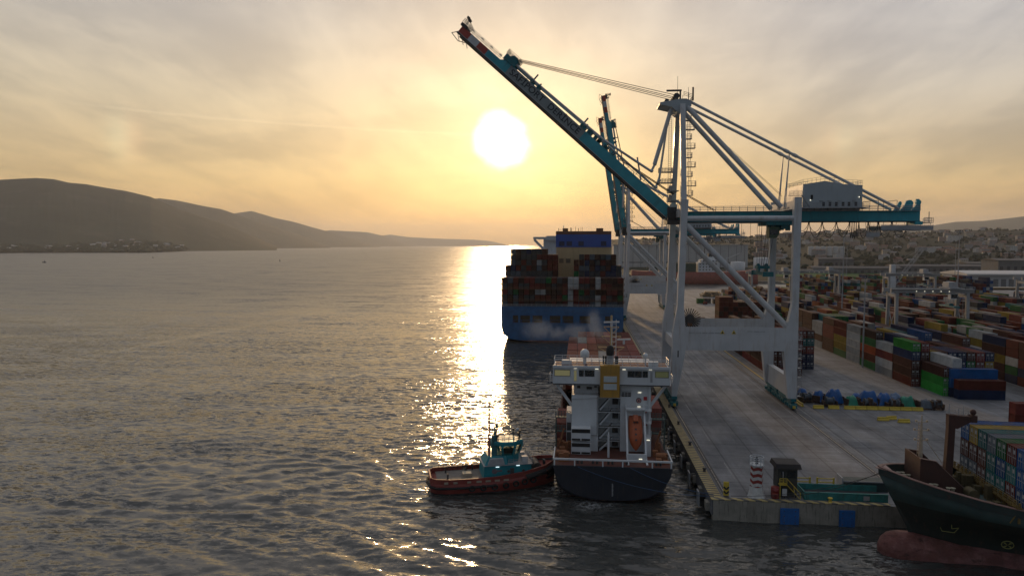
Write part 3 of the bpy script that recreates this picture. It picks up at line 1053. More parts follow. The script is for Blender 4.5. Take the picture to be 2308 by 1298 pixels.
    for k in range(16):
        x = random.uniform(23.2, 28.8); y = random.uniform(-4.4, 3.8)
        tr.box(x, x + random.uniform(.5, 1.4), y, y + random.uniform(.4, 1.2), 43.4 + random.random(), 45.0)
    to = tr.build('trolley', M['teal_dark'], root)
    cb = MB(); cb.prism([(23.4, 41.7), (25.2, 41.7), (25.9, 42.8), (25.9, 44.4), (23.4, 44.4)], 'y', -5.0, -2.6)
    co = cb.build('cab', pm('cab_green', (.05, .085, .05), .5, .2, 1), to)
    MB().box(23.5, 25.5, -5.04, -4.98, 42.5, 43.8).build('cab_window', M['glass'], co)
    pf = MB(); pf.box(26.6, 30.4, -3.2, 3.2, 41.6, 41.7); pf.rail([(26.6, -3.2, 41.7), (30.4, -3.2, 41.7), (30.4, 3.2, 41.7)], 1.1, .05, 1.0)
    pf.ladder((29.9, -3.0, 38.4), (29.9, -3.0, 41.6), .6)
    pf.build('service_cage', M['dark'], to)
    rp = MB()
    for x in (22.3, 23.5, 24.9, 25.8):
        for y in (-2.2, 2.2):
            rp.tube((x, y, 45.6), (23.2 + (x - 24) * .45, y, 34.6), .045, 4)
    rp.build('hoist_rope', M['rope'], root)
    sp = MB()
    sp.box(21.7, 24.7, -1.5, 1.5, 33.9, 34.7); sp.box(22.3, 24.1, -5.6, 5.6, 32.4, 33.2)
    for y in (-5.6, 5.6):
        sp.box(21.9, 24.5, y - .3, y + .3, 32.1, 33.3)
    for x in (22.2, 24.2):
        sp.tube((x, -.2, 34.7), (x, .2, 34.7), .55, 10); sp.box(x - .2, x + .2, -1.2, 1.2, 33.2, 33.9)
    sp.build('spreader', M['teal_dark'], root)
    # festoon cables: hanging loops under the girder
    fs = MB()
    xs = [30.4, 33.6, 36.8, 40.2, 43.4, 43.9, 44.4, 44.9, 45.5, 47.8, 50.2, 53.4, 57.2]
    deep = [3.6, 3.9, 3.9, 3.8, 4.0, 4.1, 4.2, 4.1, 4.0, 3.8, 3.9, 3.9]
    for (a, b, dp) in zip(xs[:-1], xs[1:], deep):
        pts = [(a + (b - a) * t / 12, -2.9, 45.7 - dp * (1 - (2 * t / 12 - 1) ** 2) ** .8) for t in range(13)]
        fs.path(pts, .085, 4)
        if b - a > 2:
            pts = [(a + (b - a) * t / 12, -2.6, 45.7 - dp * .62 * (1 - (2 * t / 12 - 1) ** 2) ** .8) for t in range(13)]
            fs.path(pts, .06, 4)
        fs.box(a - .15, a + .15, -3.1, -2.3, 45.5, 45.85); fs.cut()
    for k in range(4):
        x = 17.6 + k * 2.2
        fs.tube((x, -1.2, 45.8), (x, -1.2, 38.0 - k % 2), .04, 4); fs.cut()
    fs.build_each('festoon_cable', M['rope'], root)
    # fan-like cable reel on the rear portal beam
    cr_ = MB()
    c = Vector((6.6, 9.0, 19.8))
    for k in range(26):
        a = 2 * math.pi * k / 26
        d = Vector((math.cos(a), 0, math.sin(a)))
        cr_.beam(c + d * .9, c + d * 2.95, .2, .42, (0, 1, 0))
    cr_.tube(c + Vector((0, -.5, 0)), c + Vector((0, .5, 0)), 1.15, 16)
    cr_.tube(c + Vector((0, -.8, 0)), c + Vector((0, -.5, 0)), .6, 12)
    cr_.build('cable_reel', M['dark'], root)
    MB().box(6.0, 7.2, 8.7, 9.6, 17.9, 19.2).build('reel_bracket', M['rust'], root)
    # access ladder and cage beside the near land leg
    ld = MB()
    for k in range(7):
        z = 3.2 + k * 2.3
        ld.box(CR_LAND + .8, CR_LAND + 1.9, -10.9, -9.6, z, z + .07)
        ld.rail([(CR_LAND + .9, -10.9, z), (CR_LAND + 1.9, -10.9, z), (CR_LAND + 1.9, -9.6, z)], 1, .035, .8, 1)
        ld.ladder((CR_LAND + 1.2, -10.6, z), (CR_LAND + 1.6, -10.2, z + 2.3), .6, (1, 0, 0), .035, .3)
    ld.build('leg_stair', M['grey'], root)
    return root


def make_boom(root, angle, text=False):
    """boom built along local -X, hinged at (0,0,47.4), raised by angle degrees"""
    L = 73.4
    D = 2.75
    mb = MB()
    mb.loft([[(0, -1.6, -1.0), (0, 1.6, -1.0), (0, 1.6, 1.4), (0, -1.6, 1.4)], [(-3.5, -1.7, -1.3), (-3.5, 1.7, -1.3), (-3.5, 1.7, 1.45), (-3.5, -1.7, 1.45)],
             [(-59, -1.7, -1.3), (-59, 1.7, -1.3), (-59, 1.7, 1.45), (-59, -1.7, 1.45)], [(-60.2, -1.7, -1.3), (-60.2, 1.7, -1.3), (-60.2, 1.7, .6), (-60.2, -1.7, .6)],
             [(-64.2, -1.7, -1.3), (-64.2, 1.7, -1.3), (-64.2, 1.7, .55), (-64.2, -1.7, .55)]], True, False)
    b = mb.build('boom', M['teal'], root)
    b.location = (.1, 0, 47.3)
    b.rotation_euler = (0, rad(angle), 0)
    for x0, x1, m in ((-64.2, -67.2, 'red'), (-67.2, -70.2, 'white'), (-70.2, -L, 'red')):
        MB().box(x1, x0, -1.7, 1.7, -1.3, .55).build('warning_band', M[m], b)
    r = MB(); r.box(-L, -1, -2.3, -1.7, -1.75, -1.35); r.box(-L, -1, 1.7, 2.3, -1.75, -1.35)
    r.build('trolley_rail', M['dark'], b)
    r = MB(); r.box(-L, -1, -2.32, -2.1, -1.34, -1.26)
    r.build('rail_edge', M['white'], b)
    w = MB()
    w.rail([(-L + .5, -1.9, .6), (-60.5, -1.9, .6)], 1.2, .045, 1.4, 2); w.cut()
    w.rail([(-L + .5, 1.9, .6), (-60.5, 1.9, .6)], 1.2, .045, 1.4, 2); w.cut()
    for k in range(4):
        w.box(-L + 2.6 + k * 3.2, -L + 3.4 + k * 3.2, -1.95, -1.9, 1.45, 1.65)
    w.cut(); w.rail([(-22, -2.2, 1.5), (-5, -2.2, 1.5)], 1.1, .06, 1.3, 2); w.cut()
    w.rail([(-54, -2.2, 1.5), (-50, -2.2, 1.5)], 1.1, .04, 1.0, 2)
    w.build_each('walkway_railing', M['grey'], b)
    t = MB()
    t.box(-59.8, -56.0, -2.2, 2.2, 1.45, 2.9); t.prism([(-60.2, 1.45), (-56, 1.45), (-56, 3.3), (-58.2, 3.9)], 'y', -1.0, 1.0)
    t.rail([(-60, -2.2, 2.9), (-56, -2.2, 2.9), (-56, 2.2, 2.9), (-60, 2.2, 2.9)], 1.2, .05, .7, 2, True)
    for y in (-1.5, -.5, .5, 1.5):
        t.tube((-57.2, y - .15, 3.2), (-57.2, y + .15, 3.2), .65, 12)
    t.build('sheave_head', M['teal_dark'], b)
    t = MB()
    t.box(-L - .6, -L + 1.4, -2.1, 2.1, .5, 1.3); t.rail([(-L - .6, -2.1, 1.3), (-L + 1.4, -2.1, 1.3), (-L + 1.4, 2.1, 1.3)], 1.1, .06, .7, 2)
    for y in (-1.2, .4, 1.3):
        t.tube((-L - .2, y, 1.2), (-L - .5, y, 3.4), .09, 5); t.box(-L - .7, -L + .1, y - .25, y + .25, 2.9, 3.5)
    for x in (-L + .2, -L + 1.6, -L + 3.0):
        t.tube((x, -2.2, -1.5), (x + 1.9, -2.2, -3.0), .09, 5)
    t.path([(-L, -2.2, -1.5), (-L - .9, -2.2, -2.6), (-L + 1.8, -2.2, -3.1), (-L + 4.6, -2.2, -1.7)], .1, 5)
    t.build('boom_tip_platform', M['dark'], b)
    # stay bars folded down on the top chord
    s = MB()
    for y in (-1.55, 1.55):
        s.tube((-56, y, 2.3), (-50, y, 2.3), .30, 8)
        s.tube((-50, y, 2.3), (-26, y, 2.9), .27, 8)
    s.build('folded_stay', M['white'], b)
    br = MB()
    for x, h in ((-50.2, 4.2), (-33, 4.4), (-48, 3.0), (-32, 3.2)):
        br.tube((x, -1.2, 1.4), (x, -1.2, h), .22, 6)
        br.box(x - .35, x + .35, -2, 2, 1.45, 2.4); br.cut()
    for k in range(9):
        x = -31 + random.uniform(-1.5, 9)
        br.box(x, x + .8, -1.8, 1.8, 1.45, 1.9 + random.random() * .8); br.cut()
    br.build_each('stay_bracket', M['teal_dark'], b)
    if text:
        pl = MB(); pl.box(-57.0, -31.2, -1.735, -1.70, -1.18, 1.36)
        po = pl.build('name_panel', pm('grey_name_panel', (.20, .23, .235), .6, .12, .5), b)
        lettering('lettering', 'SAF\u0130PORT', 2.25, M['letter'], po, (-50.4, -1.745, .1), (rad(90), 0, 0), sx=1.12)
        lettering('lettering', 'DER\u0130NCE', 2.25, M['letter'], po, (-37.6, -1.745, .1), (rad(90), 0, 0), sx=1.12)
    return b


def boom_pt(angle, x, y, z):
    a = rad(angle)
    return Vector((.1 + x * math.cos(a) + z * math.sin(a), y, 47.3 - x * math.sin(a) + z * math.cos(a)))


def boom_rigging(root, angle):
    s = MB()
    for y in (-3.0, 3.4):
        # upper link, knee, lower link back along the boom
        top = Vector((-.6, y * .8, 74.4))
        if angle < 60:
            knee = Vector((-5.4, y, 58.8)) if y < 0 else Vector((-3.6, y, 55.2))
            att = boom_pt(angle, -26 if y < 0 else -24.5, math.copysign(1.5, y), 2.9)
            if y < 0:
                s.tube(top, knee + Vector((.7, 0, 1.6)), .52, 10)
                s.tube(knee + Vector((.9, 0, 1.9)), knee, .3, 8)
            else:
                for dy in (-.45, .45):
                    s.tube(top + Vector((0, dy, 0)), knee + Vector((.9, dy, 2.6)), .24, 8)
                s.tube(knee + Vector((.95, 0, 2.7)), knee, .3, 8)
            for dy in (-.5, .5):
                s.tube(knee + Vector((0, dy, -.2)), att + Vector((0, dy * .8, 0)), .24, 8)
            s.sphere(knee, .5, 8, 6); s.sphere(knee + Vector((.8, 0, 1.7)), .5, 8, 6)
        else:
            knee = Vector((-1.2, y, 60.0))
            att = boom_pt(angle, -26, math.copysign(1.5, y), 2.9)
            s.tube(top, knee, .35, 8)
            s.tube(knee, att, .3, 8)
    if angle < 60:
        a, b = boom_pt(angle, -25, -1.6, 2.2), Vector((-7.6, -2.6, 60.6))
        s.tube(boom_pt(angle, -12.2, -1.2, 1.6), Vector((-9.0, -2.6, 62.3)), .2, 6)
    s.build('fore_stay', M['white'], root)
    r = MB()
    for y, z in ((-1.7, 77.9), (-.5, 77.6), (.4, 77.4), (1.6, 77.2)):
        r.tube((.5, y, z), boom_pt(angle, -57.2, y * .9, 3.5), .085, 5)
    for y in (-1.0, 1.0):
        r.tube((.6, y, 53.0), boom_pt(angle, -20, y, 2.2), .12, 5)
        r.tube((2.6, y, 53.5), (11, y, 48.8), .1, 5)
    r.tube((2, 0, 76), (27, -2, 52.6), .04, 4); r.tube((2, .8, 76), (27.4, -1, 52.2), .04, 4)
    r.build('hoist_rope', M['rope'], root)


def make_cranes():
    base = [(23.3, 181.0), (23.6, 376.0), (23.6, 441.0)]
    labs = ['nearest white and teal quay crane with lettered boom half raised', 'second quay crane along the berth beside the blue ship, boom steeply raised', 'furthest quay crane along the berth, its raised boom tip the lowest']
    root = None
    for i, (x, y) in enumerate(base):
        if i == 0:
            root = empty('quay_crane', (x, y, DZ), labs[0], 'crane', 'quay cranes on the berth rails')
            crane_parts(root)
            r = root
            ang = 41.9
            make_boom(r, ang, True)
        else:
            r = copy_tree(root, skip=('boom', 'fore_stay', 'hoist_rope', 'leg_number', 'spreader'))
            r['label'] = labs[i]
            r.location = (x, y, DZ)
            ang = 81.0
            if i == 1:
                bm = make_boom(r, ang, False)
                first_steep = bm
            else:
                copy_tree(first_steep, r)
        boom_rigging(r, ang)
        lettering('leg_number', str(i + 1), 2.3, M['letter'], r, (.75, -11.21, 13.2), (rad(90), 0, 0))


make_cranes()

# ------------------------------------------------------------------ shipping containers
CW, CH = 2.33, 2.46
CL = {'40': 11.5, '20': 5.7}
CCOL = {
    'rust red': (.100, .022, .016), 'brown': (.066, .027, .020), 'dark brown': (.042, .021, .017), 'orange': (.22, .045, .016),
    'dark blue': (.012, .026, .070), 'blue': (.012, .065, .19), 'light grey': (.26, .275, .275), 'white': (.40, .41, .405),
    'green': (.014, .105, .035), 'bright green': (.030, .24, .036), 'teal': (.022, .13, .13), 'yellow': (.24, .17, .028),
    'dark grey': (.050, .055, .060), 'dull red': (.145, .032, .027), 'pink red': (.26, .085, .070), 'blue grey': (.075, .10, .125),
}


def container_mat(name, col):
    m = bpy.data.materials.new('container_' + name.replace(' ', '_'))
    m.use_nodes = True
    nt = m.node_tree
    g = G(nt)
    bs = nt.nodes['Principled BSDF']
    tc = NT(nt, 'ShaderNodeTexCoord')
    oi = NT(nt, 'ShaderNodeObjectInfo')
    o = g.v('ADD', tc.outputs['Object'], g.v('SCALE', (7.3, 3.1, 5.7), s=g.m('MULTIPLY', oi.outputs['Random'], 40.0)))
    c = g.v('SCALE', col, s=g.ramp(oi.outputs['Random'], 0, 1, .75, 1.25, False))
    n = g.noise(o, .45, 5, .6)
    c = g.v('SCALE', c, s=g.ramp(n, .3, .7, .78, 1.2, False))
    r = g.noise(g.map(o, sc=(2.2, 2.2, .5)), 1.3, 6, .7)
    c = g.mix(g.ramp(r, .56, .76, 0, .65), c, (.10, .045, .025))
    # weathered, dusty roof panel
    nz = g.sep(NT(nt, 'ShaderNodeNewGeometry').outputs['Normal'])[2]
    roof = g.m('MULTIPLY', g.ramp(nz, .6, .9, 0, 1), g.ramp(g.noise(o, .8, 5, .65), .35, .65, .15, .6))
    c = g.mix(roof, c, (.135, .10, .09))
    nt.links.new(c, bs.inputs['Base Color'])
    bs.inputs['Roughness'].default_value = .9
    bs.inputs['Specular IOR Level'].default_value = .08
    return m


CM = {k: container_mat(k, v) for k, v in CCOL.items()}
M['gasket'] = pm('door_gasket', (.04, .04, .04), .7, .2, 2)


def container_shape(L, detail=True):
    """corrugated box; long axis local Y, door end at -Y, origin at the base centre"""
    mb = MB()
    w, h, l = CW / 2, CH, L / 2
    if not detail:
        mb.box(-w, w, -l, l, 0, h)
        return mb
    fr = .10
    for sx in (-1, 1):                                   # corner posts and rails
        for sy in (-1, 1):
            mb.box(sx * w - (fr if sx > 0 else 0), sx * w + (fr if sx < 0 else 0), sy * l - (.14 if sy > 0 else 0), sy * l + (.14 if sy < 0 else 0), 0, h)
    for sx in (-1, 1):
        x0, x1 = (w - .07, w) if sx > 0 else (-w, -w + .07)
        mb.box(x0, x1, -l + .14, l - .14, 0, .16); mb.box(x0, x1, -l + .14, l - .14, h - .08, h)
        n = int((L - .3) / .28)
        pts = []
        for k in range(n):
            y = -l + .14 + (L - .28) * k / n
            d = (L - .28) / n
            pts += [(y, .0), (y + d * .35, .0), (y + d * .5, .045), (y + d * .85, .045)]
        pts.append((l - .14, 0))
        vs = []
        for y, dp in pts:
            x = sx * (w - .025 - dp)
            vs += [(x, y, .16), (x, y, h - .08)]
        fs = [(2 * i, 2 * i + 2, 2 * i + 3, 2 * i + 1) if sx < 0 else (2 * i, 2 * i + 1, 2 * i + 3, 2 * i + 2) for i in range(len(pts) - 1)]
        mb.add(vs, fs)
    for sy in (-1, 1):
        y0, y1 = (l - .06, l) if sy > 0 else (-l, -l + .06)
        mb.box(-w + fr, w - fr, y0, y1, 0, .15); mb.box(-w + fr, w - fr, y0, y1, h - .13, h)
    mb.box(-w + .07, w - .07, l - .09, l - .04, .15, h - .13)
    # door leaves recessed, with locking bars
    mb.box(-w + fr, -.02, -l + .05, -l + .1, .15, h - .13); mb.box(.02, w - fr, -l + .05, -l + .1, .15, h - .13)
    # roof, slightly sunk with cross corrugation
    n = int(L / .6)
    for k in range(n):
        y = -l + .14 + (L - .28) * k / n
        mb.box(-w + .07, w - .07, y, y + (L - .28) / n * .55, h - .075, h - .03)
    mb.add([(-w + .07, -l + .06, h - .06), (w - .07, -l + .06, h - .06), (w - .07, l - .06, h - .06), (-w + .07, l - .06, h - .06)], [(0, 1, 2, 3)])
    return mb


def door_shape(L):
    mb = MB()
    l = L / 2
    for x in (-.82, -.36, .36, .82):
        mb.tube((x, -l + .02, .1), (x, -l + .02, CH - .1), .028, 5)
        mb.box(x - .12, x + .3, -l - .0, -l + .04, 1.0, 1.06)
    for x in (-.55, .55):
        mb.box(x - .3, x + .3, -l + .03, -l + .052, 1.5, 2.0)
    mb.box(-.03, .03, -l + .04, -l + .06, .15, CH - .13)
    return mb


CMESH, DMESH = {}, {}
CLIST = []


def cadd(x, y, z, col, label, group, L='40', rot=0.0, exposed=True, front=False):
    CLIST.append(dict(x=x, y=y, z=z, col=col, label=label, group=group, L=L, rot=rot, exposed=exposed, front=front))


def place_containers(limit=300):
    camp = Vector((0, 0, CAM_H))
    # fix every exposed box a rank by how large it shows
    for c in CLIST:
        d = (Vector((c['x'], c['y'], c['z'])) - camp).length
        c['rank'] = (0 if c['exposed'] else 1e6) + d * (1.0 if c['L'] == '40' else 1.25)
    CLIST.sort(key=lambda c: c['rank'])
    single = [c for c in CLIST[:limit] if c['exposed']]
    rest = [c for c in CLIST if c not in single]
    for c in single:
        k = (c['L'], c['col'])
        if k not in CMESH:
            CMESH[k] = container_shape(CL[c['L']]).mesh('shipping_container', CM[c['col']])
        o = bpy.data.objects.new('shipping_container', CMESH[k])
        COL.objects.link(o)
        o.location = (c['x'], c['y'], c['z'])
        o.rotation_euler = (0, 0, c['rot'] + random.uniform(-.003, .003))
        tag(o, c['label'], 'container', c['group'])
        if c['front']:
            if c['L'] not in DMESH:
                DMESH[c['L']] = door_shape(CL[c['L']]).mesh('door_bars', M['grey'])
            dd = bpy.data.objects.new('door_bars', DMESH[c['L']])
            COL.objects.link(dd)
            dd.parent = o
    if rest:
        mb = MB()
        keys = list(CM)
        for c in rest:
            mb.cur = keys.index(c['col'])
            w, l = CW - .08, CL[c['L']] - .06
            mb.obox((c['x'], c['y'], c['z'] + CH / 2), w, l, CH - .05, c['rot'])
        o = mb.build('stacked_containers', [CM[k] for k in keys])
        tag(o, kind='stuff')


ORD = ['bottom', 'second', 'third', 'fourth', 'fifth', 'sixth', 'seventh', 'eighth', 'ninth', 'tenth', 'eleventh']
YARDCOL = ['rust red'] * 6 + ['brown'] * 6 + ['dark brown'] * 3 + ['dull red'] * 5 + ['dark blue'] * 6 + ['light grey'] * 5 + ['white'] * 3 + ['green'] * 4 + ['yellow'] * 4 + ['blue'] * 4 + ['orange'] * 2 + ['teal'] * 2 + ['dark grey'] * 2

# ------------------------------------------------------------------ ships
def hull_mat(name, top, low, zsplit, rough=.5, stain=(.06, .04, .03), samt=.45, top2=None, z2=None):
    m = bpy.data.materials.new(name)
    m.use_nodes = True
    nt = m.node_tree
    g = G(nt)
    bs = nt.nodes['Principled BSDF']
    o = NT(nt, 'ShaderNodeTexCoord').outputs['Object']
    x, y, z = g.sep(o)
    f = g.ramp(g.m('ADD', z, g.m('MULTIPLY', g.m('SUBTRACT', g.noise(o, .6, 4), .5), .25)), zsplit - .05, zsplit + .05)
    lowm = g.mix(g.ramp(g.noise(g.map(o, loc=(2, 9, 4), sc=(1, .8, 1.3)), .55, 7, .72), .42, .66), low, tuple(min(1, v * 1.35 + .035) for v in low))
    lowm = g.mix(g.ramp(g.noise(g.map(o, loc=(7, 1, 3), sc=(1, .6, 1.6)), .9, 7, .75), .52, .70), lowm, tuple(v * .3 for v in low))
    c = g.mix(f, lowm, top)
    if top2:
        c = g.mix(g.ramp(z, z2 - .06, z2 + .06), c, top2)
    c = g.v('SCALE', c, s=g.ramp(g.noise(o, .35, 5, .6), .3, .7, .75, 1.25, False))
    c = g.mix(g.ramp(g.noise(g.map(o, sc=(1.6, 1.6, .22)), 1.1, 6, .7), .52, .76, 0, samt), c, stain)
    nt.links.new(c, bs.inputs['Base Color'])
    bs.inputs['Roughness'].default_value = rough
    b = NT(nt, 'ShaderNodeBump'); b.inputs['Strength'].default_value = .25; b.inputs['Distance'].default_value = .06
    nt.links.new(g.noise(o, .55, 3, .5), b.inputs['Height'])
    nt.links.new(b.outputs[0], bs.inputs['Normal'])
    return m


def hull_loft(mb, secs, n=None):
    """secs: list of (y, [(halfwidth, z) from deck edge to keel]) lofted as a closed hull with deck"""
    rings = []
    for y, pts in secs:
        rings.append([(-x, y, z) for x, z in pts] + [(x, y, z) for x, z in reversed(pts[:-1])] if pts[-1][0] == 0 else
                     [(-x, y, z) for x, z in pts] + [(x, y, z) for x, z in reversed(pts)])
    mb.loft(rings, True, True, (True, True))


def feeder():
    S = empty('feeder_container_ship', (5.55, 113.4, 0), 'small container ship moored stern on, white superstructure and yellow funnel', 'ship')
    W = M['white_clean']
    hm = hull_mat('navy_hull', (.011, .015, .024), (.13, .03, .022), .25, .7)
    mb = MB()
    full = [(10, 6.2), (10, 3.5), (10, 1), (9.6, -2.2), (8, -4), (0, -4)]
    hull_loft(mb, [(0, [(9.95, 6.2), (9.6, 4.6), (8.4, 2.5), (6.2, 1.2), (3.2, .6), (0, .45)]), (3, [(10, 6.2), (9.9, 4.4), (9.3, 2.0), (7.4, .2), (4, -.6), (0, -1)]), (10, [(10, 6.2), (10, 4), (9.8, 1), (9, -1.6), (6, -3.4), (0, -3.8)]),
                   (18, full), (74, full), (84, [(7.8, 6.6), (7, 4), (6, 1), (5, -2), (3.5, -4), (0, -4)]), (93, [(1.2, 8.4), (.7, 4), (.6, 1), (.5, -2), (.4, -4), (0, -4)])])
    mb.build('hull', hm, S)
    MB().box(-9.8, 9.8, .3, 80, 5.6, 6.215).build('deck', pm('red_brown_deck', (.10, .035, .026), .75, .25, .5, (.05, .04, .035), .6), S)
    mb = MB()
    mb.box(-9.95, 9.95, .0, .28, 7.15, 7.42)
    for x in (-9.8, -6.4, -1.7, 1.6, 6.5, 9.6):
        mb.box(x, x + .22, .02, .24, 6.2, 7.15)
    mb.box(-9.95, -9.75, .3, 7, 7.15, 7.35); mb.box(9.75, 9.95, .3, 7, 7.15, 7.35)
    mb.build('stern_rail', W, S)
    mb = MB(); mb.box(-.05, .05, -.06, -.02, 1.2, 3.4)
    for k in range(9):
        mb.box(.05, .2, -.06, -.02, 1.3 + k * .23, 1.38 + k * .23)
    mb.build('draught_marks', M['grey'], S)
    # casing block on the left, block on the right, stairwell between
    mb = MB(); mb.box(-6.95, -2.2, 8.6, 17, 6.2, 16.4)
    cs = mb.build('engine_casing', W, S)
    mb = MB(); mb.path([(-2.35, 8.5, 16.2), (-2.35, 8.5, 9.2), (-3.5, 8.5, 9.1)], .08, 6); mb.path([(-6.9, 8.52, 15.6), (-2.3, 8.52, 15.9)], .04, 5)
    mb.build('pipe', M['grey'], cs)
    mb = MB(); mb.box(-7.9, -7.0, 10, 16, 6.2, 12.6); mb.build('side_duct', M['white'], S)
    mb = MB(); mb.box(-7.82, -7.05, 9.96, 10.02, 7.6, 9.2); mb.box(-7.82, -7.05, 9.96, 10.02, 9.5, 11.0); mb.build('duct_louvre', M['dark'], S)
    mb = MB(); mb.box(1.75, 7.15, 9.0, 17, 6.2, 18.2); rb = mb.build('accommodation_block', W, S)
    mb = MB(); mb.box(-2.2, 1.75, 11.4, 17, 6.2, 18.2); mb.build('stairwell_wall', W, S)
    mb = MB(); mb.box(-6.6, -2.2, 10.6, 17, 16.4, 18.2); mb.build('upper_casing', W, S)
    # stairs and landings
    for k, z in enumerate((8.3, 10.8, 13.5, 16.1)):
        mb = MB(); mb.box(-2.2, 1.75, 8.7, 11.4, z - .12, z); mb.box(-2.2, 1.75, 8.66, 8.7, z - .22, z + .06)
        ln = mb.build('landing', W, S)
        MB().rail([(-.4, 8.75, z), (1.7, 8.75, z)], 1.0, .03, 1.0, 2).build('railing', M['grey'], ln)
        z0 = 6.2 if k == 0 else (8.3, 10.8, 13.5)[k - 1]
        mb = MB(); mb.beam((-1.9, 9.3, z0), (.3, 9.3, z), .7, .10); mb.beam((-1.9, 8.92, z0 + .25), (.3, 8.92, z + .25), .08, .24)
        so = mb.build('stair', W, S)
        mb = MB(); mb.beam((-1.9, 8.9, z0 + .55), (.3, 8.9, z + .55), .1, .2); mb.box(-2.15, 1.7, 8.6, 8.655, z - .05, z + .14); mb.build('handrail', M['dark'], so)  # dark handrail bar, plus a plain dark strip along the landing edge
        MB().box(.45, 1.5, 11.34, 11.42, z - 1.9, z - .35).build('dark_doorway', M['dark'], S)
    # bridge across the full beam
    mb = MB()
    mb.prism([(-10.3, 18.5), (-6.9, 18.2), (7.1, 18.2), (10.3, 18.5), (10.3, 21.0), (10.1, 21.75), (-10.1, 21.75), (-10.3, 21.0)], 'y', 8.2, 12.4)
    mb.box(-7.5, 7.5, 12.4, 17, 18.2, 21.7)
    br = mb.build('bridge', W, S)
    mb = MB(); mb.box(-10.2, -2.0, 7.95, 8.2, 18.35, 18.5); mb.box(1.6, 10.2, 7.95, 8.2, 18.35, 18.5); mb.build('ledge', M['dark'], br)
    mb = MB(); mb.box(-10.35, -1.9, 7.9, 8.2, 21.35, 21.8); mb.box(1.55, 10.35, 7.9, 8.2, 21.35, 21.8); mb.build('roof_edge', W, br)
    for x0, x1, lit in ((-10.0, -7.3, 1), (-5.6, -4.9, 0), (-4.6, -3.0, 0), (3.0, 4.1, 0), (4.3, 5.35, 0), (5.6, 6.4, 0), (7.8, 10.05, 2)):
        f = MB(); f.box(x0 - .08, x1 + .08, 8.15, 8.2 - .003, 19.85, 21.0)
        fo = f.build('window', M['dark'], br)
        MB().box(x0, x1, 8.11, 8.15, 19.93, 20.92).build('pane', M['litwin'] if lit == 1 else (em('dim_window', (.06, .065, .03), .5) if lit == 2 else M['glass']), fo)
    for x0, x1 in ((-6.55, -6.1), (6.9, 7.3)):
        MB().box(x0, x1, 8.14, 8.197, 19.0, 20.9).build('door', M['litwin'] if x0 < 0 else M['grey'], br)
    for sx in (-1, 1):
        MB().beam((sx * 9.9, 9.2, 18.5), (sx * 7.0, 9.6, 14.3), .55, .5).build('wing_strut', W, S)
        mb = MB(); mb.rail([(sx * 10.35, 8.3, 18.5), (sx * 10.9, 8.3, 18.5), (sx * 10.9, 11, 18.5)], 1.6, .05, .45, 3)
        mb.build('wing_rail', W, br)
    mb = MB()
    mb.rail([(-10.1, 8.1, 21.8), (10.1, 8.1, 21.8), (10.1, 12.2, 21.8), (-10.1, 12.2, 21.8)], 1.15, .04, 1.3, 2, True)
    mb.build('roof_railing', W, br)
    MB().box(-9.9, 9.9, 8.4, 12.3, 21.75, 21.8).build('roof_deck', pm('brown_roof', (.12, .04, .03), .8, .2, 1), br)
    mb = MB(); mb.box(-8.8, -7.0, 9.0, 10, 21.8, 22.6); mb.box(6.6, 8.3, 8.4, 9.4, 21.8, 22.6); mb.build('roof_locker', W, br)
    for x, z, r in ((-4.65, 23.7, .84), (6.2, 23.5, .44)):
        d = MB(); d.tube((x, 10, 21.8), (x, 10, z - r * .6), r * .35, 8); d.lathe((x, 10, z), [(r * .85, -r * .9), (r, -r * .5), (r, .1), (r * .85, r * .55), (r * .5, r * .87), (.02, r)], 14)
        d.build('radome', W, br)
    # balcony details under the bridge
    mb = MB(); mb.box(-6.0, -5.4, 10.55, 10.6, 17.2, 17.8); mb.cut(); mb.box(-4.3, -3.3, 10.55, 10.6, 16.9, 17.5); mb.cut(); mb.box(-2.9, -2.4, 10.55, 10.6, 17.4, 18.0)
    mb.build_each('dark_window', M['dark'], S)
    MB().rail([(-6.9, 8.7, 16.4), (-2.3, 8.7, 16.4)], 1.0, .035, .6, 3).build('balcony_rail', M['white'], S)
    MB().rail([(1.9, 8.8, 16.3), (3.6, 8.8, 16.3)], 1.0, .035, .5, 3).build('balcony_rail', M['white'], S)
    mb = MB(); mb.box(2.0, 3.6, 8.94, 9.0, 16.2, 17.0); mb.build('dark_window', M['dark'], S)
    # funnel
    yl = pm('funnel_yellow', (.36, .20, .035), .55, .12, .5, (.14, .09, .04), .5, streak=True)
    mb = MB(); mb.box(-1.9, 1.5, 7.4, 11.8, 16.3, 22.0); fn = mb.build('funnel', yl, S)
    lv = pm('funnel_louvre', (.50, .54, .55), .5, .1, 1)
    for z0, z1 in ((17.7, 18.75), (19.05, 20.1)):
        mb = MB(); mb.box(-1.3, 1.0, 7.33, 7.397, z0, z1)
        for k in range(7):
            mb.box(-1.3, 1.0, 7.28, 7.33, z0 + .05 + k * .145, z0 + .11 + k * .145)
        mb.build('louvre', lv, fn)
    mb = MB(); mb.tube((-.15, 9.2, 22), (-.15, 9.2, 23.8), .62, 14); mb.build('exhaust_pipe', M['grey'], fn)
    MB().lathe((-.15, 9.2, 23.6), [(.66, 0), (.72, .5), (.7, 1.1), (.5, 1.6), (.05, 1.8)], 14).build('exhaust_cap', M['black'], fn)
    for x in (-1.3, -.9, .9, 1.2):
        MB().tube((x, 9.6, 22), (x, 9.6, 23.4), .16, 8).build('exhaust_pipe', M['dark'], fn)
    # mast with yards and radar scanners ahead of the funnel
    mb = MB()
    mb.tube((.3, 14.5, 21.7), (.3, 14.5, 30.2), .32, 8, .18)
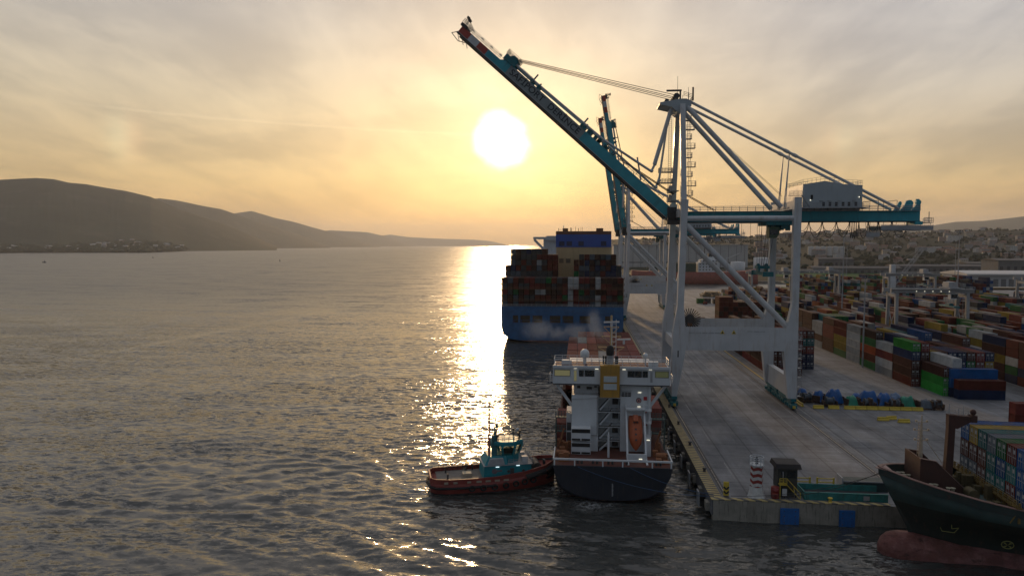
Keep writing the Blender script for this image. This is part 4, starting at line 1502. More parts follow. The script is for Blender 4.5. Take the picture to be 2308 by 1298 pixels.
    for z, w in ((24.2, 2.4), (26.2, 1.8), (28.0, 1.4)):
        mb.box(.3 - w, .3 + w, 14.4, 14.6, z, z + .12)
        mb.tube((.3 - w, 14.5, z), (.3, 14.5, z - 1.4), .06, 5); mb.tube((.3 + w, 14.5, z), (.3, 14.5, z - 1.4), .06, 5)
    ms = mb.build('radar_mast', pm('mast_cream', (.42, .30, .15), .6, .15, 1), S)
    for x, z, w in ((2.6, 25.8, 1.3), (.3, 29.0, 1.5)):
        sc = MB(); sc.obox((x, 14.1, z), w * 2, .2, .28, .3); sc.tube((x, 14.3, z - .9), (x, 14.3, z - .1), .2, 8); sc.build('radar_scanner', W, ms)
    MB().ladder((.75, 14.2, 22), (.75, 14.2, 29.5), .8, (1, 0, 0), .06, .8).build('mast_ladder', W, ms)
    # free-fall lifeboat on its ramp
    L = empty('lifeboat', (4.35, 5.6, 6.9), 'orange free-fall lifeboat nose down on the ramp at the ship stern', 'lifeboat')
    L.location = (5.55 + 4.35, 113.4 + 6.2, 7.0)
    ob = pm('lifeboat_orange', (.40, .095, .035), .45, .12, .8, (.2, .08, .05), .4)
    mb = MB(); rings = []
    slope = math.atan2(5.4, 3.2)
    def lp(x, u, v):      # u along the boat (nose=0), v upward off the ramp
        return (x, .2 + u * math.cos(slope) - v * math.sin(slope), u * math.sin(slope) + v * math.cos(slope))
    for u, w, h in ((0, .05, .1), (.5, .5, .5), (1.2, .95, .85), (2.4, 1.25, 1.05), (4.2, 1.28, 1.1), (5.6, 1.2, 1.15), (6.2, 1.05, 1.0)):
        r = []
        for k in range(12):
            a = 2 * math.pi * k / 12
            r.append(lp(w * math.cos(a), u, h * (1 + math.sin(a)) * .8 + (.5 if u < .3 else .1)))
        rings.append(r)
    mb.loft(rings, True, True); mb.build('hull', ob, L)
    mb = MB()
    cs_ = [lp(-.5, 4.6, 1.9), lp(.5, 4.6, 1.9), lp(.5, 6.0, 1.9), lp(-.5, 6.0, 1.9)]
    tp = [lp(-.4, 4.8, 2.5), lp(.4, 4.8, 2.5), lp(.4, 5.9, 2.5), lp(-.4, 5.9, 2.5)]
    mb.loft([cs_, tp], True, False); mb.build('conning_tower', ob, L)
    mb = MB()
    for u in (1.6, 2.6, 3.5):
        a = lp(0, u, 1.84); mb.obox(a, .34, .3, .1, 0, slope)
    for x in (-.25, .25):
        a = lp(x, 4.68, 2.22); mb.obox(a, .3, .08, .3, 0, slope - 1.57)
    mb.build('hatch', M['dark'], L)
    mb = MB()
    for x in (2.75, 5.9):
        mb.beam((x, 3.4, 6.2), (x + .0, 8.2, 14.0), .3, .42); mb.beam((x, 1.2, 6.2), (x, 3.6, 6.6), .3, .3); mb.box(x - .14, x + .14, 4.8, 5.1, 6.2, 8.0); mb.beam((x, 8.2, 14.0), (x, 9.1, 14.6), .26, .26)
    for k in (.05, .93):
        mb.box(2.75, 5.9, 3.4 + 4.8 * k - .1, 3.4 + 4.8 * k + .1, 6.2 + 7.8 * k - .35, 6.2 + 7.8 * k - .1)
    mb.box(2.6, 6.05, 7.0, 8.4, 14.2, 14.45); mb.box(2.75, 5.9, 2.9, 3.2, 6.2, 7.6)
    mb.build('lifeboat_ramp', W, S)
    mb = MB(); mb.box(5.95, 7.0, 6.4, 9, 6.2, 9.4); mb.build('deck_locker', W, S)
    mb = MB(); mb.box(6.7, 7.05, 8.6, 9.2, 9.4, 18); mb.build('corner_column', W, S)
    for z in (8.9, 11.2, 13.4):
        mb = MB(); mb.box(5.9, 7.1, 7.4, 9, z + .5, z + .62); mb.rail([(5.95, 7.45, z + .62), (7.1, 7.45, z + .62)], 1, .04, .6, 2); mb.build('side_landing', W, S)
    for z in (11.0, 13.3, 15.6):
        MB().box(5.85, 6.45, 8.92, 8.997, z, z + .65).build('fire_box', pm('signal_red', (.38, .02, .03), .5, .1, 1), S)
    mb = MB(); mb.tube((5.0, 8.9, 15.55), (5.0, 8.997, 15.55), .48, 18); bd = mb.build('round_badge', M['dark'], S)
    mb = MB(); mb.tube((5.0, 8.85, 15.55), (5.0, 8.897, 15.55), .36, 18); mb.build('badge_disc', pm('badge_pink', (.42, .2, .2), .5, .1, 1), bd)
    mb = MB(); mb.prism([(4.8, 15.35), (5.2, 15.35), (5.0, 15.8)], 'y', 8.82, 8.848); mb.build('badge_triangle', M['dark'], bd)
    # stacked white lockers with dark slots on the left
    for z0, z1 in ((6.3, 8.4), (8.7, 10.9)):
        mb = MB(); mb.box(-6.95, -3.55, 6.2, 8.55, z0, z1); lo = mb.build('stores_module', W, S)
        mb = MB(); mb.box(-6.85, -5.35, 6.14, 6.2 - .003, z0 + .08, z0 + .42); mb.box(-5.15, -3.65, 6.14, 6.2 - .003, z0 + .08, z0 + .42); mb.box(-6.85, -3.65, 6.14, 6.2 - .003, z1 - .75, z1 - .1)
        mb.build('dark_slot', M['black'], lo)
    mb = MB(); mb.tube((-.45, 5.2, 6.2), (-.45, 5.2, 10.3), .2, 8); mb.tube((-.45, 5.2, 10.3), (-.45, 5.2, 10.7), .12, 6); mb.build('crane_post', W, S)
    # side gantries
    gg = pm('gantry_green', (.07, .10, .09), .6, .2, 1)
    for sx in (-1, 1):
        mb = MB()
        mb.box(min(sx * 7.2, sx * 9.9), max(sx * 7.2, sx * 9.9), 10.5, 11.4, 11.6, 11.8)
        for x in (7.3, 9.8):
            mb.box(sx * x - .12, sx * x + .12, 10.6, 10.85, 6.2, 11.6)
        mb.box(min(sx * 7.2, sx * 9.9), max(sx * 7.2, sx * 9.9), 10.6, 11.4, 9.0, 9.15)
        mb.rail([(sx * 7.2, 10.5, 11.8), (sx * 9.9, 10.5, 11.8)], 1.1, .05, .5, 3)
        mb.rail([(sx * 7.2, 10.5, 9.15), (sx * 9.9, 10.5, 9.15)], 1.1, .05, .5, 3)
        mb.build('lashing_bridge', gg, S)
    # mooring gear
    mb = MB()
    random.seed(3)
    for k in range(26):
        sx = -1 if k % 3 else 1
        x = sx * random.uniform(7.2, 9.4); y = random.uniform(1.5, 10)
        mb.box(x - .4, x + .5, y, y + random.uniform(.5, 1.3), 6.2, 6.5 + random.random() * 1.3); mb.cut()
    for x in (-8.6, 8.4):
        mb.tube((x - .8, 4, 7.1), (x + .8, 4, 7.1), .55, 10); mb.cut(); mb.beam((x - .6, 8, 7), (x + .3, 7, 10.6), .25, .3); mb.cut()
    mb.build_each('mooring_winch', pm('winch_orange', (.22, .085, .035), .7, .3, 1, (.08, .04, .02), .5), S)
    mb = MB()
    for x in (-5.8, -3.2, -.6, 1.8, 7.4):
        for d in (0, .7):
            mb.tube((x + d, 1.4, 6.2), (x + d, 1.4, 6.95), .2, 8); mb.cut()
    mb.build_each('bollard', M['dark'], S)
    for x, z, y in ((-6.3, 21.28, 8.12), (-2.5, 21.22, 8.12), (2.3, 21.2, 8.12), (6.9, 21.28, 8.12), (5.15, 16.95, 8.95), (5.0, 14.55, 8.3), (6.5, 9.1, 6.36), (4.9, 6.75, 2.86), (-1.2, 16.22, 8.62)):
        MB().box(x - .28, x + .28, y - .08, y, z, z + .09).build('lamp_fitting', M['lamp'], S)
    # cargo
    cols = ['pink red', 'dull red', 'brown', 'pink red', 'rust red', 'pink red', 'dull red']
    for b in range(5):
        y = 113.4 + 33.4 + b * 12.1
        for i in range(7):
            if b == 4 and i in (0,):
                continue
            x = 5.55 + (i - 3) * 2.45
            top = 4
            for t in range(top + 1):
                c = random.choice(['pink red', 'dull red', 'brown', 'rust red', 'pink red', 'light grey' if random.random() < .3 else 'pink red'])
                cadd(x, y, 6.3 + t * 2.5 - .9, c, f'{c} container on the small ship, row {i + 1} from sea, bay {b + 1} from funnel', 'containers on the small ship', exposed=(t == top))
    for x, z, y, n in ((-3.1, 7.9, 131, 'sea side'), (14.1, 10.4, 133.5, 'quay side')):
        cadd(x, y, z, 'pink red', f'pink red container beside the white superstructure of the small ship, {n}', 'containers on the small ship')
        cadd(x, y, z - 2.5, 'pink red', '', '', exposed=False)
    for x, y, z in ((-2.4, 141, 13.4), (-2.4, 141, 10.9), (0, 141, 13.4)):
        cadd(x, y + 5.8, z - 2.5, 'brown', '', '', exposed=False)
    # mooring lines from the transom to the quay
    for i, (a, b, sag, t) in enumerate((((-.2, 113.3, 6.1), (21.3, 108.6, 3.6), 1.2, 'long blue mooring line slung low across the dark stern'), ((8.5, 113.3, 6.2), (21.4, 109.4, 3.6), .7, 'short blue mooring line from mid stern to the quay corner'))):
        mb = MB(); A, B = Vector(a), Vector(b)
        pts = [A.lerp(B, k / 14) - Vector((0, 0, sag * 4 * (k / 14) * (1 - k / 14))) for k in range(15)]
        mb.path(pts, .05, 5)
        tag(mb.build('mooring_line', pm('blue_rope', (.03, .07, .14), .8, .2, 2)), t, 'rope', 'mooring lines at the small ship')


feeder()


def big_ship():
    S = empty('large_container_ship', (-8, 302, 0), 'huge blue container ship stacked high with containers, seen from astern', 'ship')
    hm = hull_mat('blue_hull', (.016, .088, .21), (.11, .045, .035), .9, .6, (.05, .06, .09), .35)
    full = [(27, 15.8), (27, 8), (27, 1), (26, -5), (22, -8), (0, -8)]
    mb = MB()
    hull_loft(mb, [(0, [(27, 15.8), (27, 7), (26.2, 3.6), (23, 1.4), (14, .2), (0, -.2)]), (10, [(27, 15.8), (27, 7), (26.6, 2.6), (24, 0), (15, -2), (0, -3)]), (30, [(27, 15.8), (27, 7), (27, 1), (25, -4), (18, -7), (0, -8)]), (60, full), (270, full), (310, [(17, 17), (14, 8), (10, 1), (7, -5), (4, -8), (0, -8)]), (335, [(2, 20), (1, 8), (1, 1), (1, -5), (.5, -8), (0, -8)])])
    mb.build('hull', hm, S)
    opening_shade = pm('painted_opening_shade', (.05, .038, .02), .8, .5, .8)
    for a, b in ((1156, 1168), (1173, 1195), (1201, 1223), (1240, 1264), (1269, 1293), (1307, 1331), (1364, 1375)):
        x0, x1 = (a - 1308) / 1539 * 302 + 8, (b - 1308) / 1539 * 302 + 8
        op = MB(); op.box(x0, x1, -.06, -.003, 8.8, 12.0)  # flat dark panel on the transom, shade of an open mooring deck painted in
        oo = op.build('opening_shade_panel', opening_shade, S)
        mb = MB(); mb.box(x0 - .15, x1 + .15, -.14, -.06, 8.65, 8.8); mb.box(x0 - .15, x1 + .15, -.14, -.06, 12.0, 12.12)
        mb.box(x0 + .4, x0 + .55, -.12, -.06, 8.8, 10.0); mb.box(x0 + .1, x1 - .1, -.12, -.06, 9.9, 10.0)
        mb.build('opening_frame', pm('frame_blue', (.015, .06, .22), .5, .1, 1), oo)
    mb = MB(); mb.rail([(-27, .2, 15.8), (27, .2, 15.8)], 1.2, .06, 2.2, 2); mb.build('stern_rail', M['grey'], S)
    # lashing bridge towers at the sides
    for sx in (-1, 1):
        mb = MB()
        for y in (2.4, 3.6):
            mb.box(sx * 27 - .12, sx * 27 + .12, y - .12, y + .12, 15.8, 28.6)
        for k in range(5):
            z = 17.5 + k * 2.6
            mb.box(sx * 27 - .5, sx * 27 + .5, 2, 4, z, z + .1); mb.rail([(sx * 27.4, 2, z), (sx * 27.4, 4, z)], 1, .06, .8)
        mb.build('lashing_tower', M['rust'], S)
    for z in (18.3, 23.5):
        mb = MB(); mb.box(-26.5, 26.5, 1.6, 2.5, z, z + .12)
        mb.rail([(-26.5, 1.6, z), (26.5, 1.6, z)], 1.0, .05, 2.45, 1)
        mb.build('lashing_bridge', M['rust'], S)
    cream = pm('casing_cream', (.42, .31, .17), .6, .08, .2, (.2, .14, .08), .35, streak=True)
    mb = MB(); mb.box(-3.7, 22.6, 31, 45, 15, 42.2); cs = mb.build('engine_casing', cream, S)
    mb = MB(); mb.box(-3.9, 22.8, 30.8, 45.2, 42.2, 48.3); bl = mb.build('funnel_top', pm('funnel_blue', (.025, .075, .30), .55, .1, .3, (.05, .05, .08), .3), S)
    mb = MB(); mb.box(-3.9, 22.8, 30.8, 45.2, 48.3, 49.9); mb.build('funnel_rim', pm('funnel_rim_brown', (.12, .055, .04), .7, .2, .3), S)
    mb = MB()
    for a in (-2.3, 1.0):
        for k in range(6):
            mb.box(a, a + 2.2, 30.92, 30.997, 34.6 + k * .36, 34.8 + k * .36)
    mb.build('louvre', M['dark'], cs)
    mb = MB()
    for a in (-2.3, 1.3, 7, 17.8):
        mb.box(a, a + 2.6, 30.72, 30.797, 42.8, 45.0); mb.cut()
    mb.build_each('louvre', pm('louvre_blue', (.02, .03, .07), .6, .2, 1), bl)
    mb = MB(); mb.box(-.7, 1.9, 34, 38, 49.9, 51.4); mb.cut(); mb.box(15.6, 19.0, 34, 38, 49.9, 51.4); mb.build_each('vent_box', M['rust'], S)
    mb = MB()
    for x, h in ((-2.6, 1.5), (3.2, 1.8), (3.6, 1.7), (5.6, 2.4), (7.0, 1.5), (8.2, 2.0), (9.0, 2.1)):
        mb.tube((x, 34, 49.9), (x, 34, 49.9 + h), .14 if h < 2 else .07, 5); mb.cut()
    mb.build_each('exhaust_pipe', M['dark'], S)
    # forward bridge with open wings
    Wt = M['white']
    mb = MB(); mb.box(-15.7, 15.7, 180, 194, 15, 46.4); mb.build('bridge_tower', Wt, S)
    mb = MB()
    mb.box(-15.9, 15.9, 178, 196, 46.4, 49.6)
    for sx in (-1, 1):
        mb.box(min(sx * 15.8, sx * 25.2), max(sx * 15.8, sx * 25.2), 180, 184, 47.2, 48.9)
        mb.beam((sx * 24.6, 182, 47.0), (sx * 15.6, 182, 38.0), 2.6, 1.7); mb.box(min(sx * 15.7, sx * 18.0), max(sx * 15.7, sx * 18.0), 180.5, 183.5, 38, 47.3)
    mb.build('wheelhouse', Wt, S)
    mb = MB(); mb.tube((-4, 187, 50), (-4, 187, 57), .5, 8, .2); mb.box(-7, -1, 186.8, 187.2, 54, 54.3); mb.build('signal_mast', Wt, S)
    # containers: two bays
    cols = 22
    pal1 = ['dark brown', 'dark brown', 'rust red', 'brown', 'dark grey', 'dull red', 'dark brown', 'green', 'dark grey', 'blue grey']
    pal2 = ['dark grey', 'dark grey', 'blue grey', 'dark brown', 'rust red', 'dark grey', 'dark blue', 'brown']
    rr = random.Random(5)
    for i in range(cols):
        x = -8 + (i - (cols - 1) / 2) * 2.45
        for t in range(5):
            c = rr.choice(pal1)
            if i == 12: c = 'white'
            if i == 13 and t > 2: c = 'white'
            if i == 17 and t != 2: c = 'white'
            if i in (14, 15) and t == 4: c = 'dull red'
            if i == 13 and t < 3: c = 'dull red'
            if i in (4, 5) and t == 4: c = 'dull red'
            if i in (6, 7) and t in (1, 2): c = rr.choice(['white', 'rust red', 'light grey'])
            cadd(x, 310.2, 15.9 + t * 2.56, c, f'{c} container on the blue ship, aft stack, {NTH[i]} column from sea, {ORD[t]} tier', 'containers on the blue ship', front=False)
        h = 7 if i in (0, 21) else (10 if 1 <= i <= 7 else (9 if i in (8, 9) else (0 if i in (10, 11, 12) else 8)))
        if 14 <= i <= 20: h = 9.0
        for t in range(int(h)):
            c = rr.choice(pal2)
            if i == 6 and t == 7: c = 'light grey'
            if i in (8, 9) and t > 5: c = 'rust red'
            if i in (12, 13) and t > 4: c = rr.choice(['rust red', 'brown'])
            if i == 13 and t == 5: c = 'green'
            cadd(x, 323.0, 15.9 + t * 2.56, c, f'{c} container on the blue ship, higher stack, {NTH[i]} column from sea, {ORD[t]} tier', 'containers on the blue ship', exposed=t >= 5)


big_ship()


def tug():
    S = empty('tug_boat', (-15.4, 119.9, 0), 'red hulled tug with turquoise deckhouse nudging the ship stern', 'tug boat', rz=rad(16.8) - math.pi / 2)
    S.scale = (1, 1, .93)
    # local +Y is the bow
    hm = hull_mat('tug_red', (.21, .035, .026), (.02, .018, .018), .28, .5, (.05, .025, .02), .5)
    mb = MB()
    hull_loft(mb, [(-11.4, [(2.4, 2.35), (2.2, 1.6), (1.9, .6), (1.5, -.5), (.9, -1), (0, -1.2)]), (-10.6, [(3.3, 2.3), (3.2, 1.5), (2.9, .4), (2.4, -.8), (1.4, -1.6), (0, -1.8)]), (-8, [(3.75, 2.2), (3.7, 1.3), (3.5, .2), (3.0, -1.2), (1.8, -2), (0, -2)]),
                   (0, [(3.95, 2.3), (3.9, 1.4), (3.7, .2), (3.2, -1.2), (2, -2), (0, -2)]), (5, [(3.8, 2.9), (3.6, 1.7), (3.2, .2), (2.6, -1.2), (1.5, -2), (0, -2)]), (9, [(2.9, 3.6), (2.5, 2.2), (1.9, .3), (1.4, -1), (.8, -1.8), (0, -2)]), (11.2, [(1.2, 4.1), (.8, 2.6), (.5, .6), (.3, -.8), (.2, -1.4), (0, -1.6)])])
    ho = mb.build('hull', hm, S)
    MB().box(-3.3, 3.3, -10.2, 5, 1.5, 2.33).build('deck', pm('tug_deck', (.17, .15, .13), .8, .25, 1.2), S)
    # bulwark with freeing ports
    for sx in (-1, 1):
        mb = MB()
        P = [(-11.4, 2.4, 2.3), (-10.6, 3.3, 2.3), (-8, 3.75, 2.2), (-4, 3.9, 2.2), (0, 3.95, 2.3), (5, 3.8, 2.9), (9, 2.9, 3.6), (11.2, 1.2, 4.1)]
        for (y0, x0, z0), (y1, x1, z1) in zip(P[:-1], P[1:]):
            if sx < 0 and y0 == -8:
                pass
            a = [(sx * x0, y0, z0 - .1), (sx * x0, y0, z0 + .85), (sx * (x0 - .18), y0, z0 + .85), (sx * (x0 - .18), y0, z0 - .1)]
            b = [(sx * x1, y1, z1 - .1), (sx * x1, y1, z1 + .85), (sx * (x1 - .18), y1, z1 + .85), (sx * (x1 - .18), y1, z1 - .1)]
            mb.loft([a, b], True, False)
        mb.build('bulwark', hm, S)
        mb = MB()
        for y in (-9.2, -7.6, -5.2, -3.6, -2.0, -.4, 1.2):
            mb.box(sx * 3.93 - .08, sx * 3.93 + .08, y, y + .9, 2.28, 2.6) if y > -5 else mb.box(sx * 3.76 - .12, sx * 3.76 + .12, y, y + .7, 2.25, 2.6)
            mb.cut()
        mb.build_each('freeing_port', pm('port_light', (.30, .25, .19), .7, .2, 1), S)
    mb = MB(); mb.box(-2.4, 2.4, -11.5, -11.25, 2.2, 3.2); mb.build('stern_bulwark', hm, S)
    # fenders: stern rubbing strake, bow cushion and tyres
    mb = MB()
    pts = [(-3.95, 0, 1.5), (-3.85, -6, 1.35), (-3.5, -10.3, 1.4), (-2.5, -11.5, 1.5), (0, -11.9, 1.5), (2.5, -11.5, 1.5), (3.5, -10.3, 1.4), (3.85, -6, 1.35), (3.95, 0, 1.5)]
    mb.path(pts, .24, 7); mb.build('rubbing_strake', M['black'], S)
    mb = MB()
    pts = [(-3.75, 5.2, 2.6), (-2.95, 9, 3.3), (-1.5, 11.1, 3.9), (0, 11.8, 4.0), (1.5, 11.1, 3.9), (2.95, 9, 3.3), (3.75, 5.2, 2.6)]
    mb.path(pts, .55, 9)
    mb.path([(-2.4, 9.3, 2.0), (-1.0, 11.0, 2.4), (0, 11.5, 2.5), (1.0, 11.0, 2.4), (2.4, 9.3, 2.0)], .5, 8)
    mb.build('bow_fender', M['black'], S)
    for sx in (-1, 1):
        for k, y in enumerate((-4.4, -2.4, -.4, 1.6, 3.4, 5.0, 6.6)):
            t = MB(); n = 14
            xx = sx * (4.0 - max(0, y - 3) * .12)
            z = 1.25 + max(0, y) * .11
            prof = []
            for i in range(n + 1):
                a = 2 * math.pi * i / n
                prof.append((xx + sx * .1, y + .46 * math.cos(a), z + .46 * math.sin(a)))
            t.path(prof, .17, 6); t.build('tyre_fender', M['black'], S)
    # deckhouse
    TQ = pm('tug_turquoise', (.010, .20, .24), .5, .14, .6, (.03, .10, .11), .4)
    mb = MB()
    mb.loft([[(-2.7, -2.2, 2.2), (2.7, -2.2, 2.2), (2.7, 6.6, 2.3), (-2.7, 6.6, 2.3)], [(-2.7, -2.0, 4.8), (2.7, -2.0, 4.8), (2.7, 6.4, 4.8), (-2.7, 6.4, 4.8)]], True, False)
    mb.loft([[(-2.7, -2.0, 4.8), (2.7, -2.0, 4.8), (2.7, 2.2, 4.8), (-2.7, 2.2, 4.8)], [(-1.9, -1.2, 6.3), (1.9, -1.2, 6.3), (1.9, 2.0, 6.3), (-1.9, 2.0, 6.3)]], True, False)
    dh = mb.build('deckhouse', TQ, S)
    mb = MB(); mb.add([(2.66, -1.45, 4.95), (2.66, 1.6, 4.95), (2.05, 1.35, 6.1), (2.05, -.95, 6.1)], [(0, 1, 2, 3)])
    mb.prism([(-1.45, 4.95), (1.6, 4.95), (1.35, 6.12), (-.95, 6.12)], 'x', 2.28, 2.75)
    mb.build('sloping_panel', pm('panel_grey', (.32, .33, .34), .6, .15, 1), dh)
    mb = MB()
    for y in (2.3, 5.0):
        mb.tube((2.68, y, 3.6), (2.735, y, 3.6), .26, 10)
    mb.box(2.70, 2.735, 2.6, 3.3, 2.4, 4.2); mb.build('porthole', M['dark'], dh)
    mb = MB(); mb.tube((2.69, -.2, 3.75), (2.73, -.2, 3.75), .5, 14); mb.obox((2.72, .7, 3.8), .03, .9, .35); mb.build('painted_emblem', pm('emblem_brown', (.12, .10, .12), .6, .2, 2), dh)
    for y, z in ((.3, 4.55), (4.0, 4.62)):
        MB().box(2.74, 2.86, y - .3, y + .3, z, z + .1).build('lamp_fitting', em('white_lamp', (.8, .95, 1), 1.0), dh)
    mb = MB(); mb.box(-2.9, 2.9, -2.2, 6.7, 4.8, 4.9); mb.rail([(2.8, 2.3, 4.9), (2.8, 6.6, 4.9), (-2.8, 6.6, 4.9)], .95, .035, .8, 2); mb.build('house_top', M['grey'], dh)
    # wheelhouse flaring outwards
    mb = MB()
    def oct_(r, rx, z, cy=2.4):
        return [(rx * math.cos(2 * math.pi * (k + .5) / 8), cy + r * math.sin(2 * math.pi * (k + .5) / 8), z) for k in range(8)]
    mb.loft([oct_(2.3, 1.9, 4.9), oct_(2.35, 1.95, 6.4)], True, False)
    mb.loft([oct_(3.05, 2.6, 8.3), oct_(3.1, 2.6, 8.9), oct_(2.9, 2.4, 9.1)], True, False)
    a, b = oct_(2.35, 1.95, 6.4), oct_(3.05, 2.6, 8.3)
    for k in range(8):
        mb.beam(a[k], b[k], .3, .3)
    wh = mb.build('wheelhouse', TQ, S)
    gl = bpy.data.materials.new('clear_glass'); gl.use_nodes = True
    bb = gl.node_tree.nodes['Principled BSDF']; bb.inputs['Transmission Weight'].default_value = 1; bb.inputs['Roughness'].default_value = .02; bb.inputs['IOR'].default_value = 1.05; bb.inputs['Base Color'].default_value = (.8, .85, .7, 1)
    for k in range(8):
        k2 = (k + 1) % 8
        A, B, C_, D_ = [Vector(q) for q in (a[k], a[k2], b[k2], b[k])]
        if k in (0, 3, 4, 7):
            MB().add([A, B, C_, D_], [(0, 1, 2, 3)]).build('window', gl, wh)
        else:
            MB().add([A, B, C_, D_], [(0, 1, 2, 3)]).build('window', gl if k != 1 else M['glass'], wh)
    mb = MB()
    mb.box(-.5, .6, 1.6, 3.6, 4.9, 7.4); mb.build('helm_console', M['dark'], wh)
    mb = MB(); mb.rail([p_ for p_ in [Vector(q) for q in oct_(2.6, 2.2, 9.1)]], .8, .04, .7, 1, True)
    for x, y, h in ((-1.6, .8, 1.2), (1.6, .5, 1.1), (1.8, 4.3, 1.4), (-1.7, 4.0, 1.2), (.9, 4.7, 1.6)):
        mb.tube((x, y, 9.1), (x, y, 9.1 + h), .09, 5); mb.box(x - .25, x + .25, y - .2, y + .2, 9.0 + h, 9.35 + h)
    mb.build('roof_equipment', M['dark'], wh)
    MB().sphere((1.3, 4.2, 11.2), .32, 10, 8).build('radome', M['white'], wh)
    mb = MB(); mb.box(.5, 1.35, -.4, .5, 6.3, 10.2); mb.tube((.6, .2, 9), (.6, .2, 11.6), .3, 7, .15); mb.box(.0, 1.3, -.1, .4, 11.0, 11.3); mb.obox((.7, .5, 11.9), .5, .3, .8, .4); mb.build('funnel', pm('tug_funnel', (.035, .13, .15), .6, .2, 1), S)
    mb = MB(); mb.tube((1.0, -.9, 4.9), (1.0, -.9, 9.6), .24, 8); mb.tube((1.0, -.9, 9.6), (1.0, -.9, 16.6), .2, 6, .14); mb.build('mast', pm('mast_white_red', (.34, .14, .12), .5, .2, 3), S)
    # deck gear
    mb = MB(); mb.box(-1.4, 1.4, 6.9, 8.6, 2.6, 3.9); mb.tube((-1.7, 7.8, 3.8), (1.7, 7.8, 3.8), .75, 12)
    mb.rail([(-2.4, 6.9, 3.0), (2.4, 6.9, 3.0)], 1.4, .05, .9, 2)
    mb.box(-.25, .25, 9.2, 9.6, 3.2, 4.6); mb.box(-.8, .8, 9.3, 9.5, 4.2, 4.5); mb.build('towing_winch', M['dark'], S)
    mb = MB(); mb.box(-.6, .9, -5.6, -4.0, 2.3, 3.0); mb.build('deck_hatch', pm('hatch_cream', (.36, .32, .24), .7, .15, 1), S)
    mb = MB()
    for x, y in ((-2.9, -4.6), (-2.9, -3.4), (2.0, -8.4), (-2.0, -8.4)):
        mb.tube((x, y, 2.3), (x, y, 3.6), .16, 8); mb.tube((x - .35, y, 3.35), (x + .35, y, 3.35), .09, 6); mb.cut()
    mb.rail([(-3.4, -9.6, 2.3), (-3.6, -2.4, 2.3)], 1.2, .05, .9, 1)
    mb.build_each('towing_bitt', M['dark'], S)
    mb = MB(); mb.box(-1.8, -.9, 5.0, 6.0, 4.9, 5.9); mb.cut(); mb.box(.8, 1.7, 5.0, 6.0, 4.9, 5.9); mb.build_each('liferaft_box', M['white'], S)


tug()


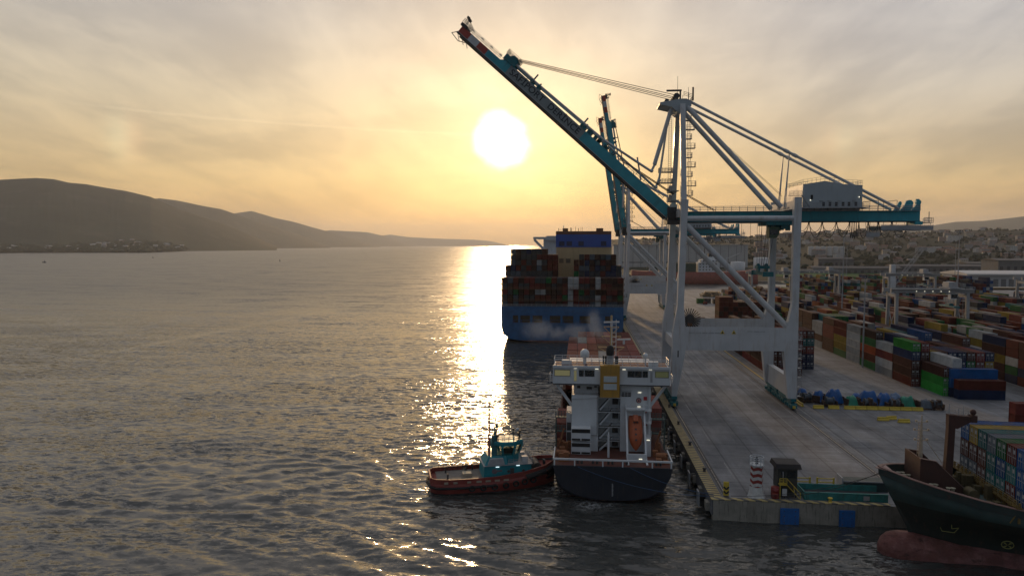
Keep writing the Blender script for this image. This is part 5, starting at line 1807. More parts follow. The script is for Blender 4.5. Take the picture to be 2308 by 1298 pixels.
def bow_ship():
    S = empty('rusty_cargo_ship', (42.0, 99.0, 0), 'dark green cargo ship with rusty bulbous bow entering at the lower right', 'ship', rz=rad(-93))
    # local: +Y of the ship points to its STERN here after rotation -90 -> +X; x local = -worldY offset
    hm = hull_mat('dark_green_hull', (.014, .022, .018), (.15, .055, .050), 2.15, .65, (.075, .045, .032), .8, (.034, .066, .062), 7.6)
    def sec(y, top, wd, fl, wl, b):
        return (y, [(wd, top), (wd - fl * .25, top - 2.0), (wl + fl * .30, 5.2), (wl, 2.4), (wl * .97, .2), (b, -3.2), (0, -4.2)])
    mb = MB()
    hull_loft(mb, [sec(0, 11.2, .12, 0, .06, .05), sec(1.2, 11.0, 1.7, 1.4, .2, .1), sec(3.2, 10.6, 3.6, 2.6, .5, .3), sec(6, 10.1, 5.4, 3.2, .9, .6), sec(10, 9.5, 7.4, 4.2, 1.6, 1.2), sec(14, 9.0, 8.7, 4.6, 2.5, 2), sec(18, 8.7, 8.8, 4.4, 3.6, 3), sec(26, 8.4, 8.8, 2.2, 6.2, 5.5), sec(36, 8.2, 8.8, 0, 8.8, 8.2), sec(90, 8.2, 8.8, 0, 8.8, 8.2)])
    # rake of the stem
    nv = []
    for (x, y, z) in mb.v:
        k = max(0, 1 - y / 16)
        nv.append((x, y + k * (11.2 - max(z, 1.5)) * .60, z))
    mb.v = nv
    ho = mb.build('hull', hm, S)
    from mathutils.bvhtree import BVHTree
    BV = BVHTree.FromPolygons([Vector(v) for v in mb.v], mb.f)
    # bulb
    mb = MB(); rings = []
    for u, r, zc in ((.2, .1, .5), (.35, .9, .5), (.8, 1.7, .5), (1.6, 2.35, .45), (2.8, 2.75, .3), (4.6, 2.9, .1), (7.5, 2.8, -.2), (11, 2.8, -.5), (15, 2.9, -.9), (20, 3.2, -1.5)):
        rings.append([(r * .86 * math.cos(2 * math.pi * k / 18), u, zc + r * math.sin(2 * math.pi * k / 18) * 1.04) for k in range(18)])
    mb.loft(rings, True, True); mb.build('bulbous_bow', hull_mat('rusty_antifouling', (.13, .045, .036), (.13, .042, .034), 99.0, .75, (.055, .03, .022), .85), S)
    # open forecastle: bulwark standing above a sunken deck
    prof = [(0, .12, 11.2), (1.2, 1.7, 11.0), (3.2, 3.6, 10.6), (6, 5.4, 10.1), (10, 7.4, 9.5), (14, 8.7, 9.0)]
    for sx in (-1, 1):
        mb = MB()
        for (y0, x0, z0), (y1, x1, z1) in zip(prof[:-1], prof[1:]):
            a = [(sx * x0, y0, z0 - .02), (sx * (x0 + .08), y0 - .05, z0 + 1.0), (sx * max(x0 - .25, .01), y0 + .25, z0 + 1.0), (sx * max(x0 - .3, .0), y0 + .3, z0 - .02)]
            b = [(sx * x1, y1, z1 - .02), (sx * (x1 + .08), y1 - .05, z1 + 1.0), (sx * (x1 - .25), y1 + .25, z1 + 1.0), (sx * (x1 - .3), y1 + .3, z1 - .02)]
            mb.loft([a, b], True, False)
        mb.build('bulwark', pm('bulwark_dark', (.03, .045, .043), .6, .2, .6, (.09, .04, .03), .5), S)
        mb = MB()
        for (y0, x0, z0), (y1, x1, z1) in zip(prof[:-1], prof[1:]):
            mb.beam((sx * (x0 - .05), y0 + .06, z0 + 1.06), (sx * (x1 - .05), y1 + .06, z1 + 1.06), .55, .1)
        mb.build('bulwark_cap', pm('cap_pale', (.20, .12, .10), .7, .2, 1), S)
    mb = MB(); mb.prism([(-1.75, 1.3), (1.75, 1.3), (0, -.5)], 'z', 12.0, 12.12); mb.build('stem_plate', pm('stem_pale', (.32, .22, .19), .7, .15, 1), S)
    # breakwater: raking rusty plates and foremast
    rb = pm('breakwater_rust', (.055, .024, .019), .75, .25, .6, (.04, .02, .015), .6)
    mb = MB()
    mb.prism([(4.6, 9.7), (10.6, 9.2), (10.6, 9.9), (6.6, 13.8), (4.6, 14.1)], 'x', 1.6, 1.85)
    mb.prism([(4.6, 9.7), (10.6, 9.2), (10.6, 9.9), (6.6, 13.8), (4.6, 14.1)], 'x', -3.25, -3.0)
    mb.box(-3.0, 1.6, 4.6, 4.85, 9.7, 14.1)
    mb.build('breakwater', rb, S)
    mb = MB(); mb.beam((1.72, 4.6, 14.15), (1.72, 6.6, 13.85), .34, .08); mb.beam((1.72, 6.6, 13.85), (1.72, 10.6, 9.95), .34, .08); mb.build('breakwater_cap', pm('cap_pale_two', (.22, .14, .12), .7, .2, 1), S)
    fx, fy = -.6, 5.6
    mb = MB(); mb.tube((fx, fy, 9.8), (fx, fy, 15.6), .36, 8, .22); mb.tube((fx, fy, 15.6), (fx, fy, 19.6), .2, 8, .08)
    for z, w in ((16.0, .8), (17.4, .9), (18.6, .7)):
        mb.box(fx - .05, fx + .05, fy - w, fy + w, z, z + .08)
        for q in (-1, 1):
            mb.box(fx - .1, fx + .1, fy + q * w - .12, fy + q * w + .12, z, z + .3)
    mb.ladder((fx, fy - .45, 10), (fx, fy - .3, 18.5), .45, (1, 0, 0), .04, .45)
    mb.path([(fx, fy, 17), (fx + .6, fy + 3.2, 12.2)], .04, 4)
    mb.build('foremast', pm('foremast_cream', (.42, .34, .25), .6, .15, 2), S)
    # deck crane: post with jib to the far side
    mb = MB(); mb.beam((.9, 8.4, 8.6), (.9, 8.7, 20.2), .9, .95, (0, 1, 0), .82, .85)
    mb.prism([(8.2, 18.7), (8.2, 20.2), (11.3, 20.0), (11.3, 19.5), (9.3, 18.3)], 'x', .45, 1.35)
    mb.box(.3, 1.5, 11.0, 11.7, 19.3, 20.2); mb.sphere((.9, 11.4, 20.6), .4, 8, 6)
    mb.box(0, 1.8, 7.7, 9.3, 8.4, 9.6)
    cr = mb.build('deck_crane', rb, S)
    mb = MB()
    for y, h in ((8.4, 1.5), (9.6, .9), (10.2, 1.2)):
        mb.tube((.9, y, 20.0), (.9, y, 20.2 + h), .05, 4)
    mb.rail([(.6, 8.4, 20.2), (.6, 11.0, 20.05)], .6, .03, .7, 1); mb.build('antenna', M['grey'], cr)
    # winches, bollards, hatch fittings
    mb = MB()
    for x, y in ((1.7, 3.0), (.4, 2.6), (-1.6, 3.2), (2.6, 3.6), (4.2, 7.2), (3.0, 5.6), (-.6, 3.6)):
        for d in (0, .55):
            mb.tube((x, y + d, 9.9), (x, y + d, 11.0), .2, 8); mb.tube((x, y + d, 11.0), (x, y + d, 11.08), .32, 8); mb.cut()
    mb.build_each('bollard', pm('bollard_cream', (.30, .27, .20), .7, .2, 1), S)
    mb = MB(); rr = random.Random(4)
    for k in range(24):
        x = rr.uniform(-6, 5.5); y = rr.uniform(9.2, 13.0)
        mb.box(x, x + rr.uniform(.3, .9), y, y + rr.uniform(.3, .9), 8.8, 9.2 + rr.uniform(.3, 2.0)); mb.cut()
    for x in (-3, 2.6):
        mb.tube((x, 10.4, 10.2), (x + 1.6, 10.4, 10.2), .7, 12); mb.cut()
    mb.build_each('windlass', pm('windlass_yellow', (.08, .065, .03), .7, .4, 1.5, (.05, .03, .02), .6), S)
    # hatch coaming and lashing frames under the boxes
    mb = MB(); mb.box(-8.4, 8.4, 14.6, 88, 8.2, 9.75); mb.build('hatch_coaming', pm('coaming_rust', (.09, .04, .025), .8, .3, .7, (.04, .02, .02), .6), S)
    mb = MB()
    for k in range(16):
        x = -8.4 + k * 1.12
        mb.box(x - .1, x + .1, 13.5, 13.75, 8.3, 10.9); mb.beam((x, 12.6, 8.3), (x, 13.7, 10.2), .1, .12)
    mb.box(-8.6, 8.6, 13.2, 13.9, 10.2, 10.35); mb.rail([(-8.6, 13.2, 10.35), (8.6, 13.2, 10.35)], .9, .05, 1.1, 2)
    mb.build('lashing_frame', pm('lashing_yellow', (.15, .10, .025), .7, .35, 1.2, (.08, .04, .02), .6), S)
    # painted marks on the bow: thruster symbols and draught mark (side facing the viewer: local +x)
    yel = pm('mark_yellow', (.34, .33, .12), .7, .15, 2)
    for (yy, zz) in ((15.2, 3.4), (17.9, 3.3)):
        mb = MB(); n = 20
        hit, hn, _, _ = BV.ray_cast(Vector((25, yy, zz)), Vector((-1, 0, 0)))
        nrm = hn.normalized() if hn.x > 0 else -hn.normalized()
        c = hit + nrm * .05; u = Vector((0, 1, 0)); u = (u - nrm * u.dot(nrm)).normalized(); v = nrm.cross(u)
        ring = [c + (u * math.cos(2 * math.pi * i / n) + v * math.sin(2 * math.pi * i / n)) * .68 for i in range(n + 1)]
        mb.path(ring, .06, 4)
        for a in (.785, 2.356, 3.927, 5.498):
            d = u * math.cos(a) + v * math.sin(a); e_ = u * math.cos(a + .5) + v * math.sin(a + .5)
            mb.add([c + nrm * .03, c + d * .6 + nrm * .03, c + e_ * .5 + nrm * .03], [(0, 1, 2)])
        mb.build('thruster_mark', yel, S)
    mb = MB(); pp = []
    for (yy, zz) in ((7.6, 4.6), (7.9, 4.0), (9.3, 4.0), (9.6, 4.9), (8.9, 4.6), (8.7, 5.3)):
        hit, hn, _, _ = BV.ray_cast(Vector((25, yy, zz)), Vector((-1, 0, 0)))
        pp.append(hit + Vector((.06, 0, 0)))
    mb.path(pp, .05, 4); mb.build('anchor_mark', yel, S)
    # boxes on deck, ends towards the bow
    end = ['blue', 'yellow', 'teal', 'blue grey', 'green', 'rust red', 'blue']
    ax, ay = Vector((math.cos(rad(-3)), math.sin(rad(-3)), 0)), Vector((-math.sin(rad(-3)), math.cos(rad(-3)), 0))
    for i in range(7):
        for t in range(3):
            c = end[i] if t == 2 else random.choice(['teal', 'brown', 'blue', 'blue grey', 'rust red'])
            if i == 6: c = 'blue'
            if i in (1, 2) and t == 1: c = 'brown'
            for b in range(3):
                p = Vector((42.0, 99.0, 9.8 + t * 2.5)) + ax * (14.3 + CL['40'] / 2 + b * 12.0) + ay * (7.2 - i * 2.40)
                if b == 0:
                    cadd(p.x, p.y, p.z, c, f'{c} container on the dark cargo ship, {NTH[i]} row from the quay, {("lowest", "middle", "top")[t]} tier', 'containers on the dark cargo ship', rot=rad(-93), front=True)
                else:
                    cadd(p.x, p.y, p.z, random.choice(['teal', 'brown', 'blue', 'light grey', 'rust red']), '', '', rot=rad(-93), exposed=False)
    # head lines
    for a, b, t in (((43.2, 99.6, 11.3), (24.0, 109.0, 3.6), 'long slack head line from the dark bow along the quay kerb'), ((43.3, 100.2, 11.3), (29.5, 109.2, 3.6), 'shorter head line from the dark bow to the quay by the drum')):
        mb = MB(); A, B = Vector(a), Vector(b)
        mb.path([A.lerp(B, k / 14) - Vector((0, 0, 2.2 * 4 * (k / 14) * (1 - k / 14) * .5)) for k in range(15)], .04, 5)
        tag(mb.build('mooring_line', M['rope']), t, 'rope', 'head lines of the dark ship')


bow_ship()

# ------------------------------------------------------------------ container yard
def block(x0, y0, ncol, nbay, name, hfun, fixed=None, seed=1, pitch=12.0, pal=YARDCOL):
    rr = random.Random(seed)
    fixed = fixed or {}
    H = {}
    for i in range(ncol):
        for j in range(nbay):
            H[i, j] = len(fixed[i, j]) if (i, j) in fixed else max(0, hfun(i, j, rr))
    for (i, j), h in H.items():
        x, y = x0 + 1.17 + i * 2.45, y0 + CL['40'] / 2 + j * pitch
        base = rr.choice(pal)
        half = rr.random() < .14 and (i, j) not in fixed
        for t in range(h):
            c = fixed[i, j][t] if (i, j) in fixed else (base if rr.random() < .35 else rr.choice(pal))
            ex = t == h - 1 or i == 0 or j == 0 or H.get((i - 1, j), 0) <= t or H.get((i, j - 1), 0) <= t
            lab = f'{c} container in {name}, column {i + 1} inland, bay {j + 1} back, {ORD[t]} tier'
            fr = (j == 0 or H.get((i, j - 1), 0) <= t) and y < 330
            if half:
                for d in (-2.95, 2.95):
                    cc = c if d < 0 else rr.choice(pal)
                    cadd(x, y + d, DZ + .02 + t * 2.5, cc, f'short {cc} container in {name}, column {i + 1}, bay {j + 1}, {ORD[t]} tier, {"near" if d < 0 else "far"} half', 'containers in the yard', L='20', exposed=ex, front=fr and d < 0)
            else:
                cadd(x, y, DZ + .02 + t * 2.5, c, lab, 'containers in the yard', exposed=ex, front=fr)


def make_yard():
    F = {(0, 0): ['rust red', 'brown', 'brown', 'dark blue', 'bright green'], (0, 1): ['light grey', 'white', 'dull red', 'light grey'], (0, 2): ['green', 'rust red', 'orange', 'green', 'dark brown'],
         (0, 3): ['light grey', 'light grey', 'white', 'light grey', 'light grey'], (0, 4): ['green', 'yellow', 'yellow', 'rust red', 'rust red'], (0, 5): ['brown', 'brown', 'dull red', 'dull red', 'brown'],
         (0, 6): ['light grey', 'brown', 'light grey', 'light grey'], (0, 7): ['rust red', 'dark grey', 'brown', 'brown', 'brown'], (0, 8): ['brown', 'yellow', 'dark grey', 'brown', 'brown'],
         (1, 0): ['brown', 'dark brown', 'dark brown', 'brown', 'dull red'], (1, 1): ['brown', 'brown', 'light grey', 'dark grey', 'dark blue'], (2, 0): ['green', 'brown', 'brown', 'yellow'], (3, 0): ['brown', 'brown', 'brown', 'brown'],
         (2, 1): ['brown', 'brown', 'brown', 'white', 'white'], (4, 0): ['green', 'dark blue', 'dark blue', 'dark blue'], (5, 0): ['green', 'dark blue', 'dark blue', 'dark blue'], (6, 0): ['green', 'green', 'green', 'brown'], (3, 1): ['brown', 'brown', 'yellow', 'yellow']}
    block(93.3, 201.6, 9, 10, 'the near yard block', lambda i, j, r: r.choice([4, 4, 5]) if i < 2 else r.choice([2, 3, 4, 4, 5]), F, 2)
    # the stack that stands forward of the block
    for t, c in enumerate(['bright green', 'bright green', 'brown']):
        cadd(95.8 + 1.17, 190.0 + CL['40'] / 2 - .4, DZ + .02 + t * 2.5, c, f'{c} container in the stack jutting out of the near yard block, {ORD[t]} tier', 'containers in the yard', front=True)
    for t, c in enumerate(['green', 'dark brown', 'brown', 'white']):
        cadd(98.25 + 1.17, 190.0 + CL['40'] / 2, DZ + .02 + t * 2.5, c, f'{c} container beside the green jutting stack, {ORD[t]} tier', 'containers in the yard', exposed=t > 1, front=True)
    for t, c in enumerate(['dark blue', 'rust red']):
        cadd(103.6, 187.0, DZ + .02 + t * 2.5, c, f'{c} container lying crosswise at the yard corner, {ORD[t]} tier', 'containers lying crosswise', rot=rad(90))
    for t, c in enumerate(['dark blue', 'blue', 'blue']):
        cadd(103.0, 189.6, DZ + .02 + t * 2.5, c, f'{c} container crosswise behind the corner pair, {ORD[t]} tier', 'containers lying crosswise', rot=rad(90), exposed=t > 0)
    for t, c in enumerate(['rust red', 'dull red']):
        cadd(96 + CL['40'] / 2, 160.6, DZ + .02 + t * 2.5, c, f'{c} container at the right picture edge beyond the dark ship, {ORD[t]} tier', 'containers lying crosswise', rot=rad(90))
    hf = lambda i, j, r: r.choice([2, 3, 4, 4, 5, 5])
    block(124.5, 189.0, 9, 11, 'the second yard block', hf, None, 3)
    block(93.3, 334.0, 9, 8, 'the middle yard block', hf, None, 4)
    block(124.5, 334.0, 9, 8, 'the second middle block', hf, None, 5)
    block(155.5, 206.0, 9, 9, 'the third yard block', hf, None, 6)
    block(155.5, 334.0, 9, 8, 'the third middle block', hf, None, 7)
    block(186.5, 262.0, 9, 13, 'the fourth yard block', hf, None, 8)
    block(217.5, 312.0, 9, 9, 'the fifth yard block', hf, None, 9)
    block(248.5, 360.0, 9, 6, 'the sixth yard block', hf, None, 10)
    block(279.5, 410.0, 9, 3, 'the seventh yard block', hf, None, 11)
    # stacks beneath the crane
    Z = {(0, 0): ['rust red', 'brown', 'brown', 'rust red', 'dark brown'], (6, 1): ['dark blue', 'dark blue', 'dull red', 'teal', 'brown'], (5, 1): ['dark blue', 'dark blue', 'rust red', 'teal', 'rust red']}
    block(58.0, 214.6, 7, 5, 'the crane-side block', lambda i, j, r: 0 if (j == 0 and i > 3) else r.choice([4, 5, 5]), Z, 12, pal=['rust red', 'brown', 'dark brown', 'dull red', 'brown'])
    block(73.0, 368.0, 11, 1, 'the dark red far row', lambda i, j, r: 5 if i < 3 else 4, None, 13, pal=['rust red', 'rust red', 'dark brown'])
    block(104.0, 470.0, 20, 4, 'the inlet stacks', lambda i, j, r: r.choice([1, 2, 3, 4]), None, 14)
    block(170.0, 560.0, 64, 5, 'the last far stacks', lambda i, j, r: r.choice([2, 3, 4, 5, 6]) if (i // 4) % 5 else 0, None, 15)


make_yard()


def gantry_parts(root):
    W = pm('gantry_grey_paint', (.29, .295, .295), .6, .12, .4, (.18, .14, .10), .5, streak=True)
    S, D, Hh = 13.0, 4.2, 23.0
    for sx in (-1, 1):
        for sy in (-1, 1):
            MB().beam((sx * S, sy * D, 1.4), (sx * S, sy * D * .82, Hh - 1.4), 1.0, 1.15, (1, 0, 0)).build('leg', W, root)
            b = MB(); b.box(sx * S - .6, sx * S + .6, sy * D - 1.5, sy * D + 1.5, .7, 1.4)
            bo = b.build('bogie', M['grey'], root)
            w = MB(); w.tube((sx * S - .35, sy * D - .9, .65), (sx * S + .35, sy * D - .9, .65), .65, 12); w.cut(); w.tube((sx * S - .35, sy * D + .9, .65), (sx * S + .35, sy * D + .9, .65), .65, 12)
            w.build_each('wheel', M['black'], bo)
        MB().box(sx * S - .5, sx * S + .5, -D, D, 2.0, 3.2).build('sill_beam', W, root)
        MB().box(sx * S - .5, sx * S + .5, -D * .8, D * .8, Hh - 3.2, Hh - 2.0).build('tie_beam', W, root)
        x = MB(); x.beam((sx * S, -D * .9, 3.2), (sx * S, D * .7, 14.5), .3, .3); x.cut(); x.beam((sx * S, D * .9, 3.2), (sx * S, -D * .7, 14.5), .3, .3); x.build_each('brace', W, root)
    for sy in (-1, 1):
        g = MB(); g.box(-S - 2.2, S + 2.2, sy * D * .82 - .55, sy * D * .82 + .55, Hh - 1.5, Hh)
        go = g.build('girder', W, root)
        r = MB(); r.rail([(-S - 2, sy * (D * .82 + 1.2), Hh - .1), (S + 2, sy * (D * .82 + 1.2), Hh - .1)], 1.1, .05, 2.0, 1); r.box(-S - 2, S + 2, min(sy * (D * .82 + .5), sy * (D * .82 + 1.3)), max(sy * (D * .82 + .5), sy * (D * .82 + 1.3)), Hh - .2, Hh - .1)
        r.build('walkway', M['grey'], go)
    for k in range(5):
        MB().tube((-6 + k * 3.0, -D * .82 - .7, Hh - 1.0), (-6 + k * 3.0, -D * .82 - .7, Hh - .8), .16, 8).build('flood_lamp', M['lamp'], root)
    t = MB(); t.box(6.2, 10.4, -D, D, Hh + .05, Hh + .5); t.box(6.6, 9.6, -2.4, 2.0, Hh + .5, Hh + 2.6); t.tube((7, 2.6, Hh + 1.4), (9, 2.6, Hh + 1.4), .8, 12)
    to = t.build('trolley', M['grey'], root)
    c = MB(); c.prism([(7.2, Hh - 4.0), (9.4, Hh - 4.0), (9.9, Hh - 3.0), (9.9, Hh - 1.8), (7.2, Hh - 1.8)], 'y', -2.9, -.8); co = c.build('cab', M['white_clean'], to)
    MB().box(7.4, 9.7, -2.96, -2.9, Hh - 3.6, Hh - 2.1).build('cab_window', M['glass'], co)
    s = MB(); s.box(7.2, 9.4, -5.6, 5.6, Hh - 7.2, Hh - 6.6); s.box(7.5, 9.1, -1.4, 1.4, Hh - 6.6, Hh - 5.8)
    for x in (7.4, 9.2):
        for y in (-1.2, 1.2):
            s.tube((x, y, Hh - 5.8), (x, y, Hh), .04, 4)
    s.build('spreader', M['teal_dark'], root)
    e = MB(); e.box(-S - 1.6, -S - .5, -2.4, 2.0, 3.4, 6.2); e.build('engine_box', M['white_clean'], root)
    l = MB(); l.ladder((S + .75, 1, 1.5), (S + .75, 1, Hh), .6, (0, 1, 0), .05, .5)
    for z in (6, 12, 18):
        l.box(S + .5, S + 1.8, 0, 2.4, z, z + .08); l.rail([(S + 1.8, 0, z), (S + 1.8, 2.4, z)], 1, .04, .8)
    l.build('ladder', M['grey'], root)


def make_gantries():
    spots = [(135.5, 282, 'white yard gantry crane over the second block with five lamps'), (183.0, 264, 'yard gantry crane at the right picture edge, only its left leg showing'), (245.0, 385, 'yard gantry crane far right beside the long white shed'),
             (122.0, 452, 'distant yard gantry crane seen just left of the near crane leg'), (156.0, 470, 'distant yard gantry crane right of the near crane leg'), (196, 430, 'distant yard gantry crane behind the one with lamps')]
    root = None
    for i, (x, y, t) in enumerate(spots):
        if root is None:
            root = empty('yard_gantry_crane', (x, y, DZ), t, 'gantry crane', 'gantry cranes over the yard')
            gantry_parts(root); r = root
        else:
            r = copy_tree(root); r['label'] = t; r.location = (x, y, DZ)


make_gantries()


def tarp_machine(x, y, rz, L, H, col, label, cover=True, seed=0):
    e = empty('parked_machine', (x, y, DZ), label, 'machine', 'covered machines in a row', rz)
    b = MB()
    for sx in (-1, 1):
        b.box(sx * L / 2 - .12, sx * L / 2 + .12, -1.1, 1.1, .25, 1.5 + .5 * (seed % 2))
        b.box(-L / 2, L / 2, sx * .95 - .1, sx * .95 + .1, .35, .65)
        for yy in (-.9, .9):
            b.tube((sx * L * .38, yy - .15, .32), (sx * L * .38, yy + .15, .32), .32, 10)
    b.box(-L / 2, L / 2, -.8, .8, .45, .75)
    rr = random.Random(seed)
    for k in range(9):
        xx = rr.uniform(-L / 2, L / 2 - .6)
        b.box(xx, xx + rr.uniform(.2, .8), -1.0 + rr.random(), rr.uniform(.2, 1.0), .7, 1.0 + rr.random() * (.9 if cover else 1.5))
    b.build('frame', pm('machine_frame', (.05, .030, .022), .7, .4, 1.5, (.03, .02, .02), .6), e)
    if cover:
        mb = MB(); n, m = 14, 10
        vs = []
        for i in range(n + 1):
            for j in range(m + 1):
                u, v = i / n * 2 - 1, j / m * 2 - 1
                edge = max(abs(u), abs(v))
                h = H * (1 - max(0, (abs(v) - .35) / .65) ** 2 * .85) * (1 - max(0, (abs(u) - .45) / .55) ** 2 * .8)
                h *= 1 + .30 * mnoise.noise(Vector((u * 1.6 + seed * 3.1, v * 1.4, .5))) + .10 * mnoise.noise(Vector((u * 5 + seed, v * 5, 1.5)))
                vs.append((u * L * .52, v * 1.35 + .06 * mnoise.noise(Vector((u * 6, v * 6, seed))), max(.55, h)))
        fs = [(i * (m + 1) + j, (i + 1) * (m + 1) + j, (i + 1) * (m + 1) + j + 1, i * (m + 1) + j + 1) for i in range(n) for j in range(m)]
        mb.add(vs, fs, True)
        # hanging skirt so the sheet has depth
        rim = [vs[i * (m + 1)] for i in range(n + 1)]
        for a, bb in zip(rim[:-1], rim[1:]):
            mb.add([a, bb, (bb[0], bb[1] - .03, .35), (a[0], a[1] - .03, .35)], [(0, 1, 2, 3)], True)
        mb.build('tarpaulin', TARP[col], e)
    else:
        mb = MB(); mb.tube((-.7, 0, 1.5), (.7, 0, 1.5), .75, 14); mb.tube((-.95, 0, 1.5), (-.7, 0, 1.5), 1.0, 14); mb.tube((.7, 0, 1.5), (.95, 0, 1.5), 1.0, 14)
        mb.build('drum', TARP['grey'], e)
    return e


TARP = {'blue': pm('tarp_blue', (.012, .085, .27), .45, .25, .8, (.03, .12, .3), .4), 'green': pm('tarp_green', (.015, .19, .12), .45, .3, .8), 'grey': pm('tarp_grey', (.06, .08, .10), .6, .3, 1), 'pale': pm('tarp_pale_blue', (.10, .16, .26), .5, .3, 1)}


def make_machines():
    rows = [(56.6, 190, 1.4, 4.6, 3.6, 'blue', 'tallest blue tarpaulin heap, right beside the white crane leg'), (58.2, 184, 1.3, 3.8, 2.4, 'blue', 'blue covered machine second along from the crane leg'),
            (60.6, 179, .9, 3.6, 2.7, 'blue', 'blue covered machine at the bend of the covered row'), (57.6, 178.6, .2, 3.0, 0, None, 'uncovered dark machine in front of the tall blue heap'),
            (63.8, 177.5, .2, 4.2, 3.5, 'blue', 'big bulging blue tarpaulin heap with a fold on top'), (61.8, 174.4, .0, 3.0, 0, None, 'uncovered machine behind the short yellow barrier'),
            (67.2, 175.0, .1, 2.6, 2.6, 'green', 'green tarpaulin heap between two blue ones'), (70.0, 178.8, .1, 3.2, 2.2, 'blue', 'small blue covered machine standing back from the row'),
            (71.6, 176.4, .05, 4.4, 3.5, 'blue', 'wide blue tarpaulin heap at the middle of the row'), (70.6, 173.6, 0, 3.0, 0, None, 'uncovered machine before the wide blue heap'),
            (75.4, 176.2, .1, 3.6, 3.1, 'blue', 'blue covered machine right of the wide blue heap'), (78.6, 177.4, .2, 3.0, 2.8, 'pale', 'pale blue covered machine left of the green sheet'),
            (80.6, 175.8, -.2, 3.4, 2.7, 'green', 'green sheet sagging over a machine near the row end'), (76.6, 173.4, 0, 3.4, 0, None, 'uncovered machine with levers before the pale blue cover'),
            (84.0, 174.2, 0, 3.0, 2.2, 'grey', 'grey covered machine next to the end of the row'), (86.6, 173.8, 0, 2.6, 0, None, 'last uncovered machine at the right end of the row')]
    for k, (x, y, rz, L, H, c, t) in enumerate(rows):
        tarp_machine(x, y, rz, L, H, c, t, c is not None, k + 1)
    seg = [(58.3, 171.9, 0), (61.9, 171.9, 0)] + [(65.6 + k * 2.62, 171.9, 0) for k in range(7)] + [(54.9, 174.6 + k * 2.6, rad(96)) for k in range(4)]
    names = ['first yellow barrier from the crane leg', 'second yellow barrier from the crane leg, standing alone'] + [f'{NTH[k]} segment of the long yellow barrier row' for k in range(7)] + [f'{NTH[k]} yellow barrier beside the crane rail' for k in range(4)]
    seg += [(69.0, 161.4, .1), (71.3, 162.6, .25), (72.9, 160.0, .05)]
    names += ['loose yellow barrier on the open deck, left one', 'loose yellow barrier on the open deck, furthest back', 'loose yellow barrier on the open deck with red end']
    me = None
    for (x, y, rz), t in zip(seg, names):
        if me is None:
            mb = MB(); mb.prism([(-.32, 0), (.32, 0), (.32, .25), (.16, .45), (.14, .85), (-.14, .85), (-.16, .45), (-.32, .25)], 'x', -1.25, 1.25)
            me = mb.mesh('barrier', M['yellow'])
        o = bpy.data.objects.new('barrier', me); COL.objects.link(o); o.location = (x, y, DZ + .01); o.rotation_euler = (0, 0, rz)
        tag(o, t, 'barrier', 'yellow barriers')


make_machines()


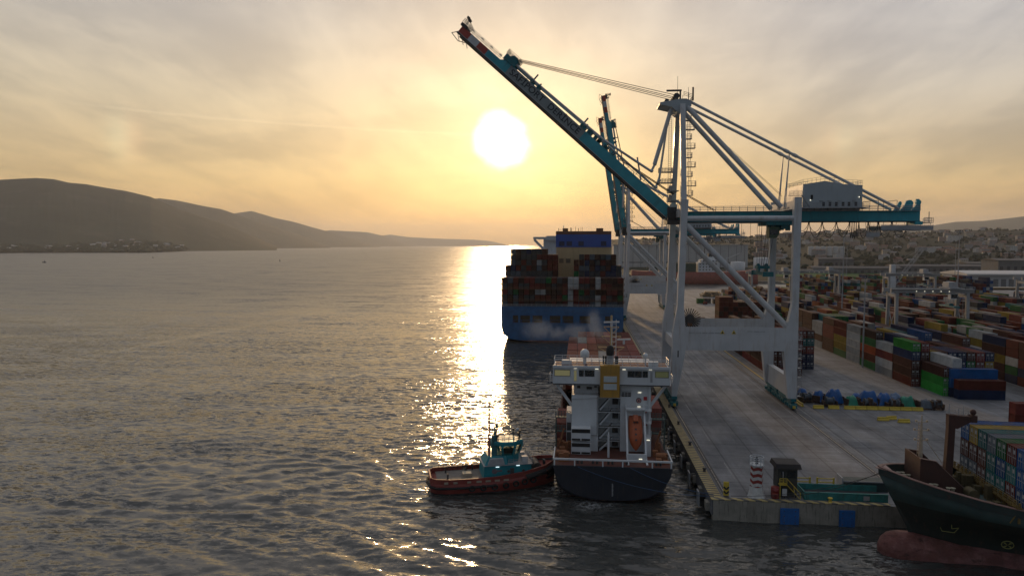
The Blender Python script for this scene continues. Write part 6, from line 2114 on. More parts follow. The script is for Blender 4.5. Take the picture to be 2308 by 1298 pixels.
def make_quay_items():
    # striped beacon tower
    e = empty('beacon_tower', (28.1, 109.9, DZ), 'small octagonal lighthouse with red and white zigzag bands', 'lighthouse')
    wm = bpy.data.materials.new('zigzag_bands'); wm.use_nodes = True
    nt = wm.node_tree; g = G(nt); bs = nt.nodes['Principled BSDF']
    o = NT(nt, 'ShaderNodeTexCoord').outputs['Object']; x, y, z = g.sep(o)
    a = g.m('ARCTAN2', y, x)
    zig = g.m('ABSOLUTE', g.m('SUBTRACT', g.m('FRACT', g.m('ADD', g.m('DIVIDE', a, 1.5708), .5)), .5))
    f = g.m('FRACT', g.m('DIVIDE', g.m('SUBTRACT', g.m('ADD', z, g.m('MULTIPLY', zig, .55)), 2.0), 1.02))
    c = g.mix(g.m('MULTIPLY', g.ramp(f, .48, .52), g.m('MULTIPLY', g.m('GREATER_THAN', z, 1.75), g.m('LESS_THAN', z, 5.05))), (.52, .52, .50), (.24, .035, .028))
    c = g.v('SCALE', c, s=g.ramp(g.noise(o, 1.5, 5, .65), .3, .7, .72, 1.15, False))
    nt.links.new(c, bs.inputs['Base Color']); bs.inputs['Roughness'].default_value = .65
    MB().lathe((0, 0, 0), [(1.45, 0), (1.2, .6), (.98, 1.7), (.92, 5.0), (1.0, 5.05), (1.0, 5.2)], 8, False).build('tower', wm, e)
    mb = MB(); mb.lathe((0, 0, 0), [(1.12, 5.2), (1.12, 5.32)], 16)
    pts = [(1.08 * math.cos(2 * math.pi * k / 10), 1.08 * math.sin(2 * math.pi * k / 10), 5.32) for k in range(10)]
    mb.rail(pts, 1.15, .045, .7, 3, True); mb.build('gallery', M['white_clean'], e)
    MB().lathe((0, 0, 0), [(.22, 5.32), (.22, 6.0), (.3, 6.05), (.05, 6.5)], 10).build('lantern', M['dark'], e)
    # control booth on stilts with yellow stair
    e = empty('control_booth', (32.9, 111.2, DZ), 'dark control booth with overhanging roof and yellow stair', 'booth')
    bm_ = pm('booth_green', (.040, .046, .042), .6, .2, .8, (.02, .02, .02), .5)
    mb = MB()
    for sx in (-1.35, 1.35):
        for sy in (-1.1, 1.1):
            mb.box(sx - .1, sx + .1, sy - .1, sy + .1, 0, 1.3)
    mb.box(-1.5, 1.5, -1.25, 1.25, 1.3, 4.7); mb.box(-1.2, 1.2, -.9, .9, 0, 1.3)
    bo = mb.build('cabin', bm_, e)
    mb = MB(); mb.loft([[(-2.0, -1.8, 4.75), (2.0, -1.8, 4.75), (2.0, 1.8, 4.75), (-2.0, 1.8, 4.75)], [(-1.8, -1.6, 5.5), (1.8, -1.6, 5.5), (1.8, 1.6, 5.5), (-1.8, 1.6, 5.5)]], True, False)
    mb.build('roof', pm('booth_roof', (.03, .027, .027), .7, .2, 1), e)
    mb = MB(); mb.box(-.1, 1.2, -1.3, -1.253, 3.2, 4.3); mb.box(-1.0, -.45, -1.3, -1.253, 3.1, 4.2); mb.build('window', M['glass'], bo)
    mb = MB(); mb.box(-.8, -.6, -1.32, -1.3, 3.2, 4.2); mb.build('window_frame', M['grey'], bo)
    st = MB(); st.beam((1.7, -1.7, .15), (-.3, -1.7, 2.3), .7, .1); st.rail([(-1.4, -2.0, 2.3), (-.3, -2.0, 2.3)], 1.0, .05, .5, 2)
    st.path([(1.8, -2.0, 1.0), (-.3, -2.0, 3.3)], .06, 5); st.path([(1.8, -2.0, .1), (1.8, -2.0, 1.0)], .05, 5); st.path([(.8, -2.0, 1.2), (.8, -2.0, 2.1)], .05, 5); st.box(-1.4, -.3, -2.05, -1.25, 2.2, 2.3); st.box(-1.35, -1.25, -2.0, -1.9, 0, 2.2)
    st.build('stair', M['yellow'], e)
    # drum, sign, chevron marker
    e = empty('oil_drum', (30.9, 109.5, DZ + .15), 'red oil drum between the lighthouse and the booth', 'drum')
    MB().lathe((0, 0, 0), [(.62, 0), (.62, .5), (.66, .55), (.62, .6), (.62, 1.1), (.66, 1.15), (.62, 1.2), (.62, 1.7), (.55, 1.7)], 16).build('body', pm('drum_red', (.20, .025, .022), .5, .2, 1, (.06, .02, .015), .6), e)
    e = empty('notice_board', (32.3, 109.3, DZ + .14), 'small white notice board on the kerb before the booth', 'sign')
    MB().box(-.35, .35, -.03, .03, .4, 1.5).build('board', M['white'], e); MB().box(-.05, .05, .03, .1, 0, 1.5).build('post', M['dark'], e)
    e = empty('chevron_marker', (23.4, 109.7, DZ + .12), 'yellow marker post with black chevrons at the end of the rail', 'marker')
    MB().box(-.42, .42, -.12, .12, 0, 2.2).build('panel', M['yellow'], e)
    for z in (.3, 1.0):
        mb = MB()
        for s in (-1, 1):
            mb.beam((s * .40, -.14, z + .42), (0, -.14, z), .04, .26, (0, 0, 1))
        mb.build('chevron', M['letter'], e)
    # yellow gates
    for x, w, t in ((36.4, 2.9, 'yellow gate panel just right of the booth stair'), (40.3, 2.6, 'yellow gate panel standing behind the turquoise trough')):
        e = empty('yellow_gate', (x, 114.6, DZ), t, 'gate', 'yellow gates')
        mb = MB(); mb.box(-w / 2 - .12, -w / 2 + .12, -.1, .1, 0, 1.9); mb.box(w / 2 - .12, w / 2 + .12, -.1, .1, 0, 1.9); mb.build('post', M['yellow'], e)
        mb = MB()
        for z in (.35, 1.05, 1.65):
            mb.box(-w / 2, w / 2, -.05, .05, z, z + .14)
        mb.build('bars', M['yellow'], e)
    # turquoise trough
    e = empty('spill_trough', (41.5, 111.6, DZ + .01), 'long open turquoise steel trough on the quay corner', 'trough')
    tq = pm('trough_turquoise', (.03, .19, .18), .6, .25, .7, (.04, .05, .04), .6, streak=True)
    mb = MB(); mb.box(-6.0, 6.4, -2.3, -2.15, 0, 1.15); mb.box(-6.0, 6.4, 1.9, 2.05, 0, 1.15); mb.build('side_panel', tq, e)
    MB().box(-6.15, -6.0, -2.3, 2.05, 0, 1.2).build('end_panel', tq, e); MB().box(-6, 6.4, -2.1, 1.9, 0, .2).build('floor_plate', M['dark'], e)
    mb = MB(); mb.box(-6.2, 6.4, -2.36, -2.12, 1.15, 1.25)
    for k in range(6):
        mb.box(-5.8 + k * 2.4, -5.68 + k * 2.4, -2.38, -2.3, 0, 1.15)
    mb.build('rim', tq, e); MB().box(2.7, 3.6, -2.41, -2.385, .2, .9).build('plate', M['grey'], e)
    e = empty('steel_bin', (46.2, 114.9, DZ), 'dark open steel bin with grey frame behind the trough', 'bin')
    mb = MB(); mb.box(-3.4, 3.6, -1.1, 1.1, 0, 1.7); mb.build('body', pm('bin_dark', (.022, .045, .048), .6, .2, .8), e)
    mb = MB(); mb.box(-3.6, -3.4, -1.2, 1.2, 0, 2.2); mb.box(-3.4, 3.6, -1.2, -1.1, 1.55, 1.75); mb.build('frame', M['grey'], e)
    # bollards on both kerbs
    first = None
    spots = [(38.9, 108.3, 'small yellow bollard on the front kerb near the dark bow')] + [(22.0, 121 + 16 * k, f'dark mooring bollard on the berth kerb, {NTH[k]} from the quay corner') for k in range(9)]
    for k, (x, y, t) in enumerate(spots):
        mb = MB(); mb.lathe((0, 0, 0), [(.34, 0), (.24, .1), (.22, .45), (.36, .55), (.36, .68), (.1, .72)], 12)
        o = mb.build('mooring_bollard', M['yellow'] if k == 0 else M['dark'], None, (x, y, DZ + .14))
        tag(o, t, 'bollard', 'bollards on the kerb')
    mb = MB(); mb.lathe((0, 0, 0), [(.9, 0), (1.0, .08), (.5, .16), (.05, .2)], 9)
    o = mb.build('sand_heap', pm('pale_sand', (.36, .33, .28), .9, .2, 2), None, (61.5, 128.5, DZ + .005)); tag(o, 'small pale heap of sand on the deck by the landside rail', 'heap')


make_quay_items()

# ------------------------------------------------------------------ far shore, town, harbour basin
def land_z(x, y):
    t = min(1, max(0, (y - 1150) / 2300)); t = t * t * (3 - 2 * t)
    r = min(1.0, max(0.0, (x / max(y, 1) - .14) / .25))
    return 3.0 + t * (62 + 34 * r) * (1 + .18 * mnoise.noise(Vector((x / 420, y / 420, 0)))) + t * 7 * mnoise.noise(Vector((x / 120, y / 120, 3)))


def make_land():
    xs = np.concatenate([np.linspace(30, 1500, 70), np.linspace(1550, 4600, 45)])
    ys = np.concatenate([np.linspace(790, 2600, 70), np.linspace(2650, 6200, 45)])
    vs, fs = [], []
    for y in ys:
        for x in xs:
            xx = x + max(0, (y - 790)) * .035
            vs.append((xx, y, land_z(xx, y)))
    n = len(xs)
    for j in range(len(ys) - 1):
        for i in range(n - 1):
            fs.append((j * n + i, j * n + i + 1, (j + 1) * n + i + 1, (j + 1) * n + i))
    mb = MB(); mb.add(vs, fs, True)
    m = pm('far_land', (.024, .029, .021), .95, .35, .006, (.05, .047, .042), .7, spec=.05)
    o = mb.build('far_land', m); tag(o, kind='structure')
    mb = MB(); mb.box(30, 900, 786, 792, -2, 3.0); o = mb.build('basin_quay', M['wall_conc']); tag(o, 'low concrete quay edge across the harbour basin', 'wall')
    mb = MB(); mb.box(760, 1600, 60, 790, -2, 3.1); o = mb.build('port_ground', M['asphalt']); tag(o, kind='structure')
    # green fields and pale tracks behind the basin
    for x0, x1, y0, y1, c in ((250, 420, 900, 1010, (.035, .085, .030)), (420, 700, 830, 960, (.04, .075, .03)), (330, 620, 1060, 1100, (.16, .14, .12)), (700, 1000, 830, 900, (.05, .06, .035))):
        mb = MB(); mb.box(x0, x1, y0, y1, 3.1, 3.35); o = mb.build('field', pm('field_ground', c, .95, .3, .03, spec=.05)); tag(o, kind='structure')


make_land()


def roof_house(w, d, h, rh, wall, roof):
    b = MB(); b.box(-w / 2, w / 2, -d / 2, d / 2, -3, h)
    for k in range(max(2, int(w / 4))):
        pass
    r = MB(); r.prism([(-d / 2 - .5, h), (d / 2 + .5, h), (0, h + rh)], 'x', -w / 2 - .5, w / 2 + .5)
    return b.mesh('wall', wall), r.mesh('roof', roof)


def facade_mat(name, col):
    m = pm(name, col, .8, .15, .2)
    nt = m.node_tree
    g = G(nt)
    bs = nt.nodes['Principled BSDF']
    src = bs.inputs['Base Color'].links[0].from_socket
    o = NT(nt, 'ShaderNodeTexCoord').outputs['Object']
    x, y, z = g.sep(o)
    def band(v, per, lo, hi):
        f = g.m('FRACT', g.m('ADD', g.m('DIVIDE', v, per), 50.0))
        return g.m('MULTIPLY', g.m('GREATER_THAN', f, lo), g.m('LESS_THAN', f, hi))
    k = g.m('MULTIPLY', g.m('MULTIPLY', band(g.m('ADD', x, y), 3.2, .30, .68), band(z, 3.0, .30, .76)), g.m('GREATER_THAN', z, 0.0))
    nt.links.new(g.mix(k, src, (.03, .035, .04)), bs.inputs['Base Color'])
    return m


def make_town():
    rr = random.Random(21)
    walls = {'white': facade_mat('house_white', (.50, .49, .47)), 'cream': facade_mat('house_cream', (.40, .35, .28)), 'grey': facade_mat('house_grey', (.26, .26, .26)), 'pink': facade_mat('house_pink', (.33, .24, .20))}
    roofs = [pm('roof_tile', (.17, .075, .05), .8, .25, .5), pm('roof_grey', (.16, .15, .15), .8, .2, .5)]
    kinds = []
    for wn, wm in walls.items():
        for (w, d, h, rh) in ((13, 10, 6, 2.6), (17, 11, 9, 2.4), (22, 13, 15, 1.2)):
            kinds.append((wn, h, roof_house(w, d, h, rh, wm, rr.choice(roofs))))
    n = 0
    while n < 285:
        D = 1450 + 2500 * rr.random() ** .8
        pxx = rr.uniform(1690, 2420) if rr.random() < .85 else rr.uniform(1450, 1700)
        a = math.atan((pxx - 1154) / 1539) - rad(5.714)
        x, y = math.sin(a) * D, math.cos(a) * D
        if mnoise.noise(Vector((x / 260, y / 260, 7))) < -.12:
            continue
        wn, h, (b, r) = rr.choice(kinds)
        sz = {6: 'small', 9: 'two storey', 15: 'tall flat-roofed'}[h]
        e = empty('town_house', (x, y, land_z(x, y)), f'{sz} {wn} house among the houses on the far town hillside', 'house', 'houses on the far hillside', rr.uniform(-.6, .6))
        s = rr.uniform(.85, 1.25)
        e.scale = (s, s, s)
        for me in (b, r):
            c = bpy.data.objects.new(me.name.split('.')[0], me); COL.objects.link(c); c.parent = e
        n += 1
    # trees between the houses read as one mass
    mb = MB()
    def clump(x, y, z, r, h):
        n_ = 7
        for q in range(3):
            ox, oy = rr.uniform(-.5, .5) * r, rr.uniform(-.5, .5) * r
            rad_ = r * rr.uniform(.5, .8); hh = h * rr.uniform(.6, 1)
            prof = [(rad_ * .55, .1 * hh), (rad_, .4 * hh), (rad_ * .75, .75 * hh), (rad_ * .2, hh)]
            vs = []
            for (pr, pz) in prof:
                vs += [(x + ox + pr * math.cos(k * 6.283 / n_ + q) * rr.uniform(.7, 1.25), y + oy + pr * math.sin(k * 6.283 / n_ + q) * rr.uniform(.7, 1.25), z + pz * rr.uniform(.9, 1.1)) for k in range(n_)]
            fs = [(k_ * n_ + i, k_ * n_ + (i + 1) % n_, (k_ + 1) * n_ + (i + 1) % n_, (k_ + 1) * n_ + i) for k_ in range(3) for i in range(n_)]
            fs.append(tuple(range(3 * n_, 4 * n_)))
            mb.add(vs, fs)
    for k in range(3200):
        D = 1250 + 2900 * rr.random() ** .9
        a = math.atan((rr.uniform(1400, 2440) - 1154) / 1539) - rad(5.714)
        x, y = math.sin(a) * D, math.cos(a) * D
        if mnoise.noise(Vector((x / 170, y / 170, 1))) < -.05 and rr.random() < .75:
            continue
        clump(x, y, land_z(x, y) - .5, rr.uniform(4, 9), rr.uniform(5, 12))
    o = mb.build('woodland', pm('far_foliage', (.020, .028, .018), .95, .45, .03, (.035, .036, .022), .6, spec=.05)); tag(o, kind='stuff')
    # dark conifers on the right, near enough to tell apart
    lm = pm('conifer_leaves', (.024, .034, .020), .95, .4, .6, spec=.05); tm = pm('bark', (.06, .045, .035), .9, .2, 2)
    for k in range(9):
        D = rr.uniform(1150, 1320)
        a = math.atan((2230 + k * 14 + rr.uniform(-6, 6) - 1154) / 1539) - rad(5.714)
        x, y = math.sin(a) * D, math.cos(a) * D; h = rr.uniform(22, 40)
        e = empty('conifer_tree', (x, y, land_z(x, y)), f'dark tall conifer below the town hill, {NTH[k]} from the left of its row', 'tree', 'conifers at the right edge')
        MB().tube((0, 0, -1), (0, 0, h * .8), .5, 6, .15).build('trunk', tm, e)
        t = MB()
        for q in range(520):
            u = rr.random() ** .7; z = h * (1 - u) * .92 + 2; R = (.8 + u * h * .12) * rr.random() ** .4; an = rr.random() * 6.283
            c = Vector((R * math.cos(an), R * math.sin(an), z)); s = rr.uniform(.5, 1.1)
            d1 = Vector((rr.uniform(-1, 1), rr.uniform(-1, 1), rr.uniform(-.6, .4))) * s; d2 = Vector((rr.uniform(-1, 1), rr.uniform(-1, 1), rr.uniform(-.5, .5))) * s
            t.add([c - d1, c + d2, c + d1, c - d2], [(0, 1, 2, 3)])
        t.build('crown', lm, e)


make_town()


def make_harbour():
    pale = pm('shed_wall', (.40, .40, .39), .7, .10, .08, (.24, .22, .2), .3, streak=True)
    # long pale hall beyond the basin
    e = empty('long_hall', (60, 1250, 3), 'long pale industrial hall standing behind the red ship', 'building')
    MB().box(0, 236, 0, 60, 0, 39.5).build('wall', pale, e)
    mb = MB()
    for k in range(17):
        mb.box(6 + k * 14, 6.9 + k * 14, -.5, -.02, 0, 39.5); mb.cut()
    mb.build_each('pilaster', pm('shed_dark', (.2, .2, .2), .8, .1, .2), e)
    MB().box(-1, 237, -1, 61, 39.5, 40.6).build('roof', M['grey'], e)
    MB().box(10, 226, -.3, -.05, 8, 9.5).build('window_band', M['dark'], e)
    for cx, cy, r, h, t in ((300, 1165, 14.5, 19, 'white storage tank with flat roof right of the hall'), (250, 1120, 11, 13, 'smaller storage tank half hidden by the crane brace')):
        e = empty('storage_tank', (cx, cy, 3), t, 'tank', 'storage tanks by the basin')
        MB().lathe((0, 0, 0), [(r, 0), (r, h), (r * .98, h), (.1, h + 1.2)], 28).build('shell', M['white'], e)
        pts = [(r * .98 * math.cos(2 * math.pi * k / 16), r * .98 * math.sin(2 * math.pi * k / 16), h) for k in range(16)]
        MB().rail(pts, 1.2, .08, 3, 1, True).build('railing', M['grey'], e)
    # red freighter across the basin
    e = empty('red_freighter', (57, 776, 0), 'red hulled freighter with white superstructure lying across the basin', 'ship')
    hm = hull_mat('red_hull', (.20, .045, .030), (.12, .03, .025), .8, .6, (.08, .03, .02), .5)
    mb = MB(); sec = lambda w, z0: [(x_, y_) for x_, y_ in ((w, z0), (w, 4), (w * .95, 0), (w * .7, -4), (0, -5))]
    hull_loft(mb, [(0, sec(5, 15)), (12, sec(9, 14)), (30, sec(10, 13.5)), (110, sec(10, 13.5)), (128, sec(7, 15)), (138, sec(.6, 17.5))])
    mb.v = [(y, x, z) for x, y, z in mb.v]
    mb.build('hull', hm, e)
    mb = MB(); mb.box(72, 95, -8, 8, 13.5, 24); mb.box(75, 92, -9.5, 9.5, 24, 27); mb.box(78, 90, -5, 5, 27, 30); sp = mb.build('superstructure', M['white_clean'], e)
    mb = MB()
    for z in (15.5, 18.5, 21.5, 25):
        for k in range(6):
            mb.box(73.5 + k * 3.4, 74.8 + k * 3.4, -8.1 if z < 24 else -9.6, -8.01 if z < 24 else -9.51, z, z + 1.1); mb.cut()
    mb.build_each('window', M['glass'], sp)
    mb = MB(); mb.box(84, 88, -2, 2, 30, 34); mb.tube((80, 0, 30), (80, 0, 41), .4, 6); mb.build('funnel', M['dark'], e)
    mb = MB(); mb.box(40, 70, -7, 7, 13.5, 23); mb.build('deck_cargo', pm('cargo_dark', (.035, .06, .045), .8, .3, .2), e)
    mb = MB(); mb.tube((104, 0, 13.5), (104, 0, 30), .6, 8); mb.tube((104, 0, 28), (118, 0, 34), .4, 6); mb.cut(); mb.tube((20, 0, 13.5), (20, 0, 29), .6, 8); mb.build_each('derrick', M['white'], e)
    # long white shed behind the yard on the right
    e = empty('long_shed', (372, 700, DZ - .3), 'long low white shed with bright roof behind the container yard', 'building')
    MB().box(0, 170, 0, 46, 0, 11).build('wall', pale, e)
    mb = MB(); mb.prism([(-2, 11), (48, 11), (48, 12.5), (23, 15), (-2, 12.5)], 'x', -1, 171); mb.build('roof', pm('shed_roof', (.50, .47, .44), .5, .1, .1), e)
    mb = MB()
    for k in range(24):
        mb.box(3 + k * 7, 7.6 + k * 7, -.15, -.02, 0, 7.5); mb.cut()
    mb.build_each('shed_door', pm('shed_door_grey', (.15, .15, .15), .7, .2, .3), e)
    for x, y, w, d, h, t in ((560, 980, 90, 40, 20, 'grey flat-roofed hall at the right edge beyond the shed'), (470, 1080, 150, 30, 9, 'low pale warehouse row below the town on the right'), (330, 1010, 120, 26, 8, 'low pale warehouse row behind the green field'), (640, 1200, 160, 34, 10, 'long grey warehouse under the conifers'), (420, 1260, 60, 24, 16, 'square pale block below the town centre')):
        e = empty('warehouse', (x, y, 2.5), t, 'building', 'warehouses behind the port')
        MB().box(0, w, 0, d, 0, h).build('wall', pm('warehouse_wall', (.13, .13, .13), .8, .2, .1), e)
        mb = MB(); mb.prism([(-1, h), (d + 1, h), (d / 2, h + 2.5)], 'x', -1, w + 1); mb.build('roof', pm('warehouse_roof', (.11, .095, .085), .8, .2, .1), e)
        mb = MB()
        for k in range(int(w / 9)):
            mb.box(2 + k * 9, 6 + k * 9, -.12, -.02, 0, h * .6); mb.cut()
        mb.build_each('door', M['dark'], e)
    # grain silos
    for k in range(6):
        mb = MB(); mb.lathe((0, 0, 0), [(7, 0), (7, 34), (6.5, 35), (.1, 36)], 16)
        o = mb.build('silo', pale, None, (565 + k * 14.5, 1750, 4)); tag(o, f'pale concrete silo before the town hill, {NTH[k]} from the left of its row', 'silo', 'silos before the town')
    # mobile harbour crane
    e = empty('harbour_crane', (236, 545, DZ), 'white tower of a mobile harbour crane with lattice jib leaning right', 'crane')
    mb = MB(); mb.beam((0, 0, 0), (0, 0, 25), 4.4, 4.4, (0, 1, 0), 3.2, 3.2); mb.build('tower', M['white'], e)
    mb = MB()
    A, B = Vector((1.5, 0, 10)), Vector((22, 0, 38))
    for dx, dz in ((-.8, .8), (.8, -.8)):
        mb.tube(A + Vector((dx, -.8, dz)), B + Vector((dx, -.8, dz)) * 1.0, .16, 5); mb.tube(A + Vector((dx, .8, dz)), B + Vector((dx, .8, dz)), .16, 5)
    for k in range(14):
        p, q = A.lerp(B, k / 14), A.lerp(B, (k + 1) / 14)
        mb.tube(p + Vector((-.8, -.8, .8)), q + Vector((.8, -.8, -.8)), .1, 4); mb.tube(p + Vector((.8, .8, -.8)), q + Vector((-.8, .8, .8)), .1, 4)
    mb.tube((0, 0, 25), B, .08, 4)
    mb.build('jib', M['grey'], e); MB().box(-4, 4, -4, 4, 0, 3).build('chassis', M['dark'], e)
    # light masts
    for x, y, h, t in ((121.5, 331, 46.5, 'tall light mast seen through the gap right of the near crane leg'), (172, 331, 46.5, 'tall light mast at the end of the crane tail'), (238, 640, 40, 'distant light mast by the harbour crane'), (330, 640, 42, 'distant light mast before the town, further right'), (300, 470, 36, 'light mast between the gantries on the right'), (92.2, 232, 30, 'thin light pole at the left side of the near yard block')):
        e = empty('light_mast', (x, y, DZ), t, 'light mast', 'light masts of the port')
        MB().tube((0, 0, 0), (0, 0, h), .32, 8, .16).build('pole', M['grey'], e)
        mb = MB(); mb.box(-2.2, 2.2, -.2, .2, h, h + .25); mb.box(-1.6, 1.6, -.2, .2, h - 1.0, h - .8)
        for k in range(5):
            mb.box(-2.1 + k, -1.7 + k, -.45, -.1, h - .3, h + .1)
        mb.build('lamp_bar', M['dark'], e)
    # timber and crates on the far quay
    e = empty('log_pile', (101, 541, DZ), 'heap of pale logs on the far end of the quay', 'log pile')
    rr = random.Random(9); mb = MB()
    for k in range(46):
        lv = int(k / 12); x = -7 + (k % 12) * 1.2 + lv * .6; mb.tube((x, -4 + rr.uniform(-1, 1), .6 + lv * 1.0), (x + rr.uniform(-1.5, 1.5), 5 + rr.uniform(-1, 1), .6 + lv * 1.0), .5, 7)
    mb.build('logs', pm('log_wood', (.33, .25, .16), .8, .25, .5), e)
    for k, (x, y, c) in enumerate(((82, 478, 'green'), (87, 480, 'dark grey'), (92.5, 476, 'dark grey'), (84, 470, 'dull red'), (98, 478, 'brown'))):
        e = empty('cargo_crate', (x, y, DZ), ['dark green crate leftmost in the far crate row', 'dark grey crate second in the far crate row', 'dark grey crate in the middle of the far crate row', 'small red crate in front of the far crate row', 'brown crate rightmost in the far crate row'][k], 'crate', 'crates on the far quay')
        s = 1.2 if k == 3 else 2.2
        mb = MB(); mb.box(-s, s, -s, s, .3, s * 1.5)
        for q in (-1, 1):
            mb.box(q * s * .9 - .15, q * s * .9 + .15, -s - .05, s + .05, 0, s * 1.55)
        mb.build('box', CM[c], e)
    # cable drum beside the seaside leg of the near crane is part of the crane; reel stand on the deck:
    e = empty('steel_gantry', (58.5, 340, DZ), 'rusty steel frame standing on the deck beyond the portal beam', 'frame')
    mb = MB()
    for x in (-2, 0, 2):
        mb.box(x - .12, x + .12, -1, -.8, 0, 4.6); mb.box(x - .12, x + .12, .8, 1, 0, 4.6)
    mb.box(-2.2, 2.2, -1, 1, 4.4, 4.7); mb.box(-2.2, 2.2, -1, 1, 1.4, 1.7)
    mb.build('frame', M['rust'], e)
    e = empty('deck_container', (63, 345, DZ), 'low rusty bin beside the steel frame on the deck', 'bin')
    mb = MB(); mb.box(-2, 2, -1.6, 1.6, 0, 2.6); mb.box(-2.1, 2.1, -1.7, 1.7, 2.5, 2.7); mb.build('body', M['rust'], e)


make_harbour()


def make_left_shore():
    rr = random.Random(5)
    # low coast below the mountain
    def shore(pxx):
        return np.interp(pxx, [-600, 0, 60, 330, 400, 480, 560, 640], [4300, 4350, 4500, 4200, 4900, 6600, 8300, 9000])
    def cz(pxx, D):
        j = max(0, (D - float(shore(pxx))) / 3600) ** (1 / 1.5)
        return 2 + j ** 1.4 * 150 * (1 if pxx < 400 else max(0, (660 - pxx) / 260))
    vs, fs = [], []
    cols = list(range(-600, 660, 12)); rows = 12
    for pxx in cols:
        D0 = float(shore(pxx)) * (1 + .015 * mnoise.noise(Vector((pxx / 25, 0, 0))))
        for j in range(rows):
            D = D0 + (j / (rows - 1)) ** 1.5 * 3600
            x, y, _ = wpt(pxx, 552, D)
            z = -1 + 4 * min(1, j) + (j / (rows - 1)) ** 1.4 * 150 * (1 if pxx < 400 else max(0, (660 - pxx) / 260))
            vs.append((x, y, z))
    for i in range(len(cols) - 1):
        for j in range(rows - 1):
            fs.append((i * rows + j, (i + 1) * rows + j, (i + 1) * rows + j + 1, i * rows + j + 1))
    mb = MB(); mb.add(vs, fs, True)
    o = mb.build('far_coast', pm('coast_land', (.055, .06, .04), .95, .3, .004, (.11, .10, .08), .6, spec=.05)); tag(o, kind='structure')
    mb = MB()
    for k in range(3600):
        pxx = rr.uniform(-200, 600); D = float(shore(pxx)) + 30 + rr.random() ** 1.7 * 2900
        x, y, _ = wpt(pxx, 552, D); z = cz(pxx, D); r = rr.uniform(9, 30); h = rr.uniform(9, 26)
        n = 7; prof = [(r, 0), (r * 1.1, h * .45), (r * .7, h * .8), (r * .15, h)]
        v = []
        for pr, pz in prof:
            v += [(x + pr * math.cos(i * 6.283 / n) * rr.uniform(.7, 1.2), y + pr * math.sin(i * 6.283 / n), z + pz * rr.uniform(.9, 1.1)) for i in range(n)]
        mb.add(v, [(q * n + i, q * n + (i + 1) % n, (q + 1) * n + (i + 1) % n, (q + 1) * n + i) for q in range(3) for i in range(n)])
    o = mb.build('coastal_trees', pm('coast_foliage', (.030, .040, .024), .95, .4, .01, spec=.05)); tag(o, kind='stuff')
    wm = [pm('coast_house_white', (.42, .41, .38), .8, .15, .05), pm('coast_house_grey', (.22, .22, .21), .8, .15, .05), pm('coast_house_tan', (.28, .23, .18), .8, .15, .05)]
    me = []
    for m, nm in zip(wm, ('white', 'grey', 'tan')):
        for w, d, h in ((34, 22, 14), (60, 26, 11), (24, 20, 24)):
            b = MB(); b.box(-w / 2, w / 2, -d / 2, d / 2, -4, h); r = MB(); r.prism([(-d / 2 - 1, h), (d / 2 + 1, h), (0, h + 4)], 'x', -w / 2 - 1, w / 2 + 1)
            me.append((nm, b.mesh('wall', m), r.mesh('roof', M['grey'])))
    for k in range(190):
        pxx = rr.uniform(-60, 590); D = float(shore(pxx)) + 40 + rr.random() ** 1.2 * 2600
        x, y, _ = wpt(pxx, 552, D); z = cz(pxx, D) + 1
        nm, b, r = rr.choice(me)
        e = empty('coast_building', (x, y, z), f'tiny {nm} building on the hazy shore below the left mountain', 'building', 'buildings on the far left shore', rr.uniform(-.5, .5))
        for q in (b, r):
            c = bpy.data.objects.new(q.name.split('.')[0], q); COL.objects.link(c); c.parent = e
    for pxx, D, w, h, t in ((165, 5600, 150, 52, 'broad grey block standing out on the far left shore'), (148, 5500, 40, 60, 'narrow tower beside the broad block on the far left shore'), (265, 4330, 130, 16, 'long pale shed at the water edge of the far left shore')):
        x, y, _ = wpt(pxx, 552, D)
        e = empty('coast_block', (x, y, cz(pxx, D)), t, 'building', 'buildings on the far left shore')
        MB().box(-w / 2, w / 2, -12, 12, -5, h).build('wall', wm[1] if h > 20 else wm[0], e)
        MB().box(-w / 2 - 1, w / 2 + 1, -13, 13, h, h + 2).build('roof', M['grey'], e)
    # small craft and buoys
    for pxx, py, t, L in ((1147, 566, 'tiny boat in the glitter just left of the blue ship', 16), (1124, 564, 'tiny fishing boat left of the pair near the horizon glitter', 14), (345, 578, 'tiny dark boat far out below the left mountain', 8), (100, 585, 'tiny dark boat nearest the left picture edge', 8)):
        D = CAM_H * 1539 / (py - 552); x, y, _ = wpt(pxx, 552, D)
        e = empty('small_boat', (x, y, 0), t, 'boat', 'tiny boats far out', rr.uniform(0, 3))
        mb = MB(); hull_loft(mb, [(-L / 2, [(L * .15, 1.6), (L * .13, 0), (0, -.8)]), (0, [(L * .18, 1.6), (L * .16, 0), (0, -1)]), (L / 2, [(.1, 2.4), (.1, 0), (0, -.8)])]); mb.build('hull', M['dark'], e)
        mb = MB(); mb.box(-L * .1, L * .1, -L * .25, L * .05, 1.5, 4.5); mb.tube((0, 0, 4), (0, 0, 9), .15, 5); mb.build('cabin', M['grey'], e)
    for pxx, py, t in ((631, 587, 'slim dark channel buoy out on the water left of centre'), (1101, 586, 'small channel buoy beside the sun glitter'), (822, 571, 'faint distant buoy in the middle of the bay')):
        D = CAM_H * 1539 / (py - 552); x, y, _ = wpt(pxx, 552, D)
        e = empty('channel_buoy', (x, y, 0), t, 'buoy', 'channel buoys')
        MB().lathe((0, 0, 0), [(1.8, -.5), (1.8, .8), (.8, 1.2)], 12).build('float', M['dark'], e)
        MB().tube((0, 0, 1), (0, 0, 6.5), .7, 6, .3).build('tower', M['dark'], e)


make_left_shore()


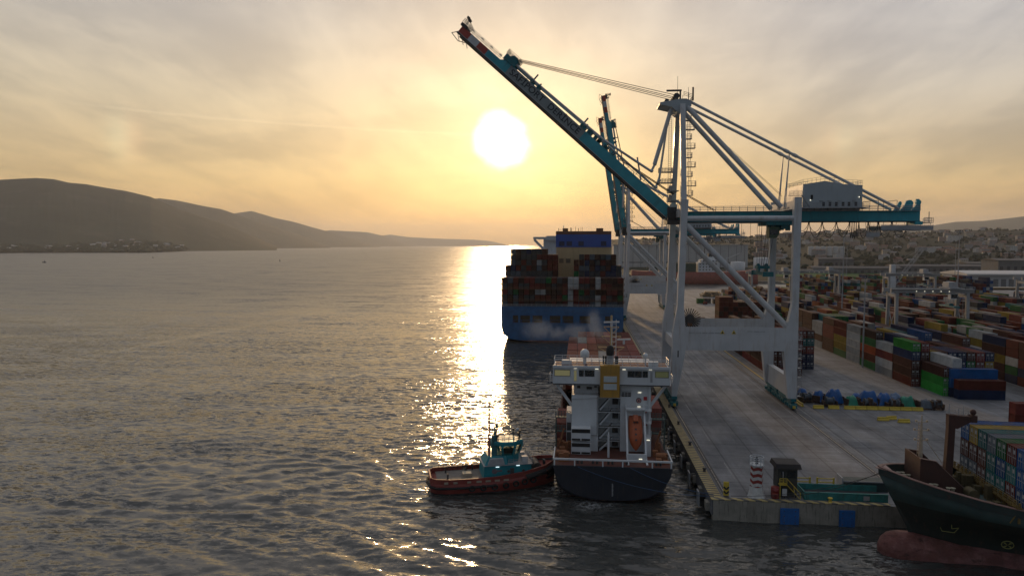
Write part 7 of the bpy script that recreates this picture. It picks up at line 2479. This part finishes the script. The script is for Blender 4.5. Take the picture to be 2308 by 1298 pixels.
def make_smoke():
    mb = MB(); mb.box(-16, 9, 126, 168, 19.5, 34.5)
    m = bpy.data.materials.new('exhaust_smoke'); m.use_nodes = True
    nt = m.node_tree; nt.nodes.clear(); g = G(nt)
    out = NT(nt, 'ShaderNodeOutputMaterial'); v = NT(nt, 'ShaderNodeVolumePrincipled')
    o = NT(nt, 'ShaderNodeTexCoord').outputs['Object']
    n = g.noise(o, .36, 7, .70, 1.8)
    tot = None
    for c, r, s in (((5.2, 124.5, 25.5), (1.2, 4, 1.6), .8), ((5.0, 132, 25.6), (1.8, 8, 1.6), .7), ((4.2, 141, 25.4), (2.4, 9, 2.2), .8), ((3.0, 150, 26.2), (2.6, 8, 4.6), 1.0), ((-.8, 151, 24.0), (4.6, 8, 3.0), 1.0), ((-5, 151, 23.8), (4.5, 8, 2.6), .8), ((-9.0, 150, 24.6), (5.4, 8, 3.2), .95)):
        d = g.v('LENGTH', g.v('DIVIDE', g.v('SUBTRACT', o, c), r))
        k = g.m('MULTIPLY', g.ramp(d, .0, 1.35, 1.0, 0.0), s)
        tot = k if tot is None else g.m('MAXIMUM', tot, k)
    dens = g.m('MULTIPLY', g.m('MAXIMUM', g.m('SUBTRACT', g.m('ADD', tot, g.m('MULTIPLY', n, 2.6)), 1.75), 0.0), .13)
    dens = g.m('MULTIPLY', dens, g.m('GREATER_THAN', tot, .01))
    nt.links.new(dens, v.inputs['Density'])
    v.inputs['Color'].default_value = (.34, .42, .54, 1)
    v.inputs['Anisotropy'].default_value = .3
    nt.links.new(v.outputs[0], out.inputs['Volume'])
    o = mb.build('exhaust_smoke', m); tag(o, kind='stuff')


make_smoke()

place_containers()

# ------------------------------------------------------------------ haze
def make_haze():
    mb = MB()
    mb.box(-32000, 32000, -1500, 34000, -2.6, 980)
    m = bpy.data.materials.new('haze_air')
    m.use_nodes = True
    nt = m.node_tree
    nt.nodes.clear()
    out = NT(nt, 'ShaderNodeOutputMaterial')
    v = NT(nt, 'ShaderNodeVolumePrincipled')
    v.inputs['Color'].default_value = (.85, .88, .93, 1)
    v.inputs['Density'].default_value = HAZE
    v.inputs['Anisotropy'].default_value = .35
    nt.links.new(v.outputs[0], out.inputs['Volume'])
    o = mb.build('haze', m)
    tag(o, kind='stuff')


HAZE = 3.7e-5
make_haze()
